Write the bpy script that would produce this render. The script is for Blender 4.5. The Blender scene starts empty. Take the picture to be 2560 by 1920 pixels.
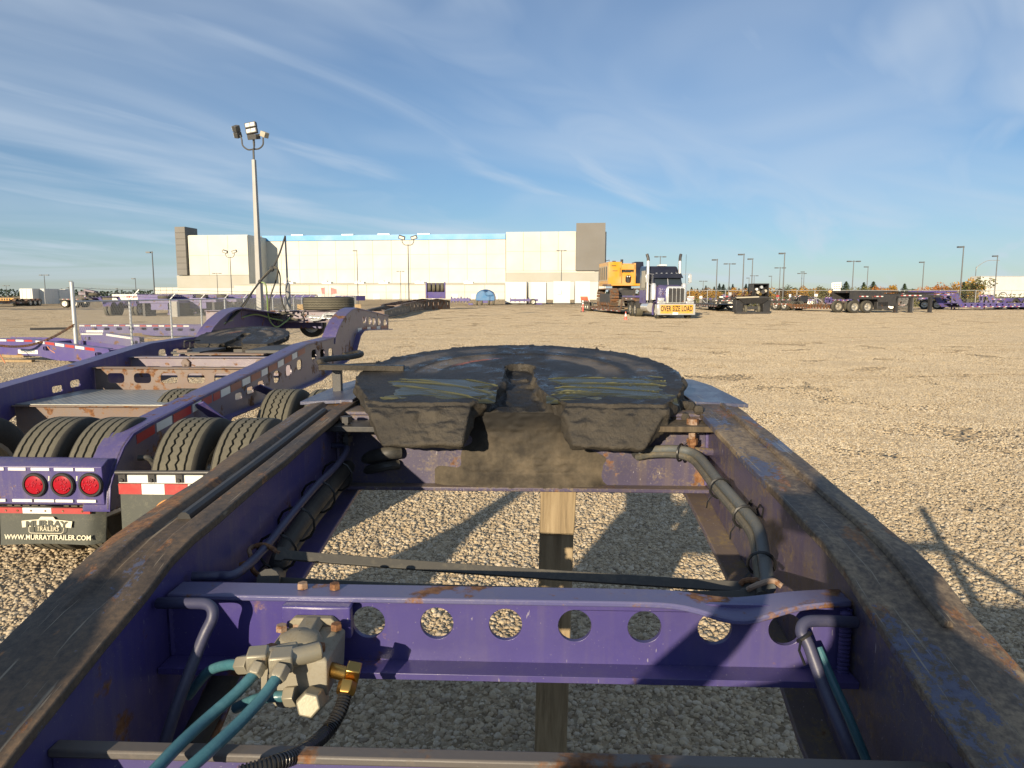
import bpy, bmesh, math, random
from mathutils import Vector, Matrix, noise, Euler
from mathutils.geometry import tessellate_polygon
random.seed(7)
R = math.radians
S = bpy.context.scene
COL = S.collection

# ------------------------------------------------------------------ camera
CAM_H, FPX, HORIZON = 1.75, 1775.0, 738.0
PITCH = math.atan((960 - HORIZON) / FPX)
cam = bpy.data.cameras.new('camera')
cam.sensor_width = 36.0
cam.lens = FPX / 2560 * 36.0
cam.clip_start, cam.clip_end = 0.05, 6000
camo = bpy.data.objects.new('camera', cam)
camo.location = (0, 0, CAM_H)
camo.rotation_euler = (math.pi / 2 - PITCH, 0, 0)
COL.objects.link(camo)
S.camera = camo

# ------------------------------------------------------------------ light and sky
SUN_AZ, SUN_EL = R(22.0), R(14.0)          # shadows run 22 degrees right of straight ahead
W = bpy.data.worlds.new('World')
S.world = W
W.use_nodes = True
wn, wl = W.node_tree.nodes, W.node_tree.links
wn.clear()
wo = wn.new('ShaderNodeOutputWorld')
bg = wn.new('ShaderNodeBackground')
sky = wn.new('ShaderNodeTexSky')
sky.sky_type = 'NISHITA'
sky.sun_disc = False
sky.sun_elevation = SUN_EL
sky.sun_rotation = math.pi + SUN_AZ        # sun behind the camera, to the left
sky.air_density, sky.dust_density, sky.ozone_density = 1.0, 0.15, 5.0
bg.inputs['Strength'].default_value = 0.071
# thin cirrus, laid out on a high plane above the yard
tc = wn.new('ShaderNodeTexCoord')
sep = wn.new('ShaderNodeSeparateXYZ'); wl.new(tc.outputs['Generated'], sep.inputs[0])
zz = wn.new('ShaderNodeMath'); zz.operation = 'MAXIMUM'; zz.inputs[1].default_value = 0.0
wl.new(sep.outputs['Z'], zz.inputs[0])
za = wn.new('ShaderNodeMath'); za.operation = 'ADD'; za.inputs[1].default_value = 0.12
wl.new(zz.outputs[0], za.inputs[0])
dx = wn.new('ShaderNodeMath'); dx.operation = 'DIVIDE'
dy = wn.new('ShaderNodeMath'); dy.operation = 'DIVIDE'
wl.new(sep.outputs['X'], dx.inputs[0]); wl.new(za.outputs[0], dx.inputs[1])
wl.new(sep.outputs['Y'], dy.inputs[0]); wl.new(za.outputs[0], dy.inputs[1])
cmb = wn.new('ShaderNodeCombineXYZ')
wl.new(dx.outputs[0], cmb.inputs['X']); wl.new(dy.outputs[0], cmb.inputs['Y'])

def cirrus(rot, scl, nscale, lo, hi, off):
    m0 = wn.new('ShaderNodeMapping')          # turn first, stretch afterwards
    m0.inputs['Rotation'].default_value = (0, 0, rot)
    wl.new(cmb.outputs[0], m0.inputs[0])
    mp = wn.new('ShaderNodeMapping')
    mp.inputs['Scale'].default_value = scl
    mp.inputs['Location'].default_value = off
    wl.new(m0.outputs[0], mp.inputs[0])
    nz = wn.new('ShaderNodeTexNoise')
    nz.inputs['Scale'].default_value = nscale
    nz.inputs['Detail'].default_value = 4.5
    nz.inputs['Roughness'].default_value = 0.48
    nz.inputs['Distortion'].default_value = 1.1
    wl.new(mp.outputs[0], nz.inputs['Vector'])
    mr = wn.new('ShaderNodeMapRange')
    mr.interpolation_type = 'SMOOTHERSTEP'
    mr.inputs['From Min'].default_value = lo
    mr.inputs['From Max'].default_value = hi
    wl.new(nz.outputs['Fac'], mr.inputs['Value'])
    return mr.outputs[0]
c1 = cirrus(R(-50), (0.34, 0.8, 1), 1.0, 0.32, 0.84, (3.6, 2.9, 0))
c2 = cirrus(R(-56), (0.42, 1.5, 1), 1.1, 0.36, 0.88, (1.4, 5.2, 0))
c3 = cirrus(R(-30), (0.22, 0.7, 1), 0.8, 0.36, 0.9, (7.0, 2.0, 0))
mx1 = wn.new('ShaderNodeMath'); mx1.operation = 'MAXIMUM'
wl.new(c1, mx1.inputs[0]); wl.new(c2, mx1.inputs[1])
mx2 = wn.new('ShaderNodeMath'); mx2.operation = 'MAXIMUM'
wl.new(mx1.outputs[0], mx2.inputs[0]); wl.new(c3, mx2.inputs[1])
cm = wn.new('ShaderNodeMath'); cm.operation = 'MULTIPLY'; cm.inputs[1].default_value = 0.62
veil = wn.new('ShaderNodeMath'); veil.operation = 'ADD'; veil.inputs[1].default_value = 0.20
wl.new(mx2.outputs[0], veil.inputs[0]); wl.new(veil.outputs[0], cm.inputs[0])
mixc = wn.new('ShaderNodeMix'); mixc.data_type = 'RGBA'
mixc.inputs['B'].default_value = (5.6, 6.5, 7.6, 1)
wl.new(cm.outputs[0], mixc.inputs['Factor'])
wl.new(sky.outputs[0], mixc.inputs['A'])
wl.new(mixc.outputs['Result'], bg.inputs['Color'])
wl.new(bg.outputs[0], wo.inputs[0])

sd = bpy.data.lights.new('sun', 'SUN')
sd.energy = 4.7
sd.angle = R(0.5)
sd.color = (1.0, 0.835, 0.60)
so = bpy.data.objects.new('sun', sd)
COL.objects.link(so)
SUNDIR = Vector((math.sin(SUN_AZ) * math.cos(SUN_EL), math.cos(SUN_AZ) * math.cos(SUN_EL), -math.sin(SUN_EL)))
so.rotation_euler = SUNDIR.to_track_quat('-Z', 'Y').to_euler()
S.view_settings.view_transform = 'Standard'
S.view_settings.look = 'None'
S.view_settings.exposure = 0.60
S.view_settings.gamma = 1.0
S.view_settings.use_curve_mapping = False
S.render.engine = 'CYCLES'
S.cycles.use_denoising = True
S.cycles.max_bounces = 6

# ------------------------------------------------------------------ where things stand
YAW = R(2.26)
SY, CY = math.sin(YAW), math.cos(YAW)

def ray(x, y):
    a, b = (x - 1280) / FPX, (960 - y) / FPX
    return Vector((a, math.cos(PITCH) + b * math.sin(PITCH), -math.sin(PITCH) + b * math.cos(PITCH)))

def on_ground(x, y, h=0.0):
    r = ray(x, y)
    return Vector((0, 0, CAM_H)) + r * ((h - CAM_H) / r.z)

def at_depth(x, y, Y):
    r = ray(x, y)
    return Vector((0, 0, CAM_H)) + r * (Y / r.y)

def to_frame(P):
    return Vector((P.x * CY - P.y * SY, P.x * SY + P.y * CY, P.z))

def fs(x, y, s):          # point of the trailer frame plane at distance s along the trailers' axis
    r = ray(x, y)
    return to_frame(Vector((0, 0, CAM_H)) + r * (s / (r.x * SY + r.y * CY)))

def fl(x, y, l):          # point of the plane l to the right of the axis
    r = ray(x, y)
    return to_frame(Vector((0, 0, CAM_H)) + r * (l / (r.x * CY - r.y * SY)))

# ------------------------------------------------------------------ geometry collector
class G:
    def __init__(s):
        s.v, s.f, s.m = [], [], []
        s.mi = 0
    def add(s, vs, fs_):
        o = len(s.v)
        s.v += [Vector(v) for v in vs]
        for f in fs_:
            s.f.append([i + o for i in f]); s.m.append(s.mi)
        return s
    def box(s, x0, x1, y0, y1, z0, z1):
        vs = [(x, y, z) for z in (z0, z1) for y in (y0, y1) for x in (x0, x1)]
        return s.add(vs, [(0, 2, 3, 1), (4, 5, 7, 6), (0, 1, 5, 4), (2, 6, 7, 3), (0, 4, 6, 2), (1, 3, 7, 5)])
    def obox(s, c, size, rot=(0, 0, 0)):
        m = Euler(rot).to_matrix()
        c = Vector(c)
        vs = [c + m @ Vector((x * size[0] / 2, y * size[1] / 2, z * size[2] / 2)) for z in (-1, 1) for y in (-1, 1) for x in (-1, 1)]
        return s.add(vs, [(0, 2, 3, 1), (4, 5, 7, 6), (0, 1, 5, 4), (2, 6, 7, 3), (0, 4, 6, 2), (1, 3, 7, 5)])
    def bar(s, p, q, w, h, up=(0, 0, 1)):
        p, q = Vector(p), Vector(q)
        d = (q - p).normalized()
        a = d.cross(Vector(up))
        if a.length < 1e-5: a = d.cross(Vector((1, 0, 0)))
        a.normalize(); b = a.cross(d)
        vs = [e + a * i * w / 2 + b * j * h / 2 for e in (p, q) for i, j in ((-1, -1), (1, -1), (1, 1), (-1, 1))]
        return s.add(vs, [(3, 2, 1, 0), (4, 5, 6, 7), (0, 1, 5, 4), (1, 2, 6, 5), (2, 3, 7, 6), (3, 0, 4, 7)])
    def loft(s, rings, closed=True, caps=True):
        n = len(rings[0]); vs = [p for r in rings for p in r]; fc = []
        for i in range(len(rings) - 1):
            for j in range(n if closed else n - 1):
                k = (j + 1) % n
                fc.append((i * n + j, i * n + k, (i + 1) * n + k, (i + 1) * n + j))
        if caps and closed:
            fc.append(tuple(range(n - 1, -1, -1)))
            fc.append(tuple((len(rings) - 1) * n + j for j in range(n)))
        return s.add(vs, fc)
    def tube(s, pts, r, n=8, caps=True):
        pts = [Vector(p) for p in pts]
        N = len(pts)
        rr = r if isinstance(r, (list, tuple)) else [r] * N
        t0 = (pts[1] - pts[0]).normalized()
        a = t0.cross(Vector((0, 0, 1)))
        if a.length < 1e-3: a = t0.cross(Vector((1, 0, 0)))
        a.normalize()
        rings = []
        for i, p in enumerate(pts):
            t = (pts[min(i + 1, N - 1)] - pts[max(i - 1, 0)])
            if t.length < 1e-9: t = t0.copy()
            t.normalize()
            a = (a - t * a.dot(t))
            if a.length < 1e-6: a = t.orthogonal()
            a.normalize(); b = t.cross(a)
            rings.append([p + (a * math.cos(2 * math.pi * k / n) + b * math.sin(2 * math.pi * k / n)) * rr[i] for k in range(n)])
        return s.loft(rings, True, caps)
    def poly(s, outline, to3, d, holes=()):
        """outline and holes are 2-D; to3 maps (u, v) to a point; d is the thickness vector."""
        d = Vector(d)
        loops = [[Vector((p[0], p[1], 0)) for p in outline]] + [[Vector((p[0], p[1], 0)) for p in h] for h in holes]
        flat = [p for lp in loops for p in lp]
        front = [Vector(to3(p.x, p.y)) for p in flat]
        n = len(flat)
        tr = [list(t) for t in tessellate_polygon(loops)]
        if tr:
            a, b, c = (front[i] for i in tr[0])
            # consistent winding is left to recalc in build()
        fc = [tuple(t) for t in tr] + [tuple(n + i for i in reversed(t)) for t in tr]
        o = 0
        for lp in loops:
            k = len(lp)
            for i in range(k):
                j = (i + 1) % k
                fc.append((o + i, o + j, n + o + j, n + o + i))
            o += k
        return s.add(front + [p + d for p in front], fc)
    def lathe(s, prof, c, axis='x', n=24, caps=False):
        """prof is a list of (along, radius)."""
        c = Vector(c); rings = []
        for a, r in prof:
            ring = []
            for k in range(n):
                t = 2 * math.pi * k / n
                u, w = r * math.cos(t), r * math.sin(t)
                ring.append(c + Vector({'x': (a, u, w), 'y': (u, a, w), 'z': (u, w, a)}[axis]))
            rings.append(ring)
        return s.loft(rings, True, caps)
    def sphere(s, c, r, n=10, m=6, sc=(1, 1, 1)):
        prof = [(-math.cos(math.pi * i / m) * r, max(math.sin(math.pi * i / m) * r, 1e-4)) for i in range(m + 1)]
        o = len(s.v)
        s.lathe(prof, (0, 0, 0), 'z', n, True)
        for i in range(o, len(s.v)):
            v = s.v[i]; s.v[i] = Vector((v.x * sc[0], v.y * sc[1], v.z * sc[2])) + Vector(c)
        return s
    def hexa(s, c, r, h, ax, n=6):
        c, ax = Vector(c), Vector(ax).normalized()
        a = ax.orthogonal().normalized(); b = ax.cross(a)
        return s.loft([[c + ax * t + (a * math.cos(2 * math.pi * k / n) + b * math.sin(2 * math.pi * k / n)) * q for k in range(n)] for t, q in ((0, r), (h * .8, r), (h, r * .86))])
    def mesh(s, name, recalc=True, smooth=35):
        me = bpy.data.meshes.new(name)
        me.from_pydata([tuple(v) for v in s.v], [], s.f)
        me.polygons.foreach_set('material_index', s.m)
        if recalc:
            bm = bmesh.new(); bm.from_mesh(me)
            bmesh.ops.recalc_face_normals(bm, faces=bm.faces)
            bm.to_mesh(me); bm.free()
        if smooth:
            me.polygons.foreach_set('use_smooth', [True] * len(me.polygons))
            me.set_sharp_from_angle(angle=R(smooth))
        me.update()
        return me

def rrect(u0, u1, v0, v1, r, n=4):
    out = []
    for cx, cy, a0 in ((u1 - r, v0 + r, -90), (u1 - r, v1 - r, 0), (u0 + r, v1 - r, 90), (u0 + r, v0 + r, 180)):
        for k in range(n + 1):
            a = R(a0 + 90 * k / n)
            out.append((cx + r * math.cos(a), cy + r * math.sin(a)))
    return out

def circ(cx, cy, r, n=28):
    return [(cx + r * math.cos(2 * math.pi * k / n), cy + r * math.sin(2 * math.pi * k / n)) for k in range(n)]

def smoothpath(pts, sub=8):
    """Catmull-Rom through the points."""
    P = [Vector(p) for p in pts]
    P = [P[0] * 2 - P[1]] + P + [P[-1] * 2 - P[-2]]
    out = []
    for i in range(1, len(P) - 2):
        a, b, c, d = P[i - 1], P[i], P[i + 1], P[i + 2]
        for k in range(sub):
            t = k / sub
            out.append(0.5 * (2 * b + (c - a) * t + (2 * a - 5 * b + 4 * c - d) * t * t + (3 * b - a - 3 * c + d) * t ** 3))
    out.append(P[-2].copy())
    return out

# ------------------------------------------------------------------ scene-graph helpers
def thing(name, label, cat, loc=(0, 0, 0), rz=0.0, group=None):
    o = bpy.data.objects.new(name, None)
    o.empty_display_size = 0.2
    o.location = loc; o.rotation_euler = (0, 0, rz)
    o['label'] = label; o['category'] = cat
    if group: o['group'] = group
    COL.objects.link(o)
    return o

def tag(o, label=None, cat=None, group=None, kind=None):
    if label: o['label'] = label
    if cat: o['category'] = cat
    if group: o['group'] = group
    if kind: o['kind'] = kind
    return o

def part(name, g, mats, parent=None, bevel=0.0, off=None, smooth=35, label=None, kind=None, recalc=True, seg=2):
    me = g if isinstance(g, bpy.types.Mesh) else g.mesh(name, smooth=smooth, recalc=recalc)
    if not len(me.materials):
        for m in (mats if isinstance(mats, (list, tuple)) else [mats]):
            me.materials.append(m)
    o = bpy.data.objects.new(name, me)
    COL.objects.link(o)
    if parent is not None: o.parent = parent
    if off is not None: o.location = off
    if bevel:
        b = o.modifiers.new('bevel', 'BEVEL')
        b.width = bevel; b.segments = seg; b.limit_method = 'ANGLE'; b.angle_limit = R(40); b.harden_normals = False
    if label: o['label'] = label
    if kind: o['kind'] = kind
    return o

def copy_tree(o, parent=None):
    c = o.copy(); COL.objects.link(c)
    if parent is not None: c.parent = parent
    for ch in list(o.children): copy_tree(ch, c)
    return c

def text_mesh(txt, size, extrude=0.001, xs=1.0, bold=0.0, spacing=1.0):
    cu = bpy.data.curves.new('lettering', 'FONT')
    cu.body = txt; cu.size = size; cu.extrude = extrude; cu.offset = bold
    cu.align_x = 'CENTER'; cu.align_y = 'CENTER'; cu.space_character = spacing
    cu.resolution_u = 3
    ob = bpy.data.objects.new('lettering', cu)
    COL.objects.link(ob)
    dg = bpy.context.evaluated_depsgraph_get(); dg.update()
    me = bpy.data.meshes.new_from_object(ob.evaluated_get(dg))
    bpy.data.objects.remove(ob); bpy.data.curves.remove(cu)
    for v in me.vertices: v.co.x *= xs
    me.name = 'lettering'
    me.materials.clear()
    return me

ORD = ['first', 'second', 'third', 'fourth', 'fifth', 'sixth', 'seventh', 'eighth', 'ninth', 'tenth', 'eleventh', 'twelfth', 'thirteenth',
       'fourteenth', 'fifteenth', 'sixteenth', 'seventeenth', 'eighteenth', 'nineteenth', 'twentieth', 'twenty-first', 'twenty-second', 'twenty-third',
       'twenty-fourth', 'twenty-fifth', 'twenty-sixth', 'twenty-seventh', 'twenty-eighth', 'twenty-ninth', 'thirtieth', 'thirty-first', 'thirty-second',
       'thirty-third', 'thirty-fourth', 'thirty-fifth', 'thirty-sixth', 'thirty-seventh', 'thirty-eighth', 'thirty-ninth', 'fortieth', 'forty-first', 'forty-second',
       'forty-third', 'forty-fourth', 'forty-fifth', 'forty-sixth', 'forty-seventh', 'forty-eighth', 'forty-ninth', 'fiftieth']
ORD += [t + '-' + o for t in ('fifty',) for o in ORD[:9]] + ['sixtieth'] + ['sixty-' + o for o in ORD[:9]] + ['seventieth'] + ['seventy-' + o for o in ORD[:9]]
# 'sixty-ninth'
# ------------------------------------------------------------------ materials
class MB:
    def __init__(s, name):
        s.mat = bpy.data.materials.new(name); s.mat.use_nodes = True
        s.t = s.mat.node_tree; s.n = s.t.nodes; s.n.clear()
        s.out = s.n.new('ShaderNodeOutputMaterial')
        s.b = s.n.new('ShaderNodeBsdfPrincipled')
        s.t.links.new(s.b.outputs[0], s.out.inputs[0])
        s.tc = None
    def link(s, a, b): s.t.links.new(a, b)
    def coord(s):
        if not s.tc: s.tc = s.n.new('ShaderNodeTexCoord')
        return s.tc.outputs['Object']
    def mapping(s, scale=(1, 1, 1), rot=(0, 0, 0), loc=(0, 0, 0)):
        m = s.n.new('ShaderNodeMapping')
        m.inputs['Scale'].default_value = scale; m.inputs['Rotation'].default_value = rot; m.inputs['Location'].default_value = loc
        s.link(s.coord(), m.inputs[0]); return m.outputs[0]
    def noise(s, scale, detail=4, rough=0.5, vec=None, dist=0.0):
        x = s.n.new('ShaderNodeTexNoise')
        x.inputs['Scale'].default_value = scale; x.inputs['Detail'].default_value = detail
        x.inputs['Roughness'].default_value = rough; x.inputs['Distortion'].default_value = dist
        s.link(vec if vec is not None else s.coord(), x.inputs['Vector'])
        return x.outputs['Fac']
    def ramp(s, fac, lo, hi, a=0.0, b=1.0):
        r = s.n.new('ShaderNodeMapRange')
        r.inputs['From Min'].default_value = lo; r.inputs['From Max'].default_value = hi
        r.inputs['To Min'].default_value = a; r.inputs['To Max'].default_value = b
        s.link(fac, r.inputs['Value']); return r.outputs[0]
    def math(s, op, a, b=None):
        m = s.n.new('ShaderNodeMath'); m.operation = op
        for i, x in enumerate((a, b)):
            if x is None: continue
            if isinstance(x, (int, float)): m.inputs[i].default_value = x
            else: s.link(x, m.inputs[i])
        return m.outputs[0]
    def mix(s, fac, a, b, mode='MIX'):
        m = s.n.new('ShaderNodeMix'); m.data_type = 'RGBA'; m.blend_type = mode
        if isinstance(fac, (int, float)): m.inputs['Factor'].default_value = fac
        else: s.link(fac, m.inputs['Factor'])
        for k, x in (('A', a), ('B', b)):
            if isinstance(x, tuple): m.inputs[k].default_value = (*x[:3], 1)
            else: s.link(x, m.inputs[k])
        return m.outputs['Result']
    def cramp(s, fac, stops):
        c = s.n.new('ShaderNodeValToRGB'); e = c.color_ramp.elements
        while len(e) < len(stops): e.new(0.5)
        for i, (p, col) in enumerate(stops):
            e[i].position = p; e[i].color = (*col, 1)
        s.link(fac, c.inputs[0]); return c.outputs[0]
    def color(s, c):
        if isinstance(c, tuple): s.b.inputs['Base Color'].default_value = (*c, 1)
        else: s.link(c, s.b.inputs['Base Color'])
    def rough(s, r):
        if isinstance(r, (int, float)): s.b.inputs['Roughness'].default_value = r
        else: s.link(r, s.b.inputs['Roughness'])
    def metal(s, r):
        if isinstance(r, (int, float)): s.b.inputs['Metallic'].default_value = r
        else: s.link(r, s.b.inputs['Metallic'])
    def bump(s, h, strength=0.3, dist=0.01):
        b = s.n.new('ShaderNodeBump'); b.inputs['Strength'].default_value = strength; b.inputs['Distance'].default_value = dist
        s.link(h, b.inputs['Height']); s.link(b.outputs[0], s.b.inputs['Normal'])
    def mix_f(s, fac, a, b):
        return s.ramp(fac, 0.0, 1.0, a, b)
    def up(s):
        g = s.n.new('ShaderNodeNewGeometry'); sp = s.n.new('ShaderNodeSeparateXYZ')
        s.link(g.outputs['True Normal'], sp.inputs[0]); return sp.outputs['Z']

RUST = ((0.30, (0.055, 0.026, 0.014)), (0.5, (0.17, 0.075, 0.03)), (0.7, (0.30, 0.17, 0.085)))
M = {}

def paint(key, col, rust=0.25, dust=0.25, rough=0.42, dustcol=(0.30, 0.24, 0.16), scale=1.0, streak=None, metal=0.0, fade=0.25, chips=0.0):
    m = MB(key)
    n1 = m.noise(4.5 * scale, 9, 0.66)
    n2 = m.noise(1.6 * scale, 4, 0.5)
    n3 = m.noise(70 * scale, 6, 0.7)
    col2 = tuple(min(1, c * (1 - fade) + fade * (sum(col) / 3 * 1.4 + 0.03)) for c in col)
    base = m.mix(m.ramp(n2, 0.35, 0.65), col, col2)
    # dusty blotches
    d = m.math('MULTIPLY', m.ramp(m.math('ADD', m.math('MULTIPLY', n3, 0.55), m.math('MULTIPLY', m.noise(9 * scale, 5, 0.6), 0.45)), 0.5, 0.66), dust)
    d = m.math('ADD', d, m.math('MULTIPLY', m.ramp(m.up(), 0.2, 0.9), dust * 0.5))
    base = m.mix(d, base, dustcol)
    if streak:
        sv = m.noise(1.0, 7, 0.6, m.mapping(streak))
        rmask = m.math('ADD', m.math('MULTIPLY', n1, 0.55), m.math('MULTIPLY', sv, 0.45))
    else:
        rmask = n1
    th = 0.78 - rust * 0.5
    rm = m.ramp(rmask, th - 0.025, th + 0.02)
    rc = m.cramp(m.noise(26 * scale, 8, 0.7), RUST)
    if chips:
        run = m.noise(1.0, 5, 0.6, m.mapping((26, 26, 1.6)))
        base2 = m.mix(m.math('MULTIPLY', m.ramp(run, 0.5, 0.72), 0.45 * chips), base, dustcol)
        base2 = m.mix(m.math('MULTIPLY', m.ramp(m.noise(2.6, 6, 0.65, m.mapping(loc=(3, 3, 3))), 0.5, 0.7), 0.5 * chips), base2, tuple(x * 0.45 for x in col))
        sp1 = m.ramp(m.noise(260, 2, 0.5), 0.72, 0.74); sp2 = m.ramp(m.noise(1.0, 2, 0.5, m.mapping((150, 150, 34), (0.3, 0.2, 0))), 0.725, 0.74)
        base = m.mix(m.math('MULTIPLY', m.math('MAXIMUM', sp1, sp2), chips), base2, (0.42, 0.39, 0.40))
    m.color(m.mix(rm, base, rc))
    m.rough(m.math('ADD', m.math('MULTIPLY', rm, 0.85 - rough), m.math('ADD', m.math('MULTIPLY', d, 0.35), rough - 0.06)))
    m.metal(metal)
    h = m.math('ADD', m.math('MULTIPLY', rm, -0.35), m.math('MULTIPLY', n3, 0.35))
    m.bump(h, 0.35, 0.003)
    M[key] = m.mat
    return m.mat

PURPLE = (0.060, 0.047, 0.20)
paint('purple_paint', PURPLE, rust=0.34, dust=0.14, chips=0.45)
paint('purple_beam', PURPLE, rust=0.36, dust=0.09, rough=0.36, dustcol=(0.17, 0.145, 0.16), chips=0.45)
paint('beam_top', (0.09, 0.09, 0.22), rust=0.44, dust=0.25, rough=0.34, dustcol=(0.24, 0.21, 0.20), scale=1.6)
paint('purple_dusty', (0.066, 0.054, 0.115), rust=0.29, dust=1.0, dustcol=(0.21, 0.16, 0.09), scale=1.5, chips=0.8)
paint('dull_top', (0.10, 0.09, 0.085), rust=0.40, dust=0.5, rough=0.55, dustcol=(0.17, 0.14, 0.11), scale=1.3)
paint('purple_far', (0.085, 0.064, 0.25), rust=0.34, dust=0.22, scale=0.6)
paint('mauve_paint', (0.15, 0.12, 0.17), rust=0.38, dust=0.55, dustcol=(0.27, 0.22, 0.19))
paint('lilac_paint', (0.19, 0.155, 0.20), rust=0.34, dust=0.5, dustcol=(0.30, 0.24, 0.18), scale=1.8)
paint('rusty_steel', (0.165, 0.115, 0.095), rust=0.40, dust=0.9, dustcol=(0.25, 0.165, 0.10), rough=0.65, scale=2.2)
paint('black_steel', (0.022, 0.022, 0.024), rust=0.2, dust=0.22, rough=0.5, dustcol=(0.16, 0.13, 0.09))
paint('black_frame', (0.035, 0.034, 0.036), rust=0.3, dust=0.35, rough=0.55, dustcol=(0.17, 0.14, 0.10), scale=0.5)
paint('brown_frame', (0.12, 0.085, 0.06), rust=0.55, dust=0.4, scale=0.5)
paint('white_panel', (0.64, 0.62, 0.56), rust=0.0, dust=0.12, rough=0.55, scale=0.25, dustcol=(0.55, 0.50, 0.42))
paint('cream_panel', (0.52, 0.505, 0.43), rust=0.0, dust=0.10, rough=0.6, scale=0.08, dustcol=(0.62, 0.58, 0.48))
paint('beige_panel', (0.33, 0.32, 0.27), rust=0.0, dust=0.1, rough=0.6, scale=0.08, dustcol=(0.5, 0.46, 0.38))
paint('taupe_panel', (0.125, 0.117, 0.105), rust=0.0, dust=0.1, rough=0.6, scale=0.08)
paint('blue_band', (0.02, 0.27, 0.60), rust=0.0, dust=0.06, rough=0.5, scale=0.08)
paint('yellow_paint', (0.66, 0.31, 0.012), rust=0.04, dust=0.12, rough=0.38, scale=0.5)
paint('orange_paint', (0.75, 0.12, 0.03), rust=0.0, dust=0.15, scale=0.5)
paint('red_cone', (0.80, 0.075, 0.04), rust=0.0, dust=0.1, rough=0.5)
paint('tape_red', (0.44, 0.032, 0.03), rust=0.14, dust=0.25, rough=0.4, dustcol=(0.36, 0.16, 0.09))
paint('tape_faded', (0.36, 0.085, 0.045), rust=0.28, dust=0.35, rough=0.5, dustcol=(0.36, 0.17, 0.09))
paint('tape_white', (0.70, 0.70, 0.66), rust=0.12, dust=0.3, rough=0.4, dustcol=(0.5, 0.46, 0.36))
paint('sign_white', (0.80, 0.79, 0.75), rust=0.0, dust=0.1, rough=0.5)
paint('sign_yellow', (0.72, 0.36, 0.02), rust=0.0, dust=0.08, rough=0.45)
paint('wire_grey', (0.30, 0.31, 0.31), rust=0.0, dust=0.1, rough=0.5, metal=0.2)
paint('galvanised', (0.50, 0.52, 0.53), rust=0.0, dust=0.2, rough=0.45, dustcol=(0.42, 0.40, 0.36), metal=0.35)
paint('pole_grey', (0.30, 0.295, 0.28), rust=0.0, dust=0.15, rough=0.5, metal=0.2)
paint('dark_pole', (0.085, 0.09, 0.095), rust=0.0, dust=0.1, rough=0.55)
paint('fixture_dark', (0.06, 0.06, 0.058), rust=0.0, dust=0.2, rough=0.5)
paint('fixture_tan', (0.42, 0.38, 0.28), rust=0.0, dust=0.2, rough=0.5)
paint('tarp_blue', (0.035, 0.17, 0.38), rust=0.0, dust=0.25, rough=0.45, scale=0.6, dustcol=(0.25, 0.38, 0.5))
paint('mudflap_rubber', (0.062, 0.068, 0.056), rust=0.0, dust=0.55, rough=0.75, dustcol=(0.19, 0.19, 0.145), scale=1.6)
paint('hose_rubber', (0.035, 0.035, 0.034), rust=0.0, dust=0.4, rough=0.6, dustcol=(0.16, 0.14, 0.10))
paint('hose_dusty', (0.065, 0.065, 0.058), rust=0.0, dust=0.8, rough=0.7, dustcol=(0.20, 0.165, 0.105), scale=1.5)
paint('strap_rubber', (0.03, 0.03, 0.029), rust=0.0, dust=0.5, rough=0.65, dustcol=(0.15, 0.135, 0.10))
paint('black_hose', (0.012, 0.012, 0.013), rust=0.0, dust=0.05, rough=0.32)
paint('cast_metal', (0.27, 0.245, 0.185), rust=0.1, dust=0.6, rough=0.75, metal=0.1, dustcol=(0.21, 0.17, 0.105), scale=3.2)
paint('fitting_steel', (0.27, 0.245, 0.17), rust=0.1, dust=0.4, rough=0.5, metal=0.3, dustcol=(0.36, 0.29, 0.18), scale=3)
paint('bolt_rust', (0.30, 0.19, 0.12), rust=0.6, dust=0.3, rough=0.7, scale=3)
paint('teal_tube', (0.014, 0.125, 0.165), rust=0.0, dust=0.28, rough=0.36, dustcol=(0.13, 0.30, 0.33), scale=1.4)
paint('green_hose', (0.24, 0.36, 0.10), rust=0.0, dust=0.3, rough=0.5, dustcol=(0.3, 0.3, 0.2))
paint('dusty_conduit', (0.085, 0.10, 0.11), rust=0.25, dust=0.55, rough=0.6, dustcol=(0.19, 0.16, 0.105), scale=1.4)
paint('blue_conduit', (0.034, 0.037, 0.095), rust=0.25, dust=0.22, rough=0.5, dustcol=(0.16, 0.15, 0.15), scale=1.4)
paint('cab_dark', (0.012, 0.014, 0.03), rust=0.0, dust=0.03, rough=0.2)
paint('orange_rope', (0.55, 0.17, 0.05), rust=0.0, dust=0.2, rough=0.7)
paint('rust_chain', (0.10, 0.055, 0.04), rust=0.5, dust=0.2, rough=0.8)
paint('container_white', (0.60, 0.59, 0.54), rust=0.04, dust=0.15, rough=0.55, scale=0.2)
paint('pink_flag', (0.62, 0.16, 0.14), rust=0.0, dust=0.1, rough=0.7)
paint('concrete', (0.40, 0.38, 0.34), rust=0.0, dust=0.3, rough=0.85, dustcol=(0.34, 0.28, 0.19))

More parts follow.
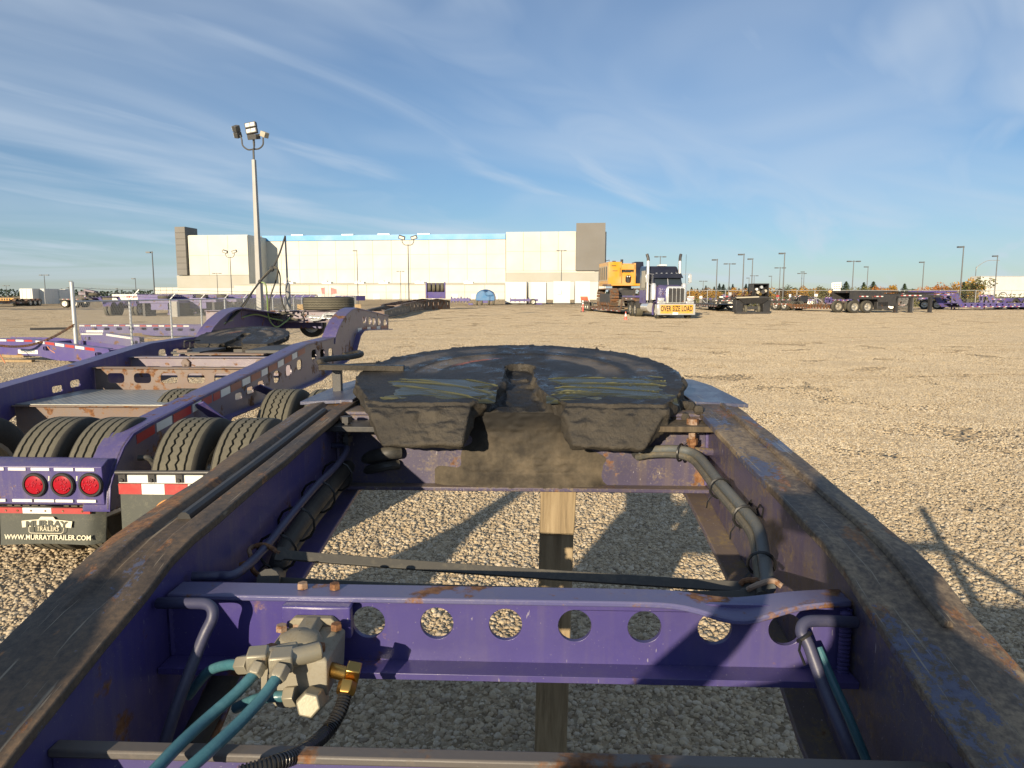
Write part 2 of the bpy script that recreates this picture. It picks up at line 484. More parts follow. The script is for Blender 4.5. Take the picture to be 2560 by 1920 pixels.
def flat(key, col, rough=0.5, metal=0.0, emit=None):
    m = MB(key)
    n = m.noise(12, 4, 0.6)
    m.color(m.mix(m.ramp(n, 0.3, 0.7, 0, 0.35), col, tuple(c * 0.75 for c in col)))
    m.rough(rough); m.metal(metal)
    M[key] = m.mat
flat('chrome', (0.80, 0.79, 0.76), 0.22, 0.55)
flat('rim_alloy', (0.62, 0.58, 0.50), 0.35, 0.7)
flat('brass', (0.60, 0.36, 0.10), 0.28, 1.0)
flat('glass_dark', (0.03, 0.04, 0.05), 0.06)
flat('lens_red', (0.36, 0.010, 0.022), 0.2)
flat('letter_cream', (0.74, 0.68, 0.50), 0.6)
flat('letter_orange', (0.62, 0.26, 0.07), 0.6)
flat('letter_black', (0.02, 0.018, 0.015), 0.6)
flat('letter_red', (0.6, 0.05, 0.05), 0.6)
flat('lamp_glass', (0.80, 0.78, 0.70), 0.2)
flat('black_plastic', (0.016, 0.016, 0.017), 0.45)
flat('barbed', (0.20, 0.20, 0.20), 0.5, 0.4)
flat('jacket_cloth', (0.05, 0.055, 0.07), 0.85)
flat('trouser_cloth', (0.06, 0.065, 0.09), 0.85)
flat('skin', (0.48, 0.29, 0.21), 0.55)
flat('hair', (0.04, 0.028, 0.02), 0.6)

# worn top flange: flaking paint, local rust, bare dirty steel and lengthwise chain scratches
def worn(key, blue_amount, tan=(0.20, 0.14, 0.085), dark=1.0, far_paint=False):
    m = MB(key)
    b1 = m.noise(1.0, 10, 0.66, m.mapping((9, 3.2, 6)), 0.4)
    b2 = m.noise(1.0, 9, 0.66, m.mapping((14, 6, 9), loc=(4, 7, 1)), 0.3)
    b3 = m.noise(1.0, 6, 0.6, m.mapping((5, 1.4, 4), loc=(1, 3, 5)))
    c = m.noise(85, 6, 0.72)
    sv = m.noise(1.0, 3, 0.5, m.mapping((150, 3.5, 20), (0, 0, R(2))))
    sv2 = m.noise(1.0, 3, 0.5, m.mapping((190, 5, 20), (0, 0, R(-7)), (2, 2, 2)))
    scr = m.math('MAXIMUM', m.ramp(sv, 0.66, 0.70), m.ramp(sv2, 0.68, 0.72))
    steel = m.cramp(m.math('ADD', m.math('MULTIPLY', b1, 0.6), m.math('MULTIPLY', c, 0.4)), ((0.36, tuple(x * dark for x in (0.030, 0.024, 0.020))), (0.47, tuple(x * dark for x in (0.085, 0.064, 0.046))), (0.60, tuple(x * dark for x in tan))))
    rustc = m.cramp(c, ((0.35, (0.12, 0.05, 0.02)), (0.6, (0.30, 0.15, 0.06))))
    col = m.mix(m.math('MULTIPLY', m.ramp(b2, 0.565, 0.60), m.ramp(c, 0.36, 0.52, 0.4, 1)), steel, rustc)
    mask = m.math('ADD', m.math('MULTIPLY', b3, 0.5), m.math('ADD', m.math('MULTIPLY', b2, 0.3), m.math('MULTIPLY', c, 0.2)))
    th = 0.60 - blue_amount * 0.2
    if far_paint:       # mask lowered at the near end, so more paint shows toward the far end
        sy = m.n.new('ShaderNodeSeparateXYZ'); m.link(m.coord(), sy.inputs[0])
        mask = m.math('ADD', mask, m.ramp(sy.outputs['Y'], 0.95, 1.7, -0.055, 0.035))
    blue = m.ramp(mask, th, th + 0.012)
    paintc = m.mix(m.ramp(c, 0.4, 0.7, 0, 0.5), (0.060, 0.066, 0.120), (0.15, 0.155, 0.185))
    col = m.mix(blue, col, paintc)
    col = m.mix(m.math('MULTIPLY', scr, 0.75), col, (0.30, 0.25, 0.18))
    m.color(col)
    m.rough(m.math('SUBTRACT', m.ramp(b1, 0.3, 0.7, 0.5, 0.78), m.math('MULTIPLY', blue, 0.24)))
    m.metal(0.1)
    h = m.math('ADD', m.math('MULTIPLY', blue, 0.45), m.math('ADD', m.math('MULTIPLY', b1, 0.5), m.math('SUBTRACT', m.math('MULTIPLY', c, 0.4), m.math('MULTIPLY', scr, 0.3))))
    m.bump(h, 0.5, 0.004)
    M[key] = m.mat
worn('worn_flange_left', 0.10, (0.17, 0.115, 0.07))
worn('worn_flange_right', 0.36, (0.235, 0.178, 0.112), 1.35, True)
worn('blue_flange', 1.2)

# tyres
def tyre(key, col, dust):
    m = MB(key)
    n = m.noise(9, 7, 0.65); f = m.noise(90, 4, 0.6)
    m.color(m.mix(m.math('ADD', m.ramp(n, 0.35, 0.7, 0.35, 0.9), m.ramp(f, 0.4, 0.7, 0, 0.25)), col, dust))
    m.rough(0.86)
    m.bump(m.math('ADD', f, m.math('MULTIPLY', n, 0.6)), 0.35, 0.003)
    M[key] = m.mat
tyre('tyre_tread', (0.065, 0.061, 0.047), (0.145, 0.132, 0.095))
tyre('tyre_side', (0.022, 0.022, 0.021), (0.055, 0.05, 0.04))
tyre('tyre_dark', (0.018, 0.018, 0.018), (0.05, 0.047, 0.038))

# wood
def wood(key, a, b):
    m = MB(key)
    g = m.noise(1.0, 8, 0.65, m.mapping((38, 38, 1.6)), 0.4)
    k = m.noise(3, 4, 0.5)
    col = m.cramp(g, ((0.32, tuple(x * 0.5 for x in b)), (0.46, b), (0.62, a)))
    m.color(m.mix(m.ramp(k, 0.4, 0.7, 0, 0.5), col, tuple(x * 0.6 for x in a)))
    m.rough(0.8); m.bump(g, 0.5, 0.004)
    M[key] = m.mat
wood('prop_wood', (0.40, 0.31, 0.19), (0.27, 0.20, 0.115))
wood('timber', (0.46, 0.33, 0.18), (0.34, 0.24, 0.13))
wood('greasy_wood', (0.15, 0.115, 0.07), (0.075, 0.056, 0.036))

# checker plate
m = MB('checker_plate')
v1 = m.n.new('ShaderNodeTexVoronoi'); v1.inputs['Scale'].default_value = 26; v1.inputs['Randomness'].default_value = 0.0
m.link(m.mapping((1, 1, 0), (0, 0, R(45))), v1.inputs['Vector'])
dd = m.ramp(v1.outputs['Distance'], 0.16, 0.34, 1, 0)
n = m.noise(8, 5, 0.6)
m.color(m.mix(m.ramp(n, 0.35, 0.7), (0.36, 0.36, 0.33), (0.47, 0.46, 0.41)))
m.rough(0.42); m.metal(0.55)
m.bump(dd, 0.8, 0.006)
M['checker_plate'] = m.mat

# caked grease and dirt on the fifth wheel (object coordinates have the plate centre at the origin)
m = MB('caked_grease')
sp = m.n.new('ShaderNodeSeparateXYZ'); m.link(m.coord(), sp.inputs[0])
rr = m.math('SQRT', m.math('ADD', m.math('MULTIPLY', sp.outputs['X'], sp.outputs['X']), m.math('MULTIPLY', m.math('MULTIPLY', sp.outputs['Y'], 1.12), m.math('MULTIPLY', sp.outputs['Y'], 1.12))))
wob = m.math('MULTIPLY', m.math('SUBTRACT', m.noise(5, 5, 0.6), 0.5), 0.10)
rr = m.math('ADD', rr, wob)
ring1 = m.math('MULTIPLY', m.ramp(rr, 0.275, 0.295), m.ramp(rr, 0.375, 0.355))
ring2 = m.math('MULTIPLY', m.ramp(rr, 0.40, 0.42), m.ramp(rr, 0.50, 0.47))
front = m.ramp(sp.outputs['Y'], -0.05, 0.1)
side = m.ramp(m.math('ABSOLUTE', sp.outputs['X']), 0.09, 0.13)
patch = m.ramp(m.noise(4.5, 6, 0.6), 0.36, 0.55)
wear = m.math('MULTIPLY', m.math('MULTIPLY', m.math('MAXIMUM', ring1, ring2), front), m.math('MULTIPLY', side, patch))
n1 = m.noise(18, 8, 0.68); n2 = m.noise(5, 5, 0.6)
dark = m.mix(m.ramp(n2, 0.4, 0.65), (0.011, 0.0105, 0.010), (0.028, 0.025, 0.021))
topz = m.ramp(m.up(), 0.55, 0.85)
sidec = m.mix(m.ramp(n2, 0.35, 0.68), (0.024, 0.0205, 0.016), (0.066, 0.055, 0.040))
dark = m.mix(topz, sidec, dark)
col = m.mix(m.math('MULTIPLY', m.math('MULTIPLY', wear, topz), 0.9), dark, (0.15, 0.12, 0.085))
rustarc = m.math('MULTIPLY', m.math('MULTIPLY', m.ramp(rr, 0.262, 0.272), m.ramp(rr, 0.292, 0.28)), m.math('MULTIPLY', m.ramp(m.noise(30, 5, 0.6), 0.38, 0.5), m.math('MULTIPLY', m.math('MULTIPLY', m.ramp(sp.outputs['X'], -0.25, -0.2), m.ramp(sp.outputs['X'], -0.06, -0.1)), front)))
col = m.mix(m.math('MULTIPLY', rustarc, topz), col, (0.30, 0.085, 0.03))
m.color(col)
wet = m.math('MULTIPLY', m.ramp(m.noise(11, 7, 0.66), 0.50, 0.60), m.ramp(m.math('ABSOLUTE', sp.outputs['X']), 0.20, 0.04))
wet2 = m.math('MULTIPLY', m.math('MULTIPLY', m.ramp(m.noise(15, 7, 0.66), 0.50, 0.58), m.ramp(m.noise(3.2, 3, 0.5), 0.52, 0.60)), topz)
m.rough(m.math('SUBTRACT', m.mix_f(topz, 0.72, 0.52), m.math('MULTIPLY', m.math('MAXIMUM', wet, wet2), 0.50)))
m.bump(m.math('ADD', n1, m.math('MULTIPLY', m.noise(60, 6, 0.7), 0.8)), 0.8, 0.009)
M['caked_grease'] = m.mat

m = MB('dirt_smear')
n = m.noise(14, 7, 0.66)
sz = m.n.new('ShaderNodeSeparateXYZ'); m.link(m.coord(), sz.inputs[0])
hz = m.math('ADD', sz.outputs['Z'], m.math('MULTIPLY', m.math('SUBTRACT', m.noise(9, 6, 0.65), 0.5), 0.12))
m.color(m.mix(m.ramp(hz, 1.26, 1.37), m.cramp(n, ((0.33, (0.030, 0.025, 0.019)), (0.5, (0.066, 0.054, 0.038)), (0.68, (0.115, 0.092, 0.063)))), (0.017, 0.015, 0.013)))
m.rough(0.85); m.bump(n, 0.5, 0.006)
M['dirt_smear'] = m.mat

m = MB('wet_grease')
at = m.n.new('ShaderNodeAttribute'); at.attribute_name = 'ridge'
n = m.noise(6, 5, 0.6)
base = m.mix(m.ramp(n, 0.35, 0.65), (0.022, 0.024, 0.013), (0.055, 0.055, 0.022))
m.color(m.mix(at.outputs['Fac'], base, (0.17, 0.165, 0.085)))
m.rough(m.ramp(n, 0.35, 0.7, 0.16, 0.34))
m.b.inputs['Specular IOR Level'].default_value = 0.5
m.bump(m.noise(1.0, 5, 0.6, m.mapping((9, 60, 10)), 0.6), 0.25, 0.004)
M['wet_grease'] = m.mat

# where the yard has been driven over: darker, browner bands that run across it (by place, the same for stones and soil)
def yard_tint(m, col):
    g = m.n.new('ShaderNodeNewGeometry')
    def mp(scale, rot):
        a = m.n.new('ShaderNodeMapping'); a.inputs['Rotation'].default_value = (0, 0, rot); m.link(g.outputs['Position'], a.inputs[0])
        b = m.n.new('ShaderNodeMapping'); b.inputs['Scale'].default_value = scale; m.link(a.outputs[0], b.inputs[0]); return b.outputs[0]
    n1 = m.noise(1.0, 6, 0.6, mp((0.05, 0.55, 0), R(-6)))
    n2 = m.noise(1.0, 6, 0.6, mp((0.06, 0.8, 0), R(28)))
    n3 = m.noise(0.9, 7, 0.65, mp((1, 1, 0), 0))
    f = m.math('MULTIPLY', m.math('MAXIMUM', m.ramp(n1, 0.50, 0.68), m.ramp(n2, 0.54, 0.70)), m.ramp(n3, 0.35, 0.6, 0.3, 1))
    col = m.mix(m.math('MULTIPLY', f, 0.42), col, (0.24, 0.175, 0.105))
    return m.mix(m.ramp(n3, 0.55, 0.8, 0, 0.35), col, (0.58, 0.475, 0.32))
# gravel
m = MB('gravel_stone')
oi = m.n.new('ShaderNodeObjectInfo')
c = m.cramp(oi.outputs['Random'], ((0.0, (0.17, 0.135, 0.10)), (0.12, (0.30, 0.24, 0.165)), (0.38, (0.43, 0.345, 0.23)), (0.66, (0.50, 0.41, 0.275)), (0.86, (0.45, 0.39, 0.30)), (1.0, (0.60, 0.515, 0.38))))
m.color(yard_tint(m, m.mix(m.ramp(m.noise(40, 4, 0.6), 0.3, 0.7, 0, 0.4), c, (0.42, 0.33, 0.21))))
m.rough(0.85)
M['gravel_stone'] = m.mat

m = MB('gravel_patch')
at = m.n.new('ShaderNodeAttribute'); at.attribute_name = 'tone'
c = m.cramp(at.outputs['Fac'], ((0.0, (0.17, 0.135, 0.10)), (0.12, (0.30, 0.24, 0.165)), (0.38, (0.43, 0.345, 0.23)), (0.66, (0.50, 0.41, 0.275)), (0.86, (0.45, 0.39, 0.30)), (1.0, (0.60, 0.515, 0.38))))
m.color(yard_tint(m, c)); m.rough(0.85)
M['gravel_patch'] = m.mat

m = MB('gravel_ground')
vo = m.n.new('ShaderNodeTexVoronoi'); vo.inputs['Scale'].default_value = 34
m.link(m.coord(), vo.inputs['Vector'])
cr = m.cramp(vo.outputs['Color'], ((0.1, (0.46, 0.37, 0.25)), (0.45, (0.58, 0.47, 0.315)), (0.8, (0.63, 0.52, 0.35)), (1.0, (0.70, 0.60, 0.43))))
big = m.noise(0.16, 6, 0.6)
trk = m.noise(1.0, 7, 0.62, m.mapping((0.035, 0.42, 1), (0, 0, R(7))))
trk2 = m.noise(1.0, 7, 0.62, m.mapping((0.10, 0.9, 1), (0, 0, R(-14))))
fine = m.noise(2.2, 6, 0.65)
fines = m.math('MULTIPLY', m.ramp(m.math('ADD', m.math('MULTIPLY', trk, 0.6), m.math('MULTIPLY', trk2, 0.4)), 0.44, 0.62), 0.85)
col = m.mix(fines, cr, (0.60, 0.47, 0.305))
col = m.mix(m.ramp(big, 0.35, 0.7, 0, 0.3), col, (0.66, 0.54, 0.37))
col = m.mix(m.ramp(fine, 0.42, 0.75, 0, 0.18), col, (0.50, 0.38, 0.235))
m.color(yard_tint(m, col))
m.rough(0.95)
m.b.inputs['Diffuse Roughness'].default_value = 1.0
m.b.inputs['Specular IOR Level'].default_value = 0.2
# pebbles too small to model: every pebble-sized cell is a facet with its own tilt
tilt = m.n.new('ShaderNodeVectorMath'); tilt.operation = 'SUBTRACT'; tilt.inputs[1].default_value = (0.5, 0.5, 0.5)
m.link(vo.outputs['Color'], tilt.inputs[0])
sc_ = m.n.new('ShaderNodeVectorMath'); sc_.operation = 'MULTIPLY'
cb = m.n.new('ShaderNodeCombineXYZ')
amp = m.math('SUBTRACT', 4.6, m.math('MULTIPLY', fines, 0.3))
m.link(amp, cb.inputs[0]); m.link(amp, cb.inputs[1])
m.link(tilt.outputs[0], sc_.inputs[0]); m.link(cb.outputs[0], sc_.inputs[1])
ad = m.n.new('ShaderNodeVectorMath'); ad.operation = 'ADD'; ad.inputs[1].default_value = (0, 0, 1)
m.link(sc_.outputs[0], ad.inputs[0])
nm = m.n.new('ShaderNodeVectorMath'); nm.operation = 'NORMALIZE'; m.link(ad.outputs[0], nm.inputs[0])
m.link(nm.outputs[0], m.b.inputs['Normal'])
M['gravel_ground'] = m.mat

m = MB('asphalt')
n = m.noise(60, 5, 0.6)
m.color(m.mix(n, (0.04, 0.04, 0.042), (0.065, 0.063, 0.06))); m.rough(0.9); m.bump(n, 0.3, 0.01)
M['asphalt'] = m.mat

def leaf(key, a, b):
    m = MB(key)
    n = m.noise(0.8, 5, 0.6); f = m.noise(7, 3, 0.6)
    m.color(m.mix(m.math('MULTIPLY', m.math('ADD', n, f), 0.5), a, b)); m.rough(0.7)
    M[key] = m.mat
leaf('leaf_gold', (0.30, 0.15, 0.012), (0.46, 0.26, 0.03))
leaf('leaf_orange', (0.28, 0.10, 0.02), (0.42, 0.18, 0.04))
leaf('leaf_olive', (0.085, 0.085, 0.02), (0.17, 0.15, 0.04))
leaf('leaf_green', (0.035, 0.065, 0.02), (0.075, 0.11, 0.04))
leaf('leaf_conifer', (0.014, 0.03, 0.018), (0.035, 0.055, 0.03))
leaf('leaf_brown', (0.12, 0.07, 0.03), (0.22, 0.13, 0.06))
leaf('bark', (0.07, 0.055, 0.04), (0.12, 0.095, 0.07))
leaf('dry_grass', (0.20, 0.17, 0.08), (0.12, 0.13, 0.05))
# ------------------------------------------------------------------ ground, loose gravel, road
g = G()
N = 40
xs = [-2500, -600, -150, -40, -12, -4, 0, 4, 12, 40, 150, 600, 2500]
ys = [-600, -100, -20, -5, 0, 4, 10, 25, 60, 150, 400, 1200, 3500]
g.add([(x, y, 0) for y in ys for x in xs], [(j * 13 + i, j * 13 + i + 1, (j + 1) * 13 + i + 1, (j + 1) * 13 + i) for j in range(12) for i in range(12)])
tag(part('ground', g, M['gravel_ground']), 'flat tan gravel yard stretching to the horizon', kind='structure')

g = G()
g.add([(-160, 84, 0.006), (-33, 86, 0.006), (-33, 95, 0.006), (-170, 93, 0.006)], [(0, 1, 2, 3)])
tag(part('road', g, M['asphalt']), 'strip of dark asphalt crossing the gravel on the left', kind='structure')

# loose stones where single stones can be seen: scattered over the nearest ground
def gravel_patch(name, pts, density, smin, smax, seed):
    g = G()
    g.add([(x, y, 0.0) for x, y in pts], [tuple(range(len(pts)))])
    o = part(name, g, M['gravel_stone'], recalc=False, smooth=0, kind='stuff')
    tag(o, 'loose rounded pebbles of tan, grey and brown gravel')
    ng = bpy.data.node_groups.new(name, 'GeometryNodeTree')
    ng.interface.new_socket('Geometry', in_out='INPUT', socket_type='NodeSocketGeometry')
    ng.interface.new_socket('Geometry', in_out='OUTPUT', socket_type='NodeSocketGeometry')
    n, l = ng.nodes, ng.links
    gi, go = n.new('NodeGroupInput'), n.new('NodeGroupOutput')
    dp = n.new('GeometryNodeDistributePointsOnFaces')
    dp.inputs['Density'].default_value = density; dp.inputs['Seed'].default_value = seed
    l.new(gi.outputs[0], dp.inputs['Mesh'])
    gg = n.new('GeometryNodeGeometryToInstance')
    for k in range(5):
        ico = n.new('GeometryNodeMeshIcoSphere'); ico.inputs['Radius'].default_value = 1.0; ico.inputs['Subdivisions'].default_value = 2
        spn = n.new('GeometryNodeSetPosition')
        nt = n.new('ShaderNodeTexNoise'); nt.noise_dimensions = '4D'; nt.inputs['W'].default_value = k * 3.7 + seed
        nt.inputs['Scale'].default_value = 0.85; nt.inputs['Detail'].default_value = 2
        pos = n.new('GeometryNodeInputPosition'); l.new(pos.outputs[0], nt.inputs['Vector'])
        sub = n.new('ShaderNodeVectorMath'); sub.operation = 'SUBTRACT'; sub.inputs[1].default_value = (0.5, 0.5, 0.5)
        l.new(nt.outputs['Color'], sub.inputs[0])
        mul = n.new('ShaderNodeVectorMath'); mul.operation = 'SCALE'; mul.inputs['Scale'].default_value = 1.5
        l.new(sub.outputs[0], mul.inputs[0]); l.new(mul.outputs[0], spn.inputs['Offset'])
        l.new(ico.outputs[0], spn.inputs['Geometry']); l.new(spn.outputs[0], gg.inputs[0])
    ip = n.new('GeometryNodeInstanceOnPoints')
    l.new(dp.outputs['Points'], ip.inputs['Points']); l.new(gg.outputs[0], ip.inputs['Instance'])
    ip.inputs['Pick Instance'].default_value = True
    rr = n.new('FunctionNodeRandomValue'); rr.data_type = 'FLOAT_VECTOR'
    rr.inputs[0].default_value = (-0.5, -0.5, 0); rr.inputs[1].default_value = (0.5, 0.5, 6.283); rr.inputs['Seed'].default_value = 3
    l.new(rr.outputs[0], ip.inputs['Rotation'])
    rs = n.new('FunctionNodeRandomValue'); rs.data_type = 'FLOAT'
    rs.inputs[2].default_value = 0.0; rs.inputs[3].default_value = 1.0; rs.inputs['Seed'].default_value = 5
    pw = n.new('ShaderNodeMath'); pw.operation = 'POWER'; pw.inputs[1].default_value = 3.0
    l.new(rs.outputs[1], pw.inputs[0])
    mr = n.new('ShaderNodeMapRange'); mr.inputs['To Min'].default_value = smin; mr.inputs['To Max'].default_value = smax
    l.new(pw.outputs[0], mr.inputs['Value'])
    asp = n.new('FunctionNodeRandomValue'); asp.data_type = 'FLOAT_VECTOR'
    asp.inputs[0].default_value = (0.8, 0.7, 0.5); asp.inputs[1].default_value = (1.3, 1.05, 0.85); asp.inputs['Seed'].default_value = 9
    sc = n.new('ShaderNodeVectorMath'); sc.operation = 'SCALE'
    l.new(asp.outputs[0], sc.inputs[0]); l.new(mr.outputs[0], sc.inputs['Scale'])
    l.new(sc.outputs[0], ip.inputs['Scale'])
    sm = n.new('GeometryNodeSetMaterial'); sm.inputs['Material'].default_value = M['gravel_stone']
    sh = n.new('GeometryNodeSetShadeSmooth'); l.new(ip.outputs[0], sh.inputs[0])
    l.new(sh.outputs[0], sm.inputs[0]); l.new(sm.outputs[0], go.inputs[0])
    md = o.modifiers.new('scatter', 'NODES'); md.node_group = ng
    return o
gravel_patch('gravel', [(-2.6, 0.8), (2.8, 0.8), (4.8, 4.2), (-4.8, 4.2)], 4200, 0.0052, 0.0195, 1)
gravel_patch('gravel', [(-4.8, 4.2), (4.8, 4.2), (7.0, 7.5), (-7.0, 7.5)], 2700, 0.006, 0.020, 2)

def gravel_field(pts, density_near, seed, per):
    """Stones farther out: small clumps of stones, each clump one instance, thinning with distance."""
    g = G(); nx, ny = 2, 12
    (xa, ya), (xb, _), (xc, yc), (xd, _) = pts
    vs = [((xa + (xd - xa) * j / ny) + ((xb + (xc - xb) * j / ny) - (xa + (xd - xa) * j / ny)) * i / nx, ya + (yc - ya) * j / ny, 0) for j in range(ny + 1) for i in range(nx + 1)]
    g.add(vs, [(j * (nx + 1) + i, j * (nx + 1) + i + 1, (j + 1) * (nx + 1) + i + 1, (j + 1) * (nx + 1) + i) for j in range(ny) for i in range(nx)])
    o = part('gravel', g, M['gravel_patch'], recalc=False, smooth=0, kind='stuff')
    tag(o, 'loose rounded pebbles of tan, grey and brown gravel')
    ng = bpy.data.node_groups.new('gravel_field', 'GeometryNodeTree')
    ng.interface.new_socket('Geometry', in_out='INPUT', socket_type='NodeSocketGeometry')
    ng.interface.new_socket('Geometry', in_out='OUTPUT', socket_type='NodeSocketGeometry')
    n, l = ng.nodes, ng.links
    gi, go = n.new('NodeGroupInput'), n.new('NodeGroupOutput')
    pos = n.new('GeometryNodeInputPosition'); sx = n.new('ShaderNodeSeparateXYZ'); l.new(pos.outputs[0], sx.inputs[0])
    mr = n.new('ShaderNodeMapRange'); mr.inputs['From Min'].default_value = ya + (yc - ya) * 0.45; mr.inputs['From Max'].default_value = yc
    mr.inputs['To Min'].default_value = density_near; mr.inputs['To Max'].default_value = 0.0; l.new(sx.outputs['Y'], mr.inputs['Value'])
    dp = n.new('GeometryNodeDistributePointsOnFaces'); dp.inputs['Seed'].default_value = seed
    l.new(mr.outputs[0], dp.inputs['Density']); l.new(gi.outputs[0], dp.inputs['Mesh'])
    ci = n.new('GeometryNodeMeshCircle'); ci.fill_type = 'NGON'; ci.inputs['Radius'].default_value = 0.62; ci.inputs['Vertices'].default_value = 24
    d2 = n.new('GeometryNodeDistributePointsOnFaces'); d2.inputs['Density'].default_value = per; d2.inputs['Seed'].default_value = seed + 4
    l.new(ci.outputs[0], d2.inputs['Mesh'])
    ico = n.new('GeometryNodeMeshIcoSphere'); ico.inputs['Radius'].default_value = 1.0; ico.inputs['Subdivisions'].default_value = 2
    i2 = n.new('GeometryNodeInstanceOnPoints'); l.new(d2.outputs['Points'], i2.inputs['Points']); l.new(ico.outputs[0], i2.inputs['Instance'])
    rr = n.new('FunctionNodeRandomValue'); rr.data_type = 'FLOAT_VECTOR'; rr.inputs[0].default_value = (-0.5, -0.5, 0); rr.inputs[1].default_value = (0.5, 0.5, 6.283)
    l.new(rr.outputs[0], i2.inputs['Rotation'])
    asp = n.new('FunctionNodeRandomValue'); asp.data_type = 'FLOAT_VECTOR'; asp.inputs[0].default_value = (0.006, 0.006, 0.005); asp.inputs[1].default_value = (0.021, 0.017, 0.013); asp.inputs['Seed'].default_value = 9
    l.new(asp.outputs[0], i2.inputs['Scale'])
    st = n.new('GeometryNodeStoreNamedAttribute'); st.data_type = 'FLOAT'; st.domain = 'INSTANCE'; st.inputs['Name'].default_value = 'tone'
    rv_ = n.new('FunctionNodeRandomValue'); rv_.data_type = 'FLOAT'; rv_.inputs['Seed'].default_value = 21
    l.new(i2.outputs[0], st.inputs['Geometry']); l.new(rv_.outputs[1], st.inputs['Value'])
    rl = n.new('GeometryNodeRealizeInstances'); l.new(st.outputs[0], rl.inputs[0])
    spn = n.new('GeometryNodeSetPosition'); nt = n.new('ShaderNodeTexNoise'); nt.inputs['Scale'].default_value = 45; nt.inputs['Detail'].default_value = 1
    p2 = n.new('GeometryNodeInputPosition'); l.new(p2.outputs[0], nt.inputs['Vector'])
    sb = n.new('ShaderNodeVectorMath'); sb.operation = 'SUBTRACT'; sb.inputs[1].default_value = (0.5, 0.5, 0.5); l.new(nt.outputs['Color'], sb.inputs[0])
    ml = n.new('ShaderNodeVectorMath'); ml.operation = 'SCALE'; ml.inputs['Scale'].default_value = 0.022; l.new(sb.outputs[0], ml.inputs[0])
    l.new(rl.outputs[0], spn.inputs['Geometry']); l.new(ml.outputs[0], spn.inputs['Offset'])
    sm = n.new('GeometryNodeSetMaterial'); sm.inputs['Material'].default_value = M['gravel_patch']; l.new(spn.outputs[0], sm.inputs[0])
    sh = n.new('GeometryNodeSetShadeSmooth'); l.new(sm.outputs[0], sh.inputs[0])
    i1 = n.new('GeometryNodeInstanceOnPoints'); l.new(dp.outputs['Points'], i1.inputs['Points']); l.new(sh.outputs[0], i1.inputs['Instance'])
    r1 = n.new('FunctionNodeRandomValue'); r1.data_type = 'FLOAT_VECTOR'; r1.inputs[0].default_value = (0, 0, 0); r1.inputs[1].default_value = (0, 0, 6.283); r1.inputs['Seed'].default_value = 2
    l.new(r1.outputs[0], i1.inputs['Rotation']); l.new(i1.outputs[0], go.inputs[0])
    md = o.modifiers.new('scatter', 'NODES'); md.node_group = ng
gravel_field([(-9.5, 7.3), (9.5, 7.3), (42, 44), (-42, 44)], 2.4, 11, 560)
gravel_field([(-24, 26), (24, 26), (104, 112), (-104, 112)], 1.6, 31, 300)
# ------------------------------------------------------------------ the near trailer: frame we stand in
def frame_root(name, label, cat, l, s, group=None):
    loc = (l * CY + s * SY, -l * SY + s * CY, 0)
    return thing(name, label, cat, loc, -YAW, group), Vector((-l, -s, 0))

TR, TO = frame_root('trailer', 'near purple trailer frame with a grease-caked fifth wheel between its two worn rails', 'trailer', -0.06, 1.6)
STN = [(-0.9, 0.92, 0.60), (0.2, 1.03, 0.66), (0.45, 1.12, 0.72), (0.75, 1.222, 0.82), (0.93, 1.268, 0.90), (1.04, 1.292, 0.94), (1.12, 1.315, 0.955), (1.20, 1.328, 0.975), (1.3, 1.335, 1.02),
       (1.65, 1.357, 1.06), (1.95, 1.378, 1.10), (2.2, 1.395, 1.13), (2.35, 1.402, 1.13), (2.8, 1.40, 1.13), (3.15, 1.382, 1.13), (3.5, 1.33, 1.10)]

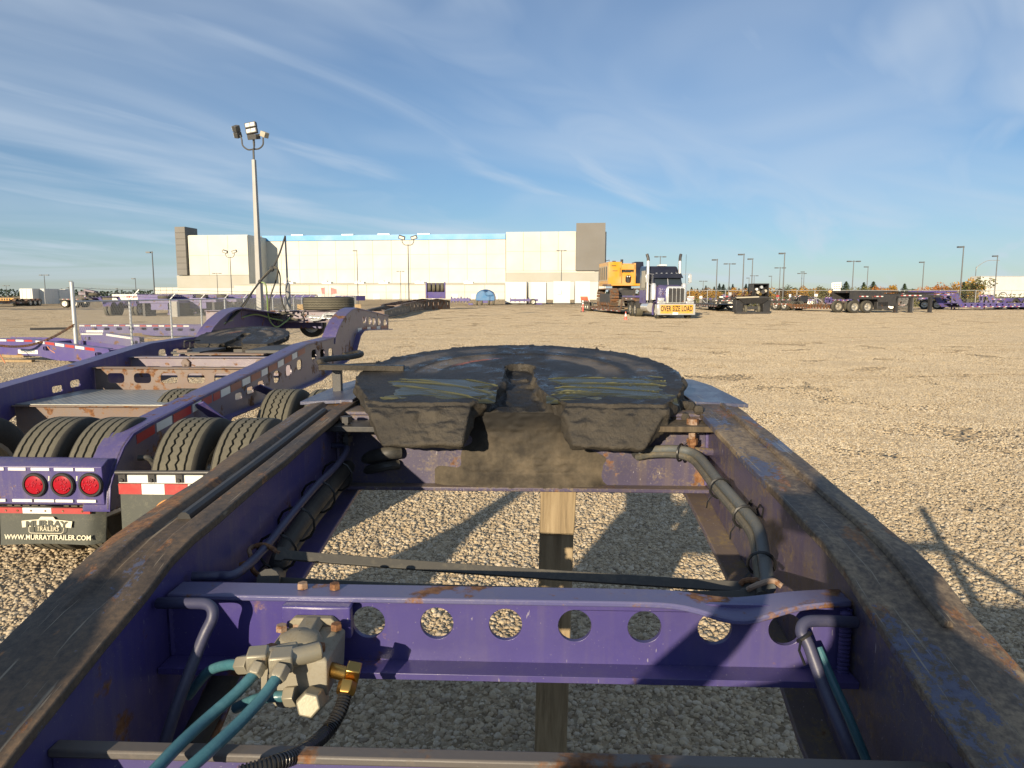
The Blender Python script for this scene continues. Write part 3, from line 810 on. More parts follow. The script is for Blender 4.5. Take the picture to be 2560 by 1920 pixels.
def wob(s, l, k=1.0):
    return k * 0.004 * noise.noise(Vector((s * 5, l * 9, 2)))
for sx, wl, fi, fo, bi, bo in ((1, 0.52, 0.492, 0.645, 0.462, 0.60), (-1, -0.64, -0.612, -0.765, -0.582, -0.72)):
    g = G()
    w2 = wl + sx * 0.014
    g.loft([[(wl, s, zb), (w2, s, zb), (w2, s, zt - 0.017), (wl, s, zt - 0.017)] for s, zt, zb in STN])
    g.loft([[(bi, s, zb - 0.002), (bo, s, zb - 0.002), (bo, s, zb - 0.018), (bi, s, zb - 0.018)] for s, zt, zb in STN])
    rail = part('side_rail', g, M['purple_dusty'] if sx > 0 else M['purple_paint'], TR, 0.003, TO)
    # finer stations for the top flange, its edges slightly bent from years of chains
    fine = []
    for i in range(len(STN) - 1):
        a, b = STN[i], STN[i + 1]
        k = max(1, int((b[0] - a[0]) / 0.05))
        fine += [tuple(a[j] + (b[j] - a[j]) * q / k for j in range(3)) for q in range(k)]
    fine.append(STN[-1])
    g = G()
    ringsA = []
    for s, zt, zb in fine:
        e1, e2 = wob(s, 1, 1.3), wob(s, 2, 1.5)
        d1, d2 = wob(s + 7, 1, 0.9), wob(s + 3, 4, 1.4)
        cut = 0.0
        if sx > 0:      # plain flange, sagging a little outward past the ridge
            prof = [(fi + e1, zt - 0.002 + d1), (fi + 0.05, zt), (fi + 0.10, zt - 0.001), (fo + e2, zt - 0.010 + d2)]
        else:           # two strips with a sunken channel between
            ch = 0.013 * min(1, max(0, (s - 0.98) / 0.1)) * min(1, max(0, (2.45 - s) / 0.15))
            prof = [(fi + e1, zt - 0.001 + d1), (fi - 0.040, zt + 0.001), (fi - 0.052, zt - ch), (fi - 0.092, zt - ch), (fi - 0.104, zt), (fo + e2, zt - 0.006 + d2)]
        ringsA.append([(x, s, z) for x, z in prof] + [(x, s, z - 0.017) for x, z in reversed(prof)])
    g.loft(ringsA)
    fl_o = part('top_flange', g, M['worn_flange_right'] if sx > 0 else M['worn_flange_left'], rail, 0.0025)
    # far end of the flange still carries its blue paint
    g = G()
    g.loft([[(fi + sx * 0.006, s, z), (fo + sx * 0.03, s, z - 0.008), (fo + sx * 0.03, s, z - 0.02), (fi + sx * 0.006, s, z - 0.012)] for s, z in ((2.30, 1.408), (2.42, 1.409), (2.8, 1.406), (3.15, 1.388), (3.5, 1.336))])
    part('paint_plate', g, M['blue_flange'], rail, 0.002)
    g = G()
    if sx > 0:
        pts = [(fi + 0.092 + wob(s, 3, 0.8), s, zt + 0.003) for s, zt, zb in fine if 0.95 <= s <= 2.30]
        g.loft([[(x - 0.008, s, z - 0.004), (x + 0.008, s, z - 0.004), (x + 0.005, s, z + 0.006), (x - 0.005, s, z + 0.006)] for x, s, z in pts])
        part('wear_bar', g, M['worn_flange_right'], rail, 0.0015)
    else:
        pts = [(fi - 0.072, s, zt - 0.006) for s, zt, zb in fine if 1.28 <= s <= 2.2]
        g.tube([p + Vector((0, 0, -0.006)) for p in map(Vector, pts)], 0.013, 10)
        part('channel_bar', g, M['black_steel'], rail)

# cross beam with the row of round holes
def lspan(s):   # inner faces of the rails
    return -0.64, 0.52
g = G()
holes = [circ(-0.407 + 0.117 * k, 1.196, 0.0282) for k in range(8)]
g.poly([(-0.638, 1.121), (0.518, 1.121), (0.518, 1.238), (-0.638, 1.238)], lambda u, v: (u, 1.142, v), (0, 0.010, 0), holes)
g.box(-0.638, 0.518, 1.098, 1.142, 1.118, 1.129)
beam = part('cross_beam', g, M['purple_beam'], TR, 0.0018, TO)
g = G()
rings = []
for k in range(60):
    u = -0.632 + 1.146 * k / 59
    bend = math.exp(-((u - 0.33) / 0.07) ** 2)
    tip = max(0, (u - 0.40) / 0.12)
    z = 1.246 - 0.012 * bend + 0.006 * tip
    s0 = 1.128 - 0.012 * bend + 0.004 * tip
    rings.append([(u, s0, z - 0.010 * bend), (u, 1.150, z), (u, 1.184, z), (u, 1.184, z - 0.010), (u, 1.150, z - 0.010), (u, s0, z - 0.010 - 0.010 * bend)])
g.loft(rings)
part('beam_flange', g, M['beam_top'], beam, 0.0025)
g = G()
for k in range(15):
    g.sphere((0.505, 1.132, 1.13 + k * 0.0072), 0.007, 8, 5, (1.5, 1.1, 0.7))
part('weld_bead', g, M['purple_beam'], beam)
# beam under the fifth wheel
g = G()
g.box(-0.64, 0.52, 2.18, 2.20, 1.150, 1.376)
g.box(-0.64, 0.52, 2.135, 2.18, 1.147, 1.160)
g.box(-0.64, 0.52, 2.176, 2.30, 1.377, 1.388)
part('cross_beam', g, M['purple_dusty'], TR, 0.003, TO, label='dusty cross beam under the fifth wheel')
# front beam at the bottom of the picture
g = G()
g.box(-0.64, 0.52, 0.841, 0.851, 1.02, 1.150)
fb_ = part('cross_beam', g, M['purple_beam'], TR, 0.003, TO, label='front cross beam with a dull grey upper flange')
g = G(); g.box(-0.64, 0.52, 0.834, 0.858, 1.150, 1.162); part('beam_flange', g, M['dull_top'], fb_, 0.003)
# beam beyond the fifth wheel
g = G()
g.box(-0.64, 0.52, 2.95, 2.97, 1.16, 1.385)
part('cross_beam', g, M['purple_dusty'], TR, 0.003, TO, label='far cross beam behind the fifth wheel')
# end pieces: brackets that carry the fifth wheel, bolted to the rails
for sx, a, b in ((-1, -0.64, -0.38), (1, 0.26, 0.52)):
    g = G()
    g.box(a, b, 2.06, 2.52, 1.345 if sx < 0 else 1.352, 1.362 if sx < 0 else 1.369)
    br = part('mounting_plate', g, M['greasy_wood'] if sx > 0 else M['black_steel'], TR, 0.002, TO)
    for (u, v) in ((-0.585, 2.10), (-0.545, 2.42)) if sx < 0 else ((0.455, 2.10), (0.42, 2.44)):
        g = G(); g.lathe([(1.295, 0.001), (1.295, 0.010), (1.308, 0.011), (1.308, 0.017), (1.326, 0.017), (1.326, 0.011), (1.368, 0.011), (1.368, 0.018), (1.386, 0.018), (1.387, 0.001)], (u, v, 0), 'z', 6)
        part('bolt', g, M['bolt_rust'] if sx > 0 else M['black_steel'], br)
g = G(); 
for _ in range(26):
    u, v = random.uniform(0.40, 0.49), random.uniform(2.16, 2.5)
    g.sphere((u, v, 1.375 + random.uniform(0, .03)), random.uniform(0.012, 0.028), 7, 5)
part('grease_lump', g, M['caked_grease'], TR, 0, TO, kind='stuff')

# ---- fifth wheel
def fifth_wheel_mesh():
    g = G()
    out = []
    # far half: an ellipse, from the right side round to the left
    for k in range(0, 41):
        a = R(-12 + 204 * k / 40)
        out.append((0.556 * math.cos(a), 0.50 * math.sin(a) + 0.0))
    out += [(-0.50, -0.22), (-0.445, -0.345), (-0.40, -0.372), (-0.135, -0.372), (-0.088, -0.29), (-0.05, -0.16)]
    for k in range(9):
        a = R(215 - 250 * k / 8)
        out.append((0.004 + 0.058 * math.cos(a), 0.085 + 0.062 * math.sin(a)))
    out += [(0.066, -0.16), (0.10, -0.29), (0.155, -0.372), (0.445, -0.372), (0.49, -0.30), (0.54, -0.15)]
    g.poly(out, lambda u, v: (u, v, 0.0), (0, 0, -0.055))
    # ramps, bending down toward the coupling side, and a skirt along the rim
    g.loft([[(-0.452, -0.33, 0.0), (-0.132, -0.33, 0.0), (-0.125, -0.33, -0.06), (-0.45, -0.33, -0.06)],
            [(-0.440, -0.385, -0.012), (-0.128, -0.385, -0.012), (-0.125, -0.375, -0.085), (-0.435, -0.375, -0.085)],
            [(-0.380, -0.468, -0.104), (-0.150, -0.468, -0.098), (-0.150, -0.44, -0.12), (-0.380, -0.44, -0.12)]])
    g.loft([[(0.150, -0.33, 0.0), (0.46, -0.33, 0.0), (0.46, -0.33, -0.06), (0.14, -0.33, -0.06)],
            [(0.145, -0.385, -0.012), (0.45, -0.385, -0.012), (0.45, -0.375, -0.085), (0.14, -0.375, -0.085)],
            [(0.170, -0.468, -0.100), (0.375, -0.468, -0.108), (0.375, -0.44, -0.125), (0.17, -0.44, -0.12)]])
    # saddle and lock housing below, caked solid
    g.loft([[(-0.17, 0.0, -0.03), (0.17, 0.0, -0.03), (0.17, 0.25, -0.03), (-0.17, 0.25, -0.03)],
            [(-0.155, -0.03, -0.10), (0.15, -0.03, -0.10), (0.20, 0.28, -0.10), (-0.20, 0.28, -0.10)],
            [(-0.11, -0.05, -0.145), (0.115, -0.05, -0.145), (0.24, 0.3, -0.15), (-0.24, 0.3, -0.15)]])
    g.loft([[(-0.135, 0.02, -0.032), (0.16, 0.02, -0.032), (0.16, 0.02, -0.09), (-0.135, 0.02, -0.09)], [(-0.125, -0.16, -0.040), (0.150, -0.16, -0.038), (0.150, -0.16, -0.085), (-0.125, -0.16, -0.085)], [(-0.105, -0.25, -0.046), (0.150, -0.25, -0.046), (0.150, -0.25, -0.075), (-0.105, -0.25, -0.075)], [(-0.085, -0.29, -0.058), (0.140, -0.29, -0.056), (0.140, -0.28, -0.070), (-0.085, -0.28, -0.070)]])
    g.loft([[(-0.50, -0.12, -0.04), (0.50, -0.12, -0.04), (0.50, 0.22, -0.04), (-0.50, 0.22, -0.04)],
            [(-0.40, -0.10, -0.12), (0.40, -0.10, -0.12), (0.40, 0.2, -0.12), (-0.40, 0.2, -0.12)]])
    me = g.mesh('fifth_wheel', smooth=0)
    ob = bpy.data.objects.new('fifth_wheel_base', me); COL.objects.link(ob)
    md = ob.modifiers.new('r', 'REMESH'); md.mode = 'VOXEL'; md.voxel_size = 0.0060
    dg = bpy.context.evaluated_depsgraph_get(); dg.update()
    me2 = bpy.data.meshes.new_from_object(ob.evaluated_get(dg))
    bpy.data.objects.remove(ob); bpy.data.meshes.remove(me)
    me2.name = 'fifth_wheel'; me2.materials.clear()
    import numpy as np
    me2.update()
    nv = len(me2.vertices)
    ca, na = np.zeros(nv * 3, dtype=np.float32), np.zeros(nv * 3, dtype=np.float32)
    me2.vertices.foreach_get('co', ca); me2.vertices.foreach_get('normal', na)
    res = []
    for i in range(nv):
        c, n = Vector(ca[3 * i:3 * i + 3]), Vector(na[3 * i:3 * i + 3])
        r = math.hypot(c.x, c.y * 1.12)
        nz = noise.noise(c * 14) * 0.5 + noise.noise(c * 34) * 0.35 + noise.noise(c * 80) * 0.2
        if n.z > 0.75 and c.z > -0.02:
            edge = min(1, max(0, (r - 0.49) / 0.05)) + min(1, max(0, (-0.30 - c.y) / 0.06)) + (1 if abs(c.x) < 0.11 and c.y < 0.35 else 0) * 0.8
            amp = 0.0012 + 0.006 * min(1, edge)
            wear = -0.0025 if 0.285 < r < 0.365 and c.y > 0 else 0.0
            q = c + n * (nz * amp) + Vector((0, 0, wear))
        else:
            low = noise.noise(c * 6)
            top = min(1, max(0, (c.z + 0.075) / 0.05))
            lump = max(0, noise.noise(c * 22 + Vector((9, 2, 5))) - 0.12) * 0.030 * top
            q = c + n * (nz * 0.010 + low * 0.007 + lump)
        res += [q.x, q.y, q.z]
    me2.vertices.foreach_set('co', res)
    me2.polygons.foreach_set('use_smooth', [True] * len(me2.polygons))
    me2.update()
    return me2
FWM = fifth_wheel_mesh()
TILT = math.atan(0.13)
def fifth_wheel(parent, centre, off, tilt=TILT):
    o = part('fifth_wheel', FWM, M['caked_grease'], parent, 0, Vector(centre) + off)
    o.rotation_euler = (tilt, 0, 0)
    return o
FW = fifth_wheel(TR, (-0.075, 2.45, 1.481), TO)

def grease_patch(u0, u1, v0, v1, seed, lean):
    nx, ny = 190, 130
    vs, fc, rd = [], [], []
    for j in range(ny + 1):
        for i in range(nx + 1):
            a, b = i / nx, j / ny
            u, v = u0 + (u1 - u0) * a, v0 + (v1 - v0) * b
            vv = v + lean * (u - u0) + 0.030 * math.sin(u * 8 + seed) * (1 if seed == 1 else 0.35)
            s1 = noise.noise(Vector((u * 1.7 + seed * 3, vv * 21, seed)))
            s2 = noise.noise(Vector((u * 4.0, vv * 46, seed + 4)))
            ridge = max(0, 1 - abs(s1) * 13) ** 1.5 * (0.35 + 0.65 * max(0, noise.noise(Vector((u * 9, vv * 9, 1))) + 0.4))
            ridge2 = max(0, 1 - abs(s2) * 11) ** 1.5 * max(0, noise.noise(Vector((u * 7, vv * 12, 6))) + 0.25)
            e = min(a, 1 - a) * 8 + 1.1 * noise.noise(Vector((u * 11, v * 26, 3 + seed))) - 0.1
            f = min(b, 1 - b) * 6 + 0.9 * noise.noise(Vector((u * 8, v * 12, 8 + seed))) - 0.1
            mk = max(-0.7, min(1, min(e, f)))
            rim = max(0, 1 - abs(mk - 0.22) * 4)
            k_ = max(0, min(1, mk * 3))
            z = -0.006 + 0.009 * max(mk, -0.6) + (0.0065 * ridge + 0.003 * ridge2 + 0.002 * s1) * k_ + 0.003 * rim
            vs.append((u, v, z)); rd.append(min(1, (ridge * 0.75 + ridge2 * 0.5) * k_ + 0.35 * rim * max(0, noise.noise(Vector((u * 20, v * 20, 2))) + 0.3)))
    for j in range(ny):
        for i in range(nx):
            k = j * (nx + 1) + i
            fc.append((k, k + 1, k + nx + 2, k + nx + 1))
    g = G(); g.add(vs, fc)
    me = g.mesh('grease', recalc=False, smooth=80)
    at_ = me.attributes.new('ridge', 'FLOAT', 'POINT'); at_.data.foreach_set('value', rd)
    return me
part('grease', grease_patch(-0.43, -0.06, -0.350, -0.07, 1, 0.35), M['wet_grease'], FW)
part('grease', grease_patch(0.095, 0.490, -0.350, -0.01, 2, 0.05), M['wet_grease'], FW)

# grease pushed out over the beam below the throat
def smear(l0, l1, z0, z1, s, seed, mound):
    nx, nz_ = 70, 60
    vs, fc = [], []
    for j in range(nz_ + 1):
        for i in range(nx + 1):
            a, b = i / nx, j / nz_
            u, z = l0 + (l1 - l0) * a, z0 + (z1 - z0) * b
            wid = 0.5 - 0.30 * abs(math.sin(b * 2.6)) ** 1.5 + 0.16 * b
            e = (wid - abs(a - 0.5)) * 5 + 0.8 * noise.noise(Vector((u * 14, z * 14, seed)))
            mk = max(-0.6, min(1, e))
            h = 0.006 * mk + (0.010 * abs(noise.noise(Vector((u * 40, z * 46, seed)))) + mound * (max(0, 0.16 - b) * 0.22 + max(0, b - 0.72) * 0.10)) * max(0, mk)
            vs.append((u, s - h + 0.001, z))
    for j in range(nz_):
        for i in range(nx):
            k = j * (nx + 1) + i
            fc.append((k, k + 1, k + nx + 2, k + nx + 1))
    g = G(); g.add(vs, fc); return g
part('grease_smear', smear(-0.33, 0.24, 1.158, 1.394, 2.1785, 5, 1.0), M['dirt_smear'], TR, 0, TO, recalc=False, smooth=80)

# release handle on the left of the plate: a flat bar with a loop, on its own post
a = [fs(x, y, s) for x, y, s in ((985, 912, 2.62), (900, 915, 2.6), (835, 918, 2.55), (800, 906, 2.5), (815, 898, 2.55), (870, 893, 2.75), (898, 888, 2.85), (903, 884, 2.9), (893, 882, 2.95), (860, 888, 2.9))]
g = G(); g.tube(smoothpath(a, 5), 0.0115, 10)
g.bar(fs(1010, 920, 2.5), fs(800, 917, 2.47), 0.05, 0.018)
hd = part('release_handle', g, M['caked_grease'], TR, 0.002, TO)
pz = fs(843, 925, 2.55)
g = G(); g.box(pz.x - 0.016, pz.x + 0.016, pz.y - 0.012, pz.y + 0.012, 1.13, pz.z)
part('handle_post', g, M['black_frame'], TR, 0.002, TO)

# ---- conduits and hoses along the rails
def tie(parent, p, r, d, n=12, thick=0.0032, tail=True):
    g = G(); p = Vector(p); d = Vector(d).normalized()
    a = d.orthogonal().normalized(); b = d.cross(a)
    ring = [p + (a * math.cos(2 * math.pi * k / n) + b * math.sin(2 * math.pi * k / n)) * r for k in range(n + 1)]
    g.tube(ring, thick, 5)
    if tail: g.tube([p + a * r, p + a * (r + 0.02) + d * 0.01, p + a * (r + 0.03) + d * 0.03], 0.002, 4)
    part('cable_tie', g, M['black_plastic'], parent)
# left rail: conduit with a thick black hose slung under it
tail_pts = [fs(595, 1432, 1.24), fs(545, 1440, 1.22), fs(480, 1441, 1.21)]
path = smoothpath([fs(806, 1115, 2.13), fs(866, 1117, 2.10)] + [fl(x, y, -0.585) for x, y in ((845, 1160), (790, 1215), (720, 1297), (660, 1372))] + tail_pts, 8)
g = G(); g.tube(path, 0.0088, 12)
cd = part('conduit', g, M['blue_conduit'], TR, 0, TO)
hp = smoothpath([fs(1000, 1130, 2.17), fs(960, 1135, 2.15)] + [fl(x, y, -0.60) for x, y in ((880, 1160), (820, 1225), (745, 1320), (700, 1395), (690, 1440))] + [fs(670, 1450, 1.27)], 8)
g = G(); g.tube(hp, 0.021, 12)
part('air_hose', g, M['hose_rubber'], TR, 0, TO)
hp2 = [p + Vector((-0.005, 0, -0.04)) for p in hp]
g = G(); g.tube(hp2, 0.015, 10)
part('air_hose', g, M['hose_rubber'], TR, 0, TO)
for i in (18, 24, 30, 37):
    if i < len(path) - 1: tie(cd, (path[i] + hp[min(i + 2, len(hp) - 1)]) / 2 + Vector((0, 0, -0.012)), 0.045, path[i + 1] - path[i - 1])
# right rail: dusty hose pair that drops from the beam and runs back along the rail
RP = [fs(1603, 1131, 2.16), fs(1640, 1124, 2.12), fs(1700, 1124, 2.08), fs(1745, 1140, 2.02), fs(1800, 1205, 1.75), fs(1850, 1262, 1.60), fs(1895, 1320, 1.47), fs(1910, 1390, 1.34), fs(1922, 1470, 1.24)]
rp = smoothpath(RP, 8)
g = G(); g.tube(rp, 0.0125, 12)
rc = part('air_hose', g, M['dusty_conduit'], TR, 0, TO)
rp2 = [p + Vector((-0.012, 0.0, -0.016)) for p in rp]
g = G(); g.tube(rp2, 0.0100, 10)
part('air_hose', g, M['hose_dusty'], TR, 0, TO)
for i in (17, 33, 43, 57):
    tie(rc, (rp[i] + rp2[i]) / 2, 0.0255, rp[i + 1] - rp[i - 1])
g = G(); g.tube([fs(1735, 1127, 2.1), fs(1792, 1131, 2.12)], 0.012, 10)
part('pipe_stub', g, M['purple_dusty'], TR, 0, TO)
g = G(); g.lathe([(-0.004, 0.028), (0.004, 0.028)], (fs(1600, 1128, 2.176)), 'y', 20, True)
part('hose_port', g, M['black_plastic'], TR, 0, TO)
# dark letters chalked on the right rail wall
pts = [[(1872, 1260), (1878, 1250), (1876, 1275)], [(1893, 1272), (1900, 1262), (1909, 1272), (1905, 1292), (1895, 1290), (1893, 1272)]]
for st in pts:
    g = G(); g.tube([fl(x, y, 0.5185) for x, y in st], 0.0025, 5)
    part('marking', g, M['black_plastic'], TR, 0, TO)
# weld beads where the beams meet the rails
for s_, z0_, z1_ in ((1.148, 1.13, 1.235), (2.176, 1.165, 1.37)):
    for l_, sg in ((-0.636, 1), (0.516, -1)):
        g = G(); n_ = int((z1_ - z0_) / 0.007); g.tube([(l_ + 0.0015 * (k % 2), s_ - 0.004, z0_ + (z1_ - z0_) * k / n_) for k in range(n_ + 1)], [0.005 + 0.0016 * (k % 2) for k in range(n_ + 1)], 6)
        part('weld_bead', g, M['purple_paint'], TR, 0, TO)
# pipe that leaves the right end of the holed beam and bends down to the bottom edge, with a teal line behind it
pp = smoothpath([fs(2140, 1556, 1.10), fs(2060, 1552, 1.09), fs(2015, 1556, 1.08), fs(2003, 1580, 1.07), fs(2020, 1610, 1.06), fs(2060, 1720, 1.03), fs(2110, 1840, 0.99), fs(2160, 1960, 0.96)], 8)
g = G(); g.tube(pp, 0.0092, 12)
bp = part('bent_pipe', g, M['blue_conduit'], TR, 0, TO)
tie(bp, pp[29], 0.0115, pp[30] - pp[28], tail=True)
g = G(); g.tube(smoothpath([fs(2045, 1620, 1.10), fs(2080, 1700, 1.07), fs(2125, 1800, 1.04), fs(2190, 1960, 1.0)], 8), 0.0072, 10)
part('air_line', g, M['teal_tube'], TR, 0, TO)
pp = smoothpath([fs(395, 1508, 1.10), fs(470, 1508, 1.09), fs(520, 1512, 1.08), fs(532, 1540, 1.07), fs(510, 1590, 1.06), fs(470, 1690, 1.03), fs(430, 1800, 1.0), fs(385, 1950, 0.96)], 8)
g = G(); g.tube(pp, 0.0092, 12)
part('bent_pipe', g, M['blue_conduit'], TR, 0, TO)
g = G()
hs = smoothpath([fs(555, 1545, 1.30), fs(600, 1530, 1.27), fs(610, 1600, 1.24), fs(560, 1700, 1.2), fs(480, 1860, 1.12)], 8)
g.tube(hs, 0.024, 12)
part('air_hose', g, M['hose_rubber'], TR, 0, TO)

# ---- relay valve under its bracket on the holed beam
g = G()
g.box(-0.428, -0.312, 1.108, 1.126, 1.182, 1.236)
g.box(-0.428, -0.312, 1.108, 1.142, 1.232, 1.2375)
vb = part('valve_bracket', g, M['purple_beam'], TR, 0.003, TO)
for u in (-0.408, -0.352):
    g = G(); g.hexa((u, 1.160, 1.247), 0.0095, 0.010, (0, 0, 1)); part('bolt', g, M['bolt_rust'], vb)
g = G()
# body: tapering casting leaning out from the bracket, rounded shoulders
g.loft([[(-0.424, 1.005, 1.142), (-0.322, 1.005, 1.142), (-0.322, 1.095, 1.142), (-0.424, 1.095, 1.142)],
        [(-0.424, 1.002, 1.150), (-0.321, 1.002, 1.150), (-0.321, 1.098, 1.150), (-0.424, 1.098, 1.150)],
        [(-0.422, 1.002, 1.196), (-0.320, 1.002, 1.200), (-0.318, 1.10, 1.202), (-0.424, 1.10, 1.198)],
        [(-0.414, 1.012, 1.205), (-0.330, 1.012, 1.208), (-0.326, 1.094, 1.212), (-0.416, 1.094, 1.208)]])
g.lathe([(-0.018, 0.030), (0.0, 0.036), (0.012, 0.030), (0.018, 0.016), (0.02, 0.001)], (-0.375, 1.045, 1.207), 'z', 18)
g.loft([[(-0.412, 1.10, 1.176), (-0.330, 1.10, 1.176), (-0.330, 1.108, 1.176), (-0.412, 1.108, 1.176)],
        [(-0.412, 1.094, 1.214), (-0.330, 1.094, 1.214), (-0.330, 1.108, 1.214), (-0.412, 1.108, 1.214)],
        [(-0.402, 1.094, 1.224), (-0.340, 1.094, 1.224), (-0.340, 1.108, 1.224), (-0.402, 1.108, 1.224)]])
g.loft([[(-0.392, 1.02, 1.210), (-0.352, 1.02, 1.210), (-0.352, 1.098, 1.214), (-0.392, 1.098, 1.214)],
        [(-0.384, 1.03, 1.224), (-0.360, 1.03, 1.224), (-0.360, 1.096, 1.226), (-0.384, 1.096, 1.226)]])
g.lathe([(-0.02, 0.028), (0.0, 0.028)], (-0.388, 1.03, 1.142), 'z', 20, True)
rv = part('relay_valve', g, M['cast_metal'], TR, 0.0025, TO, seg=3)
for c, ax in (((-0.399, 1.094, 1.2), (0, -1, 0)), ((-0.343, 1.094, 1.2), (0, -1, 0))):
    g = G(); g.tube([Vector(c) + Vector((0, 0.006, 0)), c], 0.013, 14); g.hexa(c, 0.0095, 0.009, ax)
    part('bolt', g, M['bolt_rust'], rv)
for c in ((-0.418, 1.082, 1.208), (-0.328, 1.082, 1.212), (-0.336, 1.020, 1.208), (-0.412, 1.020, 1.205)):
    g = G(); g.hexa(c, 0.0095, 0.010, (0, 0, 1)); part('bolt', g, M['bolt_rust'], rv)
# elbows on the left with teal lines leaving toward the lower left
def px(x, y, s): return fs(x, y, s)
def fitting(name, mat, pts, r, parent):
    g = G()
    for a, b in zip(pts[:-1], pts[1:]):
        g.hexa(a, r, (Vector(b) - Vector(a)).length, Vector(b) - Vector(a))
    return part(name, g, mat, parent, 0.001)
e1 = px(705, 1650, 0.985); 
g = G(); g.obox(e1, (0.034, 0.032, 0.027), (0.1, 0, 0.2)); g.tube([e1, e1 + Vector((0.05, 0.03, 0.0))], 0.014, 12)
part('elbow', g, M['fitting_steel'], rv, 0.003)
fitting('hex_nut', M['fitting_steel'], [px(706, 1668, 0.970), px(690, 1700, 0.952)], 0.0135, rv)
e2 = px(645, 1645, 0.99)
g = G(); g.obox(e2, (0.030, 0.03, 0.026), (0.1, 0, 0.2)); g.tube([e2, e2 + Vector((0.05, 0.03, 0.0))], 0.012, 12)
part('elbow', g, M['fitting_steel'], rv, 0.003)
fitting('hex_nut', M['fitting_steel'], [px(648, 1662, 0.975), px(634, 1690, 0.96)], 0.0125, rv)
g = G(); g.tube(smoothpath([px(694, 1692, 0.955), px(655, 1745, 0.92), px(595, 1810, 0.87), px(520, 1880, 0.815), px(440, 1950, 0.77)], 8), 0.0084, 14)
part('air_line', g, M['teal_tube'], TR, 0, TO)
g = G(); g.tube(smoothpath([px(634, 1688, 0.962), px(588, 1735, 0.93), px(520, 1795, 0.885), px(450, 1860, 0.83), px(370, 1945, 0.77)], 8), 0.0082, 14)
part('air_line', g, M['teal_tube'], TR, 0, TO)
g = G(); g.tube(smoothpath([px(600, 1664, 1.02), px(570, 1662, 1.03), px(520, 1680, 1.05), px(470, 1740, 1.06)], 8), 0.0080, 14)
part('air_line', g, M['teal_tube'], TR, 0, TO)
fitting('hex_nut', M['fitting_steel'], [px(628, 1660, 1.0), px(598, 1662, 1.01)], 0.015, rv)
# lower left line and the hex cap
g = G(); g.tube(smoothpath([px(714, 1740, 1.0), px(680, 1742, 1.0), px(640, 1748, 1.02), px(590, 1770, 1.05)], 6), 0.0084, 14)
part('air_line', g, M['teal_tube'], TR, 0, TO)
fitting('hex_nut', M['fitting_steel'], [px(745, 1738, 0.998), px(714, 1740, 1.0)], 0.0165, rv)
c0 = px(792, 1740, 1.02); c1 = px(770, 1764, 0.955)
g = G(); g.hexa(c0, 0.021, (c1 - c0).length, c1 - c0)
part('hex_cap', g, M['fitting_steel'], rv, 0.002)
# brass elbow and the spiral wrapped black hose
b0 = px(880, 1690, 1.01)
g = G(); g.obox(b0, (0.022, 0.024, 0.036), (0.15, 0.25, 0.1)); g.tube([b0 + Vector((-0.05, 0.02, 0.002)), b0], 0.0115, 12)
part('brass_elbow', g, M['brass'], rv, 0.002)
fitting('brass_nut', M['brass'], [px(870, 1705, 1.0), px(862, 1738, 0.985)], 0.0145, rv)
hp = smoothpath([px(864, 1732, 0.99), px(850, 1778, 0.965), px(815, 1832, 0.93), px(755, 1880, 0.86), px(690, 1908, 0.815), px(600, 1935, 0.79)], 60)
ln = [0.0]
for a, b in zip(hp[:-1], hp[1:]): ln.append(ln[-1] + (b - a).length)
rad = [0.0088 + 0.0018 * (1 if (x / 0.0048) % 1.0 < 0.55 else 0) for x in ln]
g = G(); g.tube(hp, rad, 12)
part('spiral_hose', g, M['black_hose'], TR, 0, TO, smooth=25)

# ---- two rubber straps stretched across the frame, hooked at both sides (things of their own)
def strap(label, pts, w, hooks):
    P = [Vector(p) for p in pts]
    base = P[0]
    loc = (base.x * CY + base.y * SY, -base.x * SY + base.y * CY, base.z)
    root = thing('rubber_strap', label, 'strap', loc, -YAW, 'rubber straps stretched across the near trailer frame')
    off = -base
    g = G()
    sm = smoothpath(P, 10)
    rings = []
    for i, p in enumerate(sm):
        d = (sm[min(i + 1, len(sm) - 1)] - sm[max(i - 1, 0)]).normalized()
        sd_ = d.cross(Vector((0, -0.75, 0.66))).normalized()
        t = i / (len(sm) - 1)
        ww = w * (1.5 if t < 0.06 or t > 0.93 else 1.0)
        rings.append([p + sd_ * ww / 2 + d.cross(sd_) * 0.004, p - sd_ * ww / 2 + d.cross(sd_) * 0.004, p - sd_ * ww / 2 - d.cross(sd_) * 0.004, p + sd_ * ww / 2 - d.cross(sd_) * 0.004])
    g.loft(rings)
    part('strap_band', g, M['strap_rubber'], root, 0.0015, off)
    for h in hooks:
        g = G(); g.tube(smoothpath(h, 6), 0.0052, 8)
        part('hook', g, M['bolt_rust'], root, 0, off)
    return root
strap('upper rubber strap across the frame, dusty grey and hooked round the right hose',
      [fs(690, 1385, 1.42), fs(800, 1395, 1.42), fs(1200, 1425, 1.40), fs(1600, 1452, 1.36), fs(1830, 1466, 1.31), fs(1880, 1466, 1.29)], 0.020,
      [[fs(1850, 1462, 1.30), fs(1862, 1452, 1.30), fs(1890, 1450, 1.28), fs(1905, 1455, 1.27)], [fs(700, 1384, 1.42), fs(660, 1362, 1.44), fs(625, 1372, 1.44), fs(628, 1395, 1.42)]])
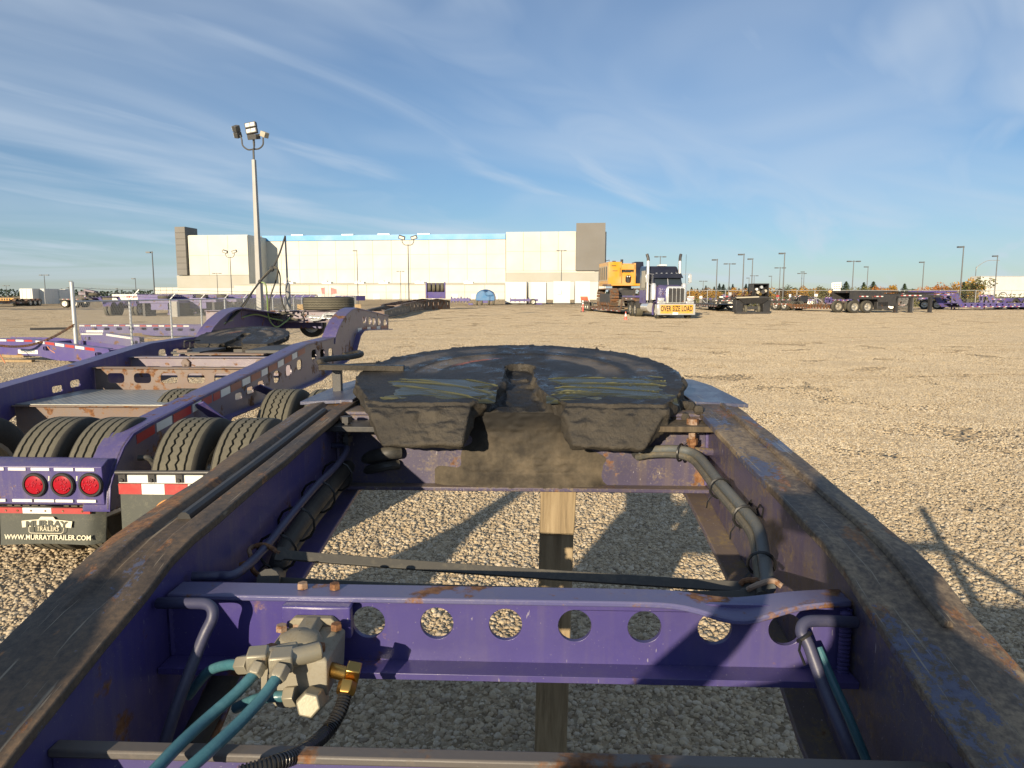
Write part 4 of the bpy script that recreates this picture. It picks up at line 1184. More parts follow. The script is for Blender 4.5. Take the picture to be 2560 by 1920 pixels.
strap('lower rubber strap lying close behind the holed beam, blacker and thinner',
      [fs(655, 1448, 1.36), fs(740, 1455, 1.34), fs(1000, 1468, 1.31), fs(1300, 1477, 1.29), fs(1600, 1486, 1.27), fs(1800, 1488, 1.26), fs(1890, 1484, 1.25)], 0.015,
      [[fs(1870, 1474, 1.25), fs(1890, 1464, 1.24), fs(1930, 1452, 1.23), fs(1955, 1466, 1.22)], [fs(660, 1446, 1.36), fs(636, 1430, 1.36), fs(622, 1408, 1.36), fs(600, 1412, 1.36)]])

# ---- timber prop under the fifth wheel beam
base = Vector((0.045, 2.34, 0))
root = thing('timber_prop', 'weathered square timber post propping up the beam under the fifth wheel', 'timber post', (base.x * CY + base.y * SY, -base.x * SY + base.y * CY, 0), -YAW)
g = G()
g.loft([[(-0.015, 2.285, 0.0), (0.095, 2.285, 0.0), (0.095, 2.39, 0.0), (-0.015, 2.39, 0.0)], [(0.002, 2.215, 1.0), (0.112, 2.215, 1.0), (0.112, 2.32, 1.0), (0.002, 2.32, 1.0)]])
part('lower_post', g, M['prop_wood'], root, 0.004, -base)
g = G()
g.loft([[(0.003, 2.205, 0.985), (0.113, 2.205, 0.99), (0.113, 2.21, 1.0), (0.003, 2.21, 1.0)], [(0.004, 2.196, 1.147), (0.118, 2.196, 1.147), (0.118, 2.30, 1.147), (0.004, 2.30, 1.147)]])
part('upper_block', g, M['prop_wood'], root, 0.004, -base)
# ------------------------------------------------------------------ tyre and wheel meshes
_wc = {}
def tyre_mesh(Rr, w, grooves=True, n=48, zg=0.007):
    key = (Rr, w, grooves, n, zg)
    if key in _wc: return _wc[key]
    g = G()
    h = w / 2
    side = [(-h * 0.80, Rr * 0.60), (-h * 0.98, Rr * 0.70), (-h * 1.0, Rr * 0.82), (-h * 0.95, Rr * 0.93), (-h * 0.87, Rr * 0.975)]
    top = []
    gr = [-0.55, -0.19, 0.19, 0.55] if grooves else []
    x = -h * 0.80
    top.append((x, Rr * 0.988))
    for q in gr:
        c = q * h
        top += [(c - h * 0.05, Rr), (c - h * 0.035, Rr - 0.014), (c + h * 0.035, Rr - 0.014), (c + h * 0.05, Rr)]
    top.append((h * 0.80, Rr * 0.988))
    prof = side + top + [(-a, b) for a, b in reversed(side)]
    n0 = 0
    rings = []
    for k, (a, r) in enumerate(prof):
        ring = []
        zig = 0.0
        if grooves and len(side) < k < len(side) + len(top) - 1:
            q = (k - len(side) - 1) // 4
            zig = zg if q in (1, 2) else 0.0015
        for i in range(n * 2 if grooves else n):
            m_ = n * 2 if grooves else n
            t = 2 * math.pi * i / m_
            ring.append((a + zig * (1 if i % 2 else -1), r * math.cos(t), r * math.sin(t)))
        rings.append(ring)
    g.loft(rings, True, False)
    nn = len(rings[0])
    for fi in range(len(g.f)):
        k = fi // nn
        z = prof[k][1] + prof[min(k + 1, len(prof) - 1)][1]
        if len(side) <= k < len(side) + len(top) - 1 and z > 2 * Rr - 0.02: g.m[fi] = 0
        else: g.m[fi] = 1
    me = g.mesh('tyre', smooth=40)
    me.materials.append(M['tyre_tread']); me.materials.append(M['tyre_side'])
    _wc[key] = me
    return me
def rim_mesh(Rr, w, n=24):
    key = ('rim', Rr, w, n)
    if key in _wc: return _wc[key]
    g = G(); h = w / 2
    g.lathe([(-h * 0.82, Rr * 0.61), (-h * 0.8, Rr * 0.55), (-h * 0.35, Rr * 0.52), (-h * 0.30, Rr * 0.33), (-h * 0.55, Rr * 0.26), (-h * 0.75, Rr * 0.20), (-h * 0.8, Rr * 0.001)], (0, 0, 0), 'x', n)
    g.lathe([(h * 0.82, Rr * 0.61), (h * 0.8, Rr * 0.55), (h * 0.35, Rr * 0.52), (h * 0.30, Rr * 0.33), (h * 0.55, Rr * 0.26), (h * 0.75, Rr * 0.20), (h * 0.8, Rr * 0.001)], (0, 0, 0), 'x', n)
    for k in range(8):
        t = 2 * math.pi * k / 8
        for sg in (-1, 1):
            g.hexa((sg * h * 0.3, Rr * 0.43 * math.cos(t), Rr * 0.43 * math.sin(t)), Rr * 0.04, Rr * 0.07, (sg, 0, 0))
    me = g.mesh('rim', smooth=35)
    me.materials.append(M['rim_alloy'])
    _wc[key] = me
    return me
def wheel(parent, c, Rr=0.5, w=0.27, rz=0.0, rim=True, grooves=False, rimmat=None, n=28, zg=0.007):
    """axle along the parent's x axis turned by rz"""
    o = part('wheel', tyre_mesh(Rr, w, grooves, 48 if grooves else n, zg), None, parent, 0, c)
    o.rotation_euler = (0, 0, rz)
    if rim: part('rim', rim_mesh(Rr, w, n=24 if grooves else 16), None, o)
    return o

# ------------------------------------------------------------------ the trailer on the left
LT, LO = frame_root('trailer', 'long purple booster trailer beside ours with red and white tape and MURRAY TRAILERS mud flap', 'trailer', -3.2, 6.5)
KL = 1.12      # the whole trailer stands a little farther out than its first measure
LT.location = (LT.location.x * KL, LT.location.y * KL, CAM_H - CAM_H * KL); LT.scale = (KL, KL, KL)
GZ = CAM_H - CAM_H / KL     # ground level in the trailer's own measure
RX, LX = -2.38, -4.02
TOP = [(3.722, 0.573), (3.745, 0.70), (3.816, 0.808), (3.90, 0.892), (4.0, 0.948), (4.158, 0.972), (4.94, 1.05), (6.02, 1.14), (7.18, 1.256), (8.15, 1.268)]
ARCH = [(8.157, 1.271), (8.30, 1.37), (8.48, 1.452), (8.70, 1.525), (8.92, 1.570), (9.15, 1.590), (11.1, 1.435)]
BOT = [(11.1, 1.225), (9.55, 1.29), (9.30, 1.29), (9.12, 1.24), (8.98, 1.13), (8.85, 1.02), (8.5, 0.975), (7.42, 0.862), (6.36, 0.845), (5.2, 0.845), (4.9, 0.70), (4.4, 0.60), (3.76, 0.555)]
def hole(x, y, w, h, n=3):
    c = fl(x, y, RX); a = fl(x - w / 2, y, RX); b = fl(x + w / 2, y, RX); e = fl(x, y - h / 2, RX); d = fl(x, y + h / 2, RX)
    uu, vv = abs(b.y - a.y) / 2, abs(e.z - d.z) / 2
    return rrect(c.y - uu, c.y + uu, c.z - vv, c.z + vv, min(uu, vv) * 0.7, n)
HO = [hole(*h) for h in ((597, 990, 18, 17), (626, 975, 17, 17), (653, 961, 16, 18), (692, 942, 15, 30), (722, 926, 14, 27), (749, 912, 13, 25), (785, 886, 12, 24), (806, 884, 11, 22), (827, 881, 11, 21),
                         (911, 800, 8, 17), (925, 802, 7, 18), (935, 803, 7, 18), (948, 804, 6, 16), (963, 807, 7, 16))]
OUT = TOP + ARCH + BOT
for wx, d, fo_a, fo_b in ((RX, -0.012, -2.53, -2.374), (LX, 0.012, -4.16, -4.012)):
    g = G()
    if wx == RX: hs = HO
    else: hs = [[(a, b) for a, b in h] for h in HO[1:3] + HO[6:9]]
    g.poly(OUT, lambda u, v, wx=wx: (wx, u, v), (d, 0, 0), hs)
    rail = part('side_rail', g, M['mauve_paint'] if wx == RX else M['purple_paint'], LT, 0, LO)
    g = G()
    g.loft([[(fo_a, s, z), (fo_b, s, z), (fo_b, s + 0.004, z - 0.016), (fo_a, s + 0.004, z - 0.016)] for s, z in TOP])
    part('top_flange', g, M['purple_paint'], rail, 0.002)
    g = G()
    fo_c = fo_a + 0.0 if wx == RX else fo_a + 0.13
    g.loft([[(fo_c, s, z + 0.002), (fo_c + 0.16, s, z + 0.002), (fo_c + 0.16, s + 0.012, z - 0.014), (fo_c, s + 0.012, z - 0.014)] for s, z in [(8.13, 1.20)] + ARCH])
    part('arch_flange', g, M['purple_paint'], rail, 0.002)
    g = G()
    g.loft([[(fo_a, s, z), (fo_b + (0.06 if wx == RX else 0), s, z), (fo_b + (0.06 if wx == RX else 0), s, z - 0.014), (fo_a, s, z - 0.014)] for s, z in BOT[:11]])
    part('bottom_flange', g, M['purple_paint'], rail, 0.002)
    if wx == RX:
        # red and white tape along the web, most of it faded to rust
        segs = [(340, 385, 'tape_red'), (390, 428, 'tape_white'), (432, 476, 'tape_red'), (480, 502, 'tape_white'), (505, 528, 'tape_red'), (551, 574, 'tape_white'), (532, 549, 'tape_red'), (576, 602, 'tape_faded'), (605, 624, 'tape_white'), (627, 650, 'tape_faded'), (653, 668, 'tape_white'), (671, 692, 'tape_faded'), (694, 708, 'tape_white'), (711, 728, 'tape_faded'), (730, 742, 'tape_white'), (744, 762, 'tape_faded')]
        def ztop(s):
            for (s0, z0), (s1, z1) in zip(TOP[:-1], TOP[1:]):
                if s0 <= s <= s1: return z0 + (z1 - z0) * (s - s0) / (s1 - s0)
            return 1.265
        def s_of(x):
            lo, hi = 3.9, 8.1
            for _ in range(30):
                mid = (lo + hi) / 2
                # pixel column of (RX, mid, ztop)
                wv = Vector((RX * CY + mid * SY, -RX * SY + mid * CY, ztop(mid) - CAM_H))
                zc = wv.y * math.cos(PITCH) - wv.z * math.sin(PITCH)
                if 1280 + FPX * wv.x / zc < x: lo = mid
                else: hi = mid
            return lo
        for x0, x1, mt in segs:
            s0, s1 = s_of(x0), s_of(x1)
            g = G()
            hh = 0.055
            g.loft([[(RX + 0.0005, s, ztop(s) - 0.022), (RX + 0.0025, s, ztop(s) - 0.022), (RX + 0.0025, s, ztop(s) - 0.022 - hh), (RX + 0.0005, s, ztop(s) - 0.022 - hh)] for s in (s0, s1)])
            part('reflective_tape', g, M[mt], rail)
        # gusset with bolt holes
        g = G(); g.bar((RX + 0.03, 4.75, 1.01), (RX + 0.16, 4.95, 0.80), 0.012, 0.09, (1, 0, 0)); part('gusset', g, M['purple_paint'], rail, 0.002)
        g = G(); g.bar((RX + 0.03, 5.75, 1.0), (RX + 0.16, 5.9, 0.90), 0.012, 0.12, (1, 0, 0)); part('gusset', g, M['purple_paint'], rail, 0.002)
        for x0, x1, mt in ((894, 904, 'tape_white'), (906, 916, 'tape_faded'), (918, 926, 'tape_white'), (928, 940, 'tape_faded'), (942, 950, 'tape_white'), (953, 968, 'tape_faded')):
            p, q = fl(x0, 816, RX), fl(x1, 819, RX)
            g = G(); g.loft([[(RX + 0.0005, s, z + 0.02), (RX + 0.003, s, z + 0.02), (RX + 0.003, s, z - 0.03), (RX + 0.0005, s, z - 0.03)] for s, z in ((p.y, 1.30 - 0.02 * (p.y - 9.4)), (q.y, 1.30 - 0.02 * (q.y - 9.4)))])
            part('reflective_tape', g, M[mt], rail)
# extra inner skirts of the rear beam: bolster with lamps
bs = 3.72
g = G()
g.loft([[(x, bs + 0.16, 0.83), (x, bs + 0.06, 0.845), (x, bs - 0.005, 0.815), (x, bs, 0.60), (x, bs + 0.06, 0.575), (x, bs + 0.10, 0.60), (x, bs + 0.10, 0.78)] for x in (-4.3, -2.40)])
bol = part('rear_bolster', g, M['purple_paint'], LT, 0.004, LO)
for z, h in ((0.800, 0.016), (0.622, 0.015)):
    for k in range(5):
        x0 = -3.05 + 0.125 * k + random.uniform(0, .01)
        g = G(); g.box(x0, x0 + random.uniform(0.085, 0.118), bs - 0.010, bs - 0.002, z - h / 2, z + h / 2)
        part('pinstripe', g, M['tape_white'], bol)
for x in (87, 157, 227):
    c = fs(x, 1212, bs - 0.01); c.y = bs + 0.001
    g = G(); g.lathe([(0.0, 0.066), (-0.014, 0.069), (-0.022, 0.064), (-0.022, 0.054), (-0.008, 0.052)], c, 'y', 30)
    tl = part('tail_light', g, M['black_plastic'], bol)
    g = G(); g.lathe([(-0.010, 0.053), (-0.018, 0.050), (-0.022, 0.03), (-0.023, 0.001)], c, 'y', 28)
    for k in range(24):
        a, r = random.uniform(0, 6.28), random.uniform(0.005, 0.042)
        g.sphere((c.x + r * math.cos(a), c.y - 0.020, c.z + r * math.sin(a)), 0.0065, 6, 4)
    part('lens', g, M['lens_red'], tl)
for x in (120, 190):
    c = fs(x, 1197, bs - 0.01)
    g = G(); g.obox((c.x, bs - 0.002, c.z), (0.006, 0.004, 0.028), (0, 0.15, 0)); part('lamp_mark', g, M['letter_cream'], bol)
# mud flap with lettering, slightly curled at its right edge
g = G()
rings = []
z0, z1 = 0.572, 0.352
xa, xb = -3.03, -2.455
for k in range(15):
    t = k / 14
    x = xa + (xb - xa) * t
    y = bs + 0.035 + (0.06 * ((t - 0.86) / 0.14) ** 2 if t > 0.86 else 0) + 0.006 * math.sin(t * 5)
    dz = 0.012 * math.sin(t * 2.5)
    rings.append([(x + 0.012 * t, y, z0), (x + 0.004, y - 0.014, z1 + 0.06 + dz), (x, y - 0.018, z1 + dz), (x, y - 0.006, z1 + dz), (x + 0.004, y - 0.002, z1 + 0.06 + dz), (x + 0.012 * t, y + 0.012, z0)])
g.loft(rings)
mf = part('mud_flap', g, M['mudflap_rubber'], LT, 0.002, LO, label='black mud flap with cream lettering under the red lamps')
for x0, x1, mt in ((-3.015, -2.882, 'tape_red'), (-2.880, -2.716, 'tape_white'), (-2.714, -2.495, 'tape_red')):
    g = G(); g.box(x0, x1, bs + 0.012, bs + 0.027, 0.542, 0.574); part('flap_bar', g, M[mt], mf)
    for q in (0.3, 0.8):
        g = G(); g.hexa((x0 + (x1 - x0) * q, bs + 0.012, 0.558), 0.006, 0.004, (0, -1, 0)); part('rivet', g, M['bolt_rust'], mf)
def flat_text(txt, size, c, xs, mat, parent, bold=0.0, arc=0.0, yaw=0.0, spacing=1.0, tilt=0.0, ext=0.0012, push=0.0):
    me = text_mesh(txt, size, ext, xs, bold, spacing)
    me.materials.append(M[mat])
    for v in me.vertices:
        x, y, z = v.co
        v.co = (x, -z - push, y - arc * x * x)
    o = part('lettering', me, None, parent, 0, c)
    o.rotation_euler = (tilt, 0, yaw)
    return o
fy = bs + 0.0135
flat_text('WWW.MURRAYTRAILER.COM', 0.038, (-2.745, fy - 0.006, 0.405), 0.93, 'letter_cream', mf, 0.0008, 0, 0, 1.05, -0.18)
flat_text('TRAILERS', 0.036, (-2.745, fy, 0.452), 0.85, 'letter_cream', mf, 0.0, 0, 0, 1.0, -0.18)
# logo banner: cream ribbon with dark MURRAY, house-shaped top and an outlined badge below
def onflap(pts, d=0.0015):
    g = G(); g.poly(pts, lambda u, v: (-2.745 + u, fy - 0.006 + (v - 0.47) * 0.16, v), (0, -d, 0)); return g
rib_t = [(-0.145 + 0.29 * k / 20, 0.499 + 0.010 * math.cos((k / 20 - 0.5) * math.pi)) for k in range(21)]
rib_b = [(-0.140 + 0.28 * k / 20, 0.463 + 0.008 * math.cos((k / 20 - 0.5) * math.pi)) for k in range(21)]
part('emblem', onflap(rib_t + rib_b[::-1]), M['letter_cream'], mf)
part('emblem', onflap([(-0.05, 0.506), (-0.035, 0.523), (0.035, 0.523), (0.05, 0.506)]), M['letter_cream'], mf)
flat_text('MURRAY', 0.046, (-2.745, fy - 0.006, 0.485), 1.30, 'mudflap_rubber', mf, 0.0022, 0.45, 0, 1.0, -0.16, 0.0012, 0.002)
g = G()
def fp(u, v): return (-2.745 + u, fy - 0.009 + (v - 0.47) * 0.16, v)
g.tube([fp(u, v) for u, v in [(-0.10, 0.466)] + [(-0.10 + 0.018 * (1 - math.cos(a)), 0.445 - 0.012 * math.sin(a)) for a in (0.3, 0.8, 1.3)] + [(0.085, 0.433), (0.096, 0.44), (0.10, 0.466)]], 0.0022, 5)
part('emblem', g, M['letter_cream'], mf)
# second mud flap, right of the rail, hung from a black bar in front of the outer tyres
xa, xb = -2.245, -1.62
s2 = 3.62
g = G()
g.loft([[(x, s2 + 0.006 * math.sin(k), 0.752), (x, s2 - 0.01, 0.40), (x, s2 + 0.002, 0.40), (x, s2 + 0.014 + 0.006 * math.sin(k), 0.752)] for k, x in enumerate([xa + (xb - xa) * q / 8 for q in range(9)])])
mf2 = part('mud_flap', g, M['mudflap_rubber'], LT, 0.002, LO, label='mud flap behind the outer tyres with red and white tape and an orange emblem')
g = G(); g.box(xa, xb, s2 - 0.006, s2 + 0.02, 0.755, 0.80); part('flap_band', g, M['tape_white'], mf2)
x = xa; i = 0
while x < xb - 0.05:
    g = G(); g.box(x, x + 0.124, s2 - 0.013, s2 - 0.004, 0.695, 0.752); part('reflective_tape', g, M['tape_red' if i % 2 == 0 else 'tape_white'], mf2); x += 0.126; i += 1
g = G(); g.tube([(xa - 0.01, s2 - 0.012, 0.812), (xb, s2 - 0.012, 0.818)], 0.0125, 10); fb = part('flap_rod', g, M['black_steel'], mf2)
for x in (-2.22, -2.06, -1.91, -1.76):
    g = G(); g.box(x - 0.018, x + 0.018, s2 - 0.020, s2 - 0.0135, 0.762, 0.812); g.hexa((x, s2 - 0.020, 0.774), 0.012, 0.008, (0, -1, 0)); part('flap_clip', g, M['black_steel'], fb)
g = G(); g.tube([(-1.965 + 0.088 * math.cos(R(a)), s2 - 0.0125, 0.575 + 0.088 * math.sin(R(a))) for a in range(-40, 221, 13)], 0.010, 6)
part('emblem', g, M['letter_orange'], mf2)
g = G(); g.bar((-2.42, 3.80, 0.52), (-2.25, 3.66, 0.60), 0.05, 0.02); g.bar((-2.25, 3.66, 0.60), (-2.22, 3.64, 0.70), 0.04, 0.02); part('flap_bracket', g, M['black_steel'], LT, 0.002, LO)
# tyres on the rear axle, and on the next one
for x in (-2.075, -1.735, -2.905, -2.575, -3.55, -3.89):
    wheel(LT, Vector((x, 4.20, GZ + 0.408)) + LO, 0.408, 0.275, 0, True, True, None, 28, 0.006 if x > -2.3 else 0.0012)
for x in (-2.02, -1.68, -2.85):
    wheel(LT, Vector((x, 5.55, GZ + 0.408)) + LO, 0.408, 0.275, 0, True, True)
g = G(); g.tube([(-4.4, 4.20, 0.59), (-1.7, 4.20, 0.59)], 0.065, 12); part('axle', g, M['black_frame'], LT, 0, LO)
g = G(); g.tube([(-4.4, 5.55, 0.59), (-1.65, 5.55, 0.59)], 0.065, 12); part('axle', g, M['black_frame'], LT, 0, LO)
g = G(); g.tube(smoothpath([(-2.36, 4.0, 0.80), (-2.30, 4.02, 0.79), (-2.28, 4.05, 0.70), (-2.30, 4.1, 0.6)], 6), 0.017, 8); part('brake_hose', g, M['hose_rubber'], LT, 0, LO)
# cross members
g = G(); g.box(-4.0, -2.40, 5.20, 5.215, 0.62, 0.912); g.box(-4.0, -2.40, 5.16, 5.26, 0.912, 0.921); part('cross_member', g, M['rusty_steel'], LT, 0.002, LO, label='rusty cross member behind the inner tyres')
g = G()
dk = []
g.box(-3.98, -2.40, 5.18, 6.02, 0.9225, 0.930)
part('deck_plate', g, M['checker_plate'], LT, 0.001, LO)
g = G(); g.box(-3.98, -2.40, 6.03, 6.30, 0.60, 0.61); part('belly_plate', g, M['black_frame'], LT, 0, LO)
hs = []
for k in range(6):
    u = -3.89 + 0.245 * k
    hs.append(rrect(u, u + 0.155, 0.965, 1.055, 0.032))
g = G(); g.poly([(-4.0, 0.905), (-2.40, 0.905), (-2.40, 1.10), (-4.0, 1.10)], lambda u, v: (u, 6.2, v), (0, 0.012, 0), hs)
g.box(-4.0, -2.40, 6.16, 6.26, 1.10, 1.110); g.box(-4.0, -2.40, 6.15, 6.26, 0.897, 0.905)
part('cross_member', g, M['rusty_steel'], LT, 0.002, LO, label='rusty cross member with a row of slotted holes')
g = G(); hs = [rrect(-3.86 + 0.245 * k, -3.86 + 0.245 * k + 0.155, 1.0, 1.06, 0.025) for k in range(6)]
g.poly([(-4.0, 0.95), (-2.40, 0.95), (-2.40, 1.145), (-4.0, 1.145)], lambda u, v: (u, 6.78, v), (0, 0.012, 0), hs)
g.box(-4.0, -2.40, 6.74, 6.86, 1.145, 1.154)
cm_ = part('cross_member', g, M['lilac_paint'], LT, 0.002, LO, label='pale lilac cross member before the rear fifth wheel')
for u in (-3.45, -2.72):
    g = G(); g.hexa((u, 6.78, 1.09), 0.045, 0.03, (0, -1, 0), 7); g.obox((u, 6.775, 1.06), (0.05, 0.05, 0.05), (0.4, 0.2, 0.6)); part('lug', g, M['rusty_steel'], cm_)
# slides and clutter before the rear fifth wheel
for (x0, x1, y0, y1, z0, z1, mt) in ((-3.72, -3.42, 7.0, 7.6, 1.16, 1.185, 'black_steel'), (-3.55, -2.75, 6.95, 7.12, 1.155, 1.172, 'rusty_steel'), (-2.98, -2.5, 7.05, 7.9, 1.165, 1.20, 'black_steel'), (-3.98, -2.42, 7.9, 8.0, 1.05, 1.16, 'black_frame'), (-3.66, -3.55, 7.0, 7.12, 1.17, 1.20, 'rusty_steel')):
    g = G(); g.box(x0, x1, y0, y1, z0, z1); part('slide_bar', g, M[mt], LT, 0.004, LO)
FW2 = fifth_wheel(LT, (-3.42, 8.05, 1.285), LO, math.atan(0.20))
FW2.scale = (0.93, 0.93, 0.95)
g = G(); g.tube(smoothpath([fs(461, 869, 7.4), fs(461, 856, 7.4), fs(466, 852, 7.4), fs(500, 851, 7.6)], 4), 0.008, 6); g.tube([fs(475, 869, 7.4), fs(475, 853, 7.45)], 0.007, 6); part('step_loop', g, M['black_frame'], LT, 0, LO)
# folded rear axle: lilac cross tube between the arches, chains, a wheel tucked beneath
bx = 10.6
A, B = fs(612, 782, bx), fs(850, 782, bx)
g = G(); g.box(A.x - 0.6, B.x + 0.35, bx, bx + 0.22, 1.36, 1.51); g.box(A.x - 0.6, B.x + 0.35, bx - 0.05, bx + 0.3, 1.510, 1.522)
g.box(A.x - 0.6, B.x + 0.35, bx - 0.03, bx + 0.02, 1.345, 1.36)
ax = part('rear_cross_tube', g, M['lilac_paint'], LT, 0.003, LO)
g = G(); g.box(fs(560, 800, bx).x, fs(790, 800, bx).x, bx + 0.25, bx + 0.40, 1.24, 1.37); part('axle_beam', g, M['purple_paint'], LT, 0.003, LO)
c = fs(777, 815, bx + 0.3); wheel(LT, c + LO + Vector((0, 0.1, 0.02)), 0.20, 0.16, R(90), True, False)
rp = []
def chain(pts, r, parent, mat, link=0.05):
    P = smoothpath(pts, 6); g = G(); acc = 0; k = 0
    for a, b in zip(P[:-1], P[1:]):
        d = b - a
        n_ = max(1, int(d.length / link))
        for q in range(n_):
            c_ = a + d * (q + .5) / n_; t = d.normalized(); s_ = t.orthogonal().normalized(); u_ = t.cross(s_)
            side = s_ if k % 2 else u_; k += 1
            ring = [c_ + t * link * 0.75 * math.cos(x) + side * link * 0.38 * math.sin(x) for x in [2 * math.pi * i / 8 for i in range(9)]]
            g.tube(ring, r, 4, False)
    return g
part('lashing_chain', chain([fs(770, 791, bx - .08), fs(800, 793, bx - .08), fs(835, 795, bx - .08), fs(838, 786, bx - .08), fs(812, 786, bx - .08), fs(800, 797, bx - .08), fs(780, 800, bx - .08)], 0.010, LT, 'x', 0.045), M['galvanised'], LT, 0, LO)
g = G()
for k in range(16):
    p = fs(random.uniform(682, 760), random.uniform(780, 800), bx - 0.09); q = p + Vector((random.uniform(-.25, .25), random.uniform(-.05, .02), random.uniform(-.05, .07)))
    g.tube(smoothpath([p, (p + q) / 2 + Vector((0, -0.03, random.uniform(-.05, .05))), q], 4), 0.012, 6)
part('hose_bundle', g, M['hose_dusty'], LT, 0, LO)
# hose mast with its sagging air lines
ms = 10.4
mb, mt = fs(722, 776, ms), fs(713, 590, ms)
g = G(); g.tube([mb, mt], [0.017, 0.013], 8); sp_ = mb + (mt - mb) * 0.38
g.tube([mb + (mt - mb) * 0.02, mb + (mt - mb) * 0.06, sp_ - (mt - mb) * 0.02, sp_], [0.03, 0.036, 0.036, 0.02], 10)
ma = part('hose_mast', g, M['pole_grey'], LT, 0, LO)
kn = fs(680, 672, ms - 0.3); k2 = fs(650, 704, 9.9)
for r, mt_, pts in ((0.0125, 'hose_rubber', [mt, (mt + kn) / 2 + Vector((0.01, 0, -0.02)), kn, k2, fs(600, 770, 9.3), fs(555, 812, 8.9), fs(520, 830, 8.7)]),
                    (0.011, 'hose_dusty', [kn + Vector((.01, 0, .02)), fs(662, 688, 10), fs(640, 716, 9.8), fs(604, 772, 9.3), fs(560, 812, 8.9)]),
                    (0.010, 'green_hose', [k2, fs(664, 712, 9.9), fs(668, 745, 10), fs(672, 795, 10.2), fs(690, 817, 10.3), fs(712, 806, 10.4), fs(725, 795, 10.5)]),
                    (0.010, 'green_hose', [fs(520, 834, 8.6), fs(560, 808, 8.9), fs(600, 795, 9.4), fs(640, 786, 9.8), fs(680, 796, 10.3), fs(715, 803, 10.5)]),
                    (0.011, 'hose_dusty', [kn, fs(690, 668, 10.1), fs(700, 690, 10.2), fs(702, 740, 10.3), fs(714, 780, 10.45)]),
                    (0.011, 'hose_dusty', [kn, fs(694, 672, 10.1), fs(690, 700, 10.2), fs(674, 750, 10.3), fs(676, 785, 10.4), fs(700, 794, 10.5)])):
    g = G(); g.tube(smoothpath(pts, 8), r, 8); part('air_line', g, M[mt_], ma)
g = G(); g.sphere(kn, 0.035, 8, 6, (1, 1, 1.2)); part('hose_knot', g, M['hose_rubber'], ma)
g = G(); g.sphere(k2, 0.03, 8, 6); part('hose_knot', g, M['hose_rubber'], ma)

# a spare tyre lying flat on that axle tube
c = fs(822, 762, 10.85)
loc = ((c.x * CY + c.y * SY) * KL, (-c.x * SY + c.y * CY) * KL, CAM_H + (1.524 - CAM_H) * KL)
t = thing('spare_tyre', 'big worn truck tyre lying flat on the lilac axle tube of the left trailer', 'tyre', loc)
o = part('tyre_carcass', tyre_mesh(0.43, 0.224, True), None, t, 0, (0, 0, 0.112)); o.rotation_euler = (0, R(90), 0)
# ------------------------------------------------------------------ chain-link fence with barbed wire
P0 = on_ground(194, 906)
fdir = Vector((-0.13, 1.0, 0)).normalized()
npost, gap = 24, 3.65
ang = math.atan2(fdir.y, fdir.x)
FN = thing('chain_link_fence', 'galvanised chain-link fence with angled barbed-wire arms behind the left trailer', 'fence', P0, ang)
L = gap * (npost - 1)
for k in range(npost):
    g = G()
    if k == 0:
        g.tube([(0, 0, 0), (0, 0, 2.08)], 0.052, 12); g.sphere((0, 0, 2.08), 0.053, 10, 6, (1, 1, 0.5))
        part('corner_post', g, M['galvanised'], FN)
    else:
        g.tube([(k * gap, 0, 0), (k * gap, 0, 1.62)], 0.036, 8)
        p = part('post', g, M['galvanised'], FN)
        g = G(); g.bar((k * gap, 0, 1.60), (k * gap + 0.02, -0.30, 1.93), 0.04, 0.03); part('barb_arm', g, M['galvanised'], p)
g = G(); g.tube([(0, 0, 1.585), (L, 0, 1.585)], 0.022, 8); part('top_rail', g, M['galvanised'], FN)
for q, z in ((0.33, 0.66), (0.66, 1.0), (1.0, 1.0)):
    g = G()
    pts = [(0.0, 0, 1.62 + 0.33 * q)]
    for k in range(1, npost):
        pts += [((k - .5) * gap, -0.30 * q, 1.60 + 0.33 * q - 0.03), (k * gap, -0.30 * q, 1.60 + 0.33 * q)]
    g.tube(pts, 0.0045, 4)
    for k in range(int(L / 0.22)):
        x = k * 0.22; g.bar((x, -0.30 * q - 0.02, 1.60 + 0.33 * q - 0.02), (x + 0.01, -0.30 * q + 0.02, 1.60 + 0.33 * q + 0.02), 0.006, 0.006)
    part('barbed_wire', g, M['barbed'], FN)
g = G(); zt = 1.57; st = 0.12; w = 0.0042
x = -zt
while x < L:
    for sg in (1, -1):
        a = max(0, -x) if sg == 1 else max(0, x + zt - L)
        b = zt if sg == 1 else zt
        z0_, z1_ = a, min(zt, L - x) if sg == 1 else min(zt, x + zt)
        if z1_ - z0_ > 0.02:
            xa_, xb_ = (x + z0_, x + z1_) if sg == 1 else (x + zt - z0_, x + zt - z1_)
            o_ = 0.003 * sg
            g.add([(xa_ - w, o_, z0_), (xa_ + w, o_, z0_), (xb_ + w, o_, z1_), (xb_ - w, o_, z1_), (xa_, o_ + w * 1.5, z0_), (xb_, o_ + w * 1.5, z1_)], [(0, 1, 2, 3), (1, 4, 5, 2), (4, 0, 3, 5)])
    x += st
part('wire_mesh', g, M['wire_grey'], FN, kind='stuff', smooth=0)
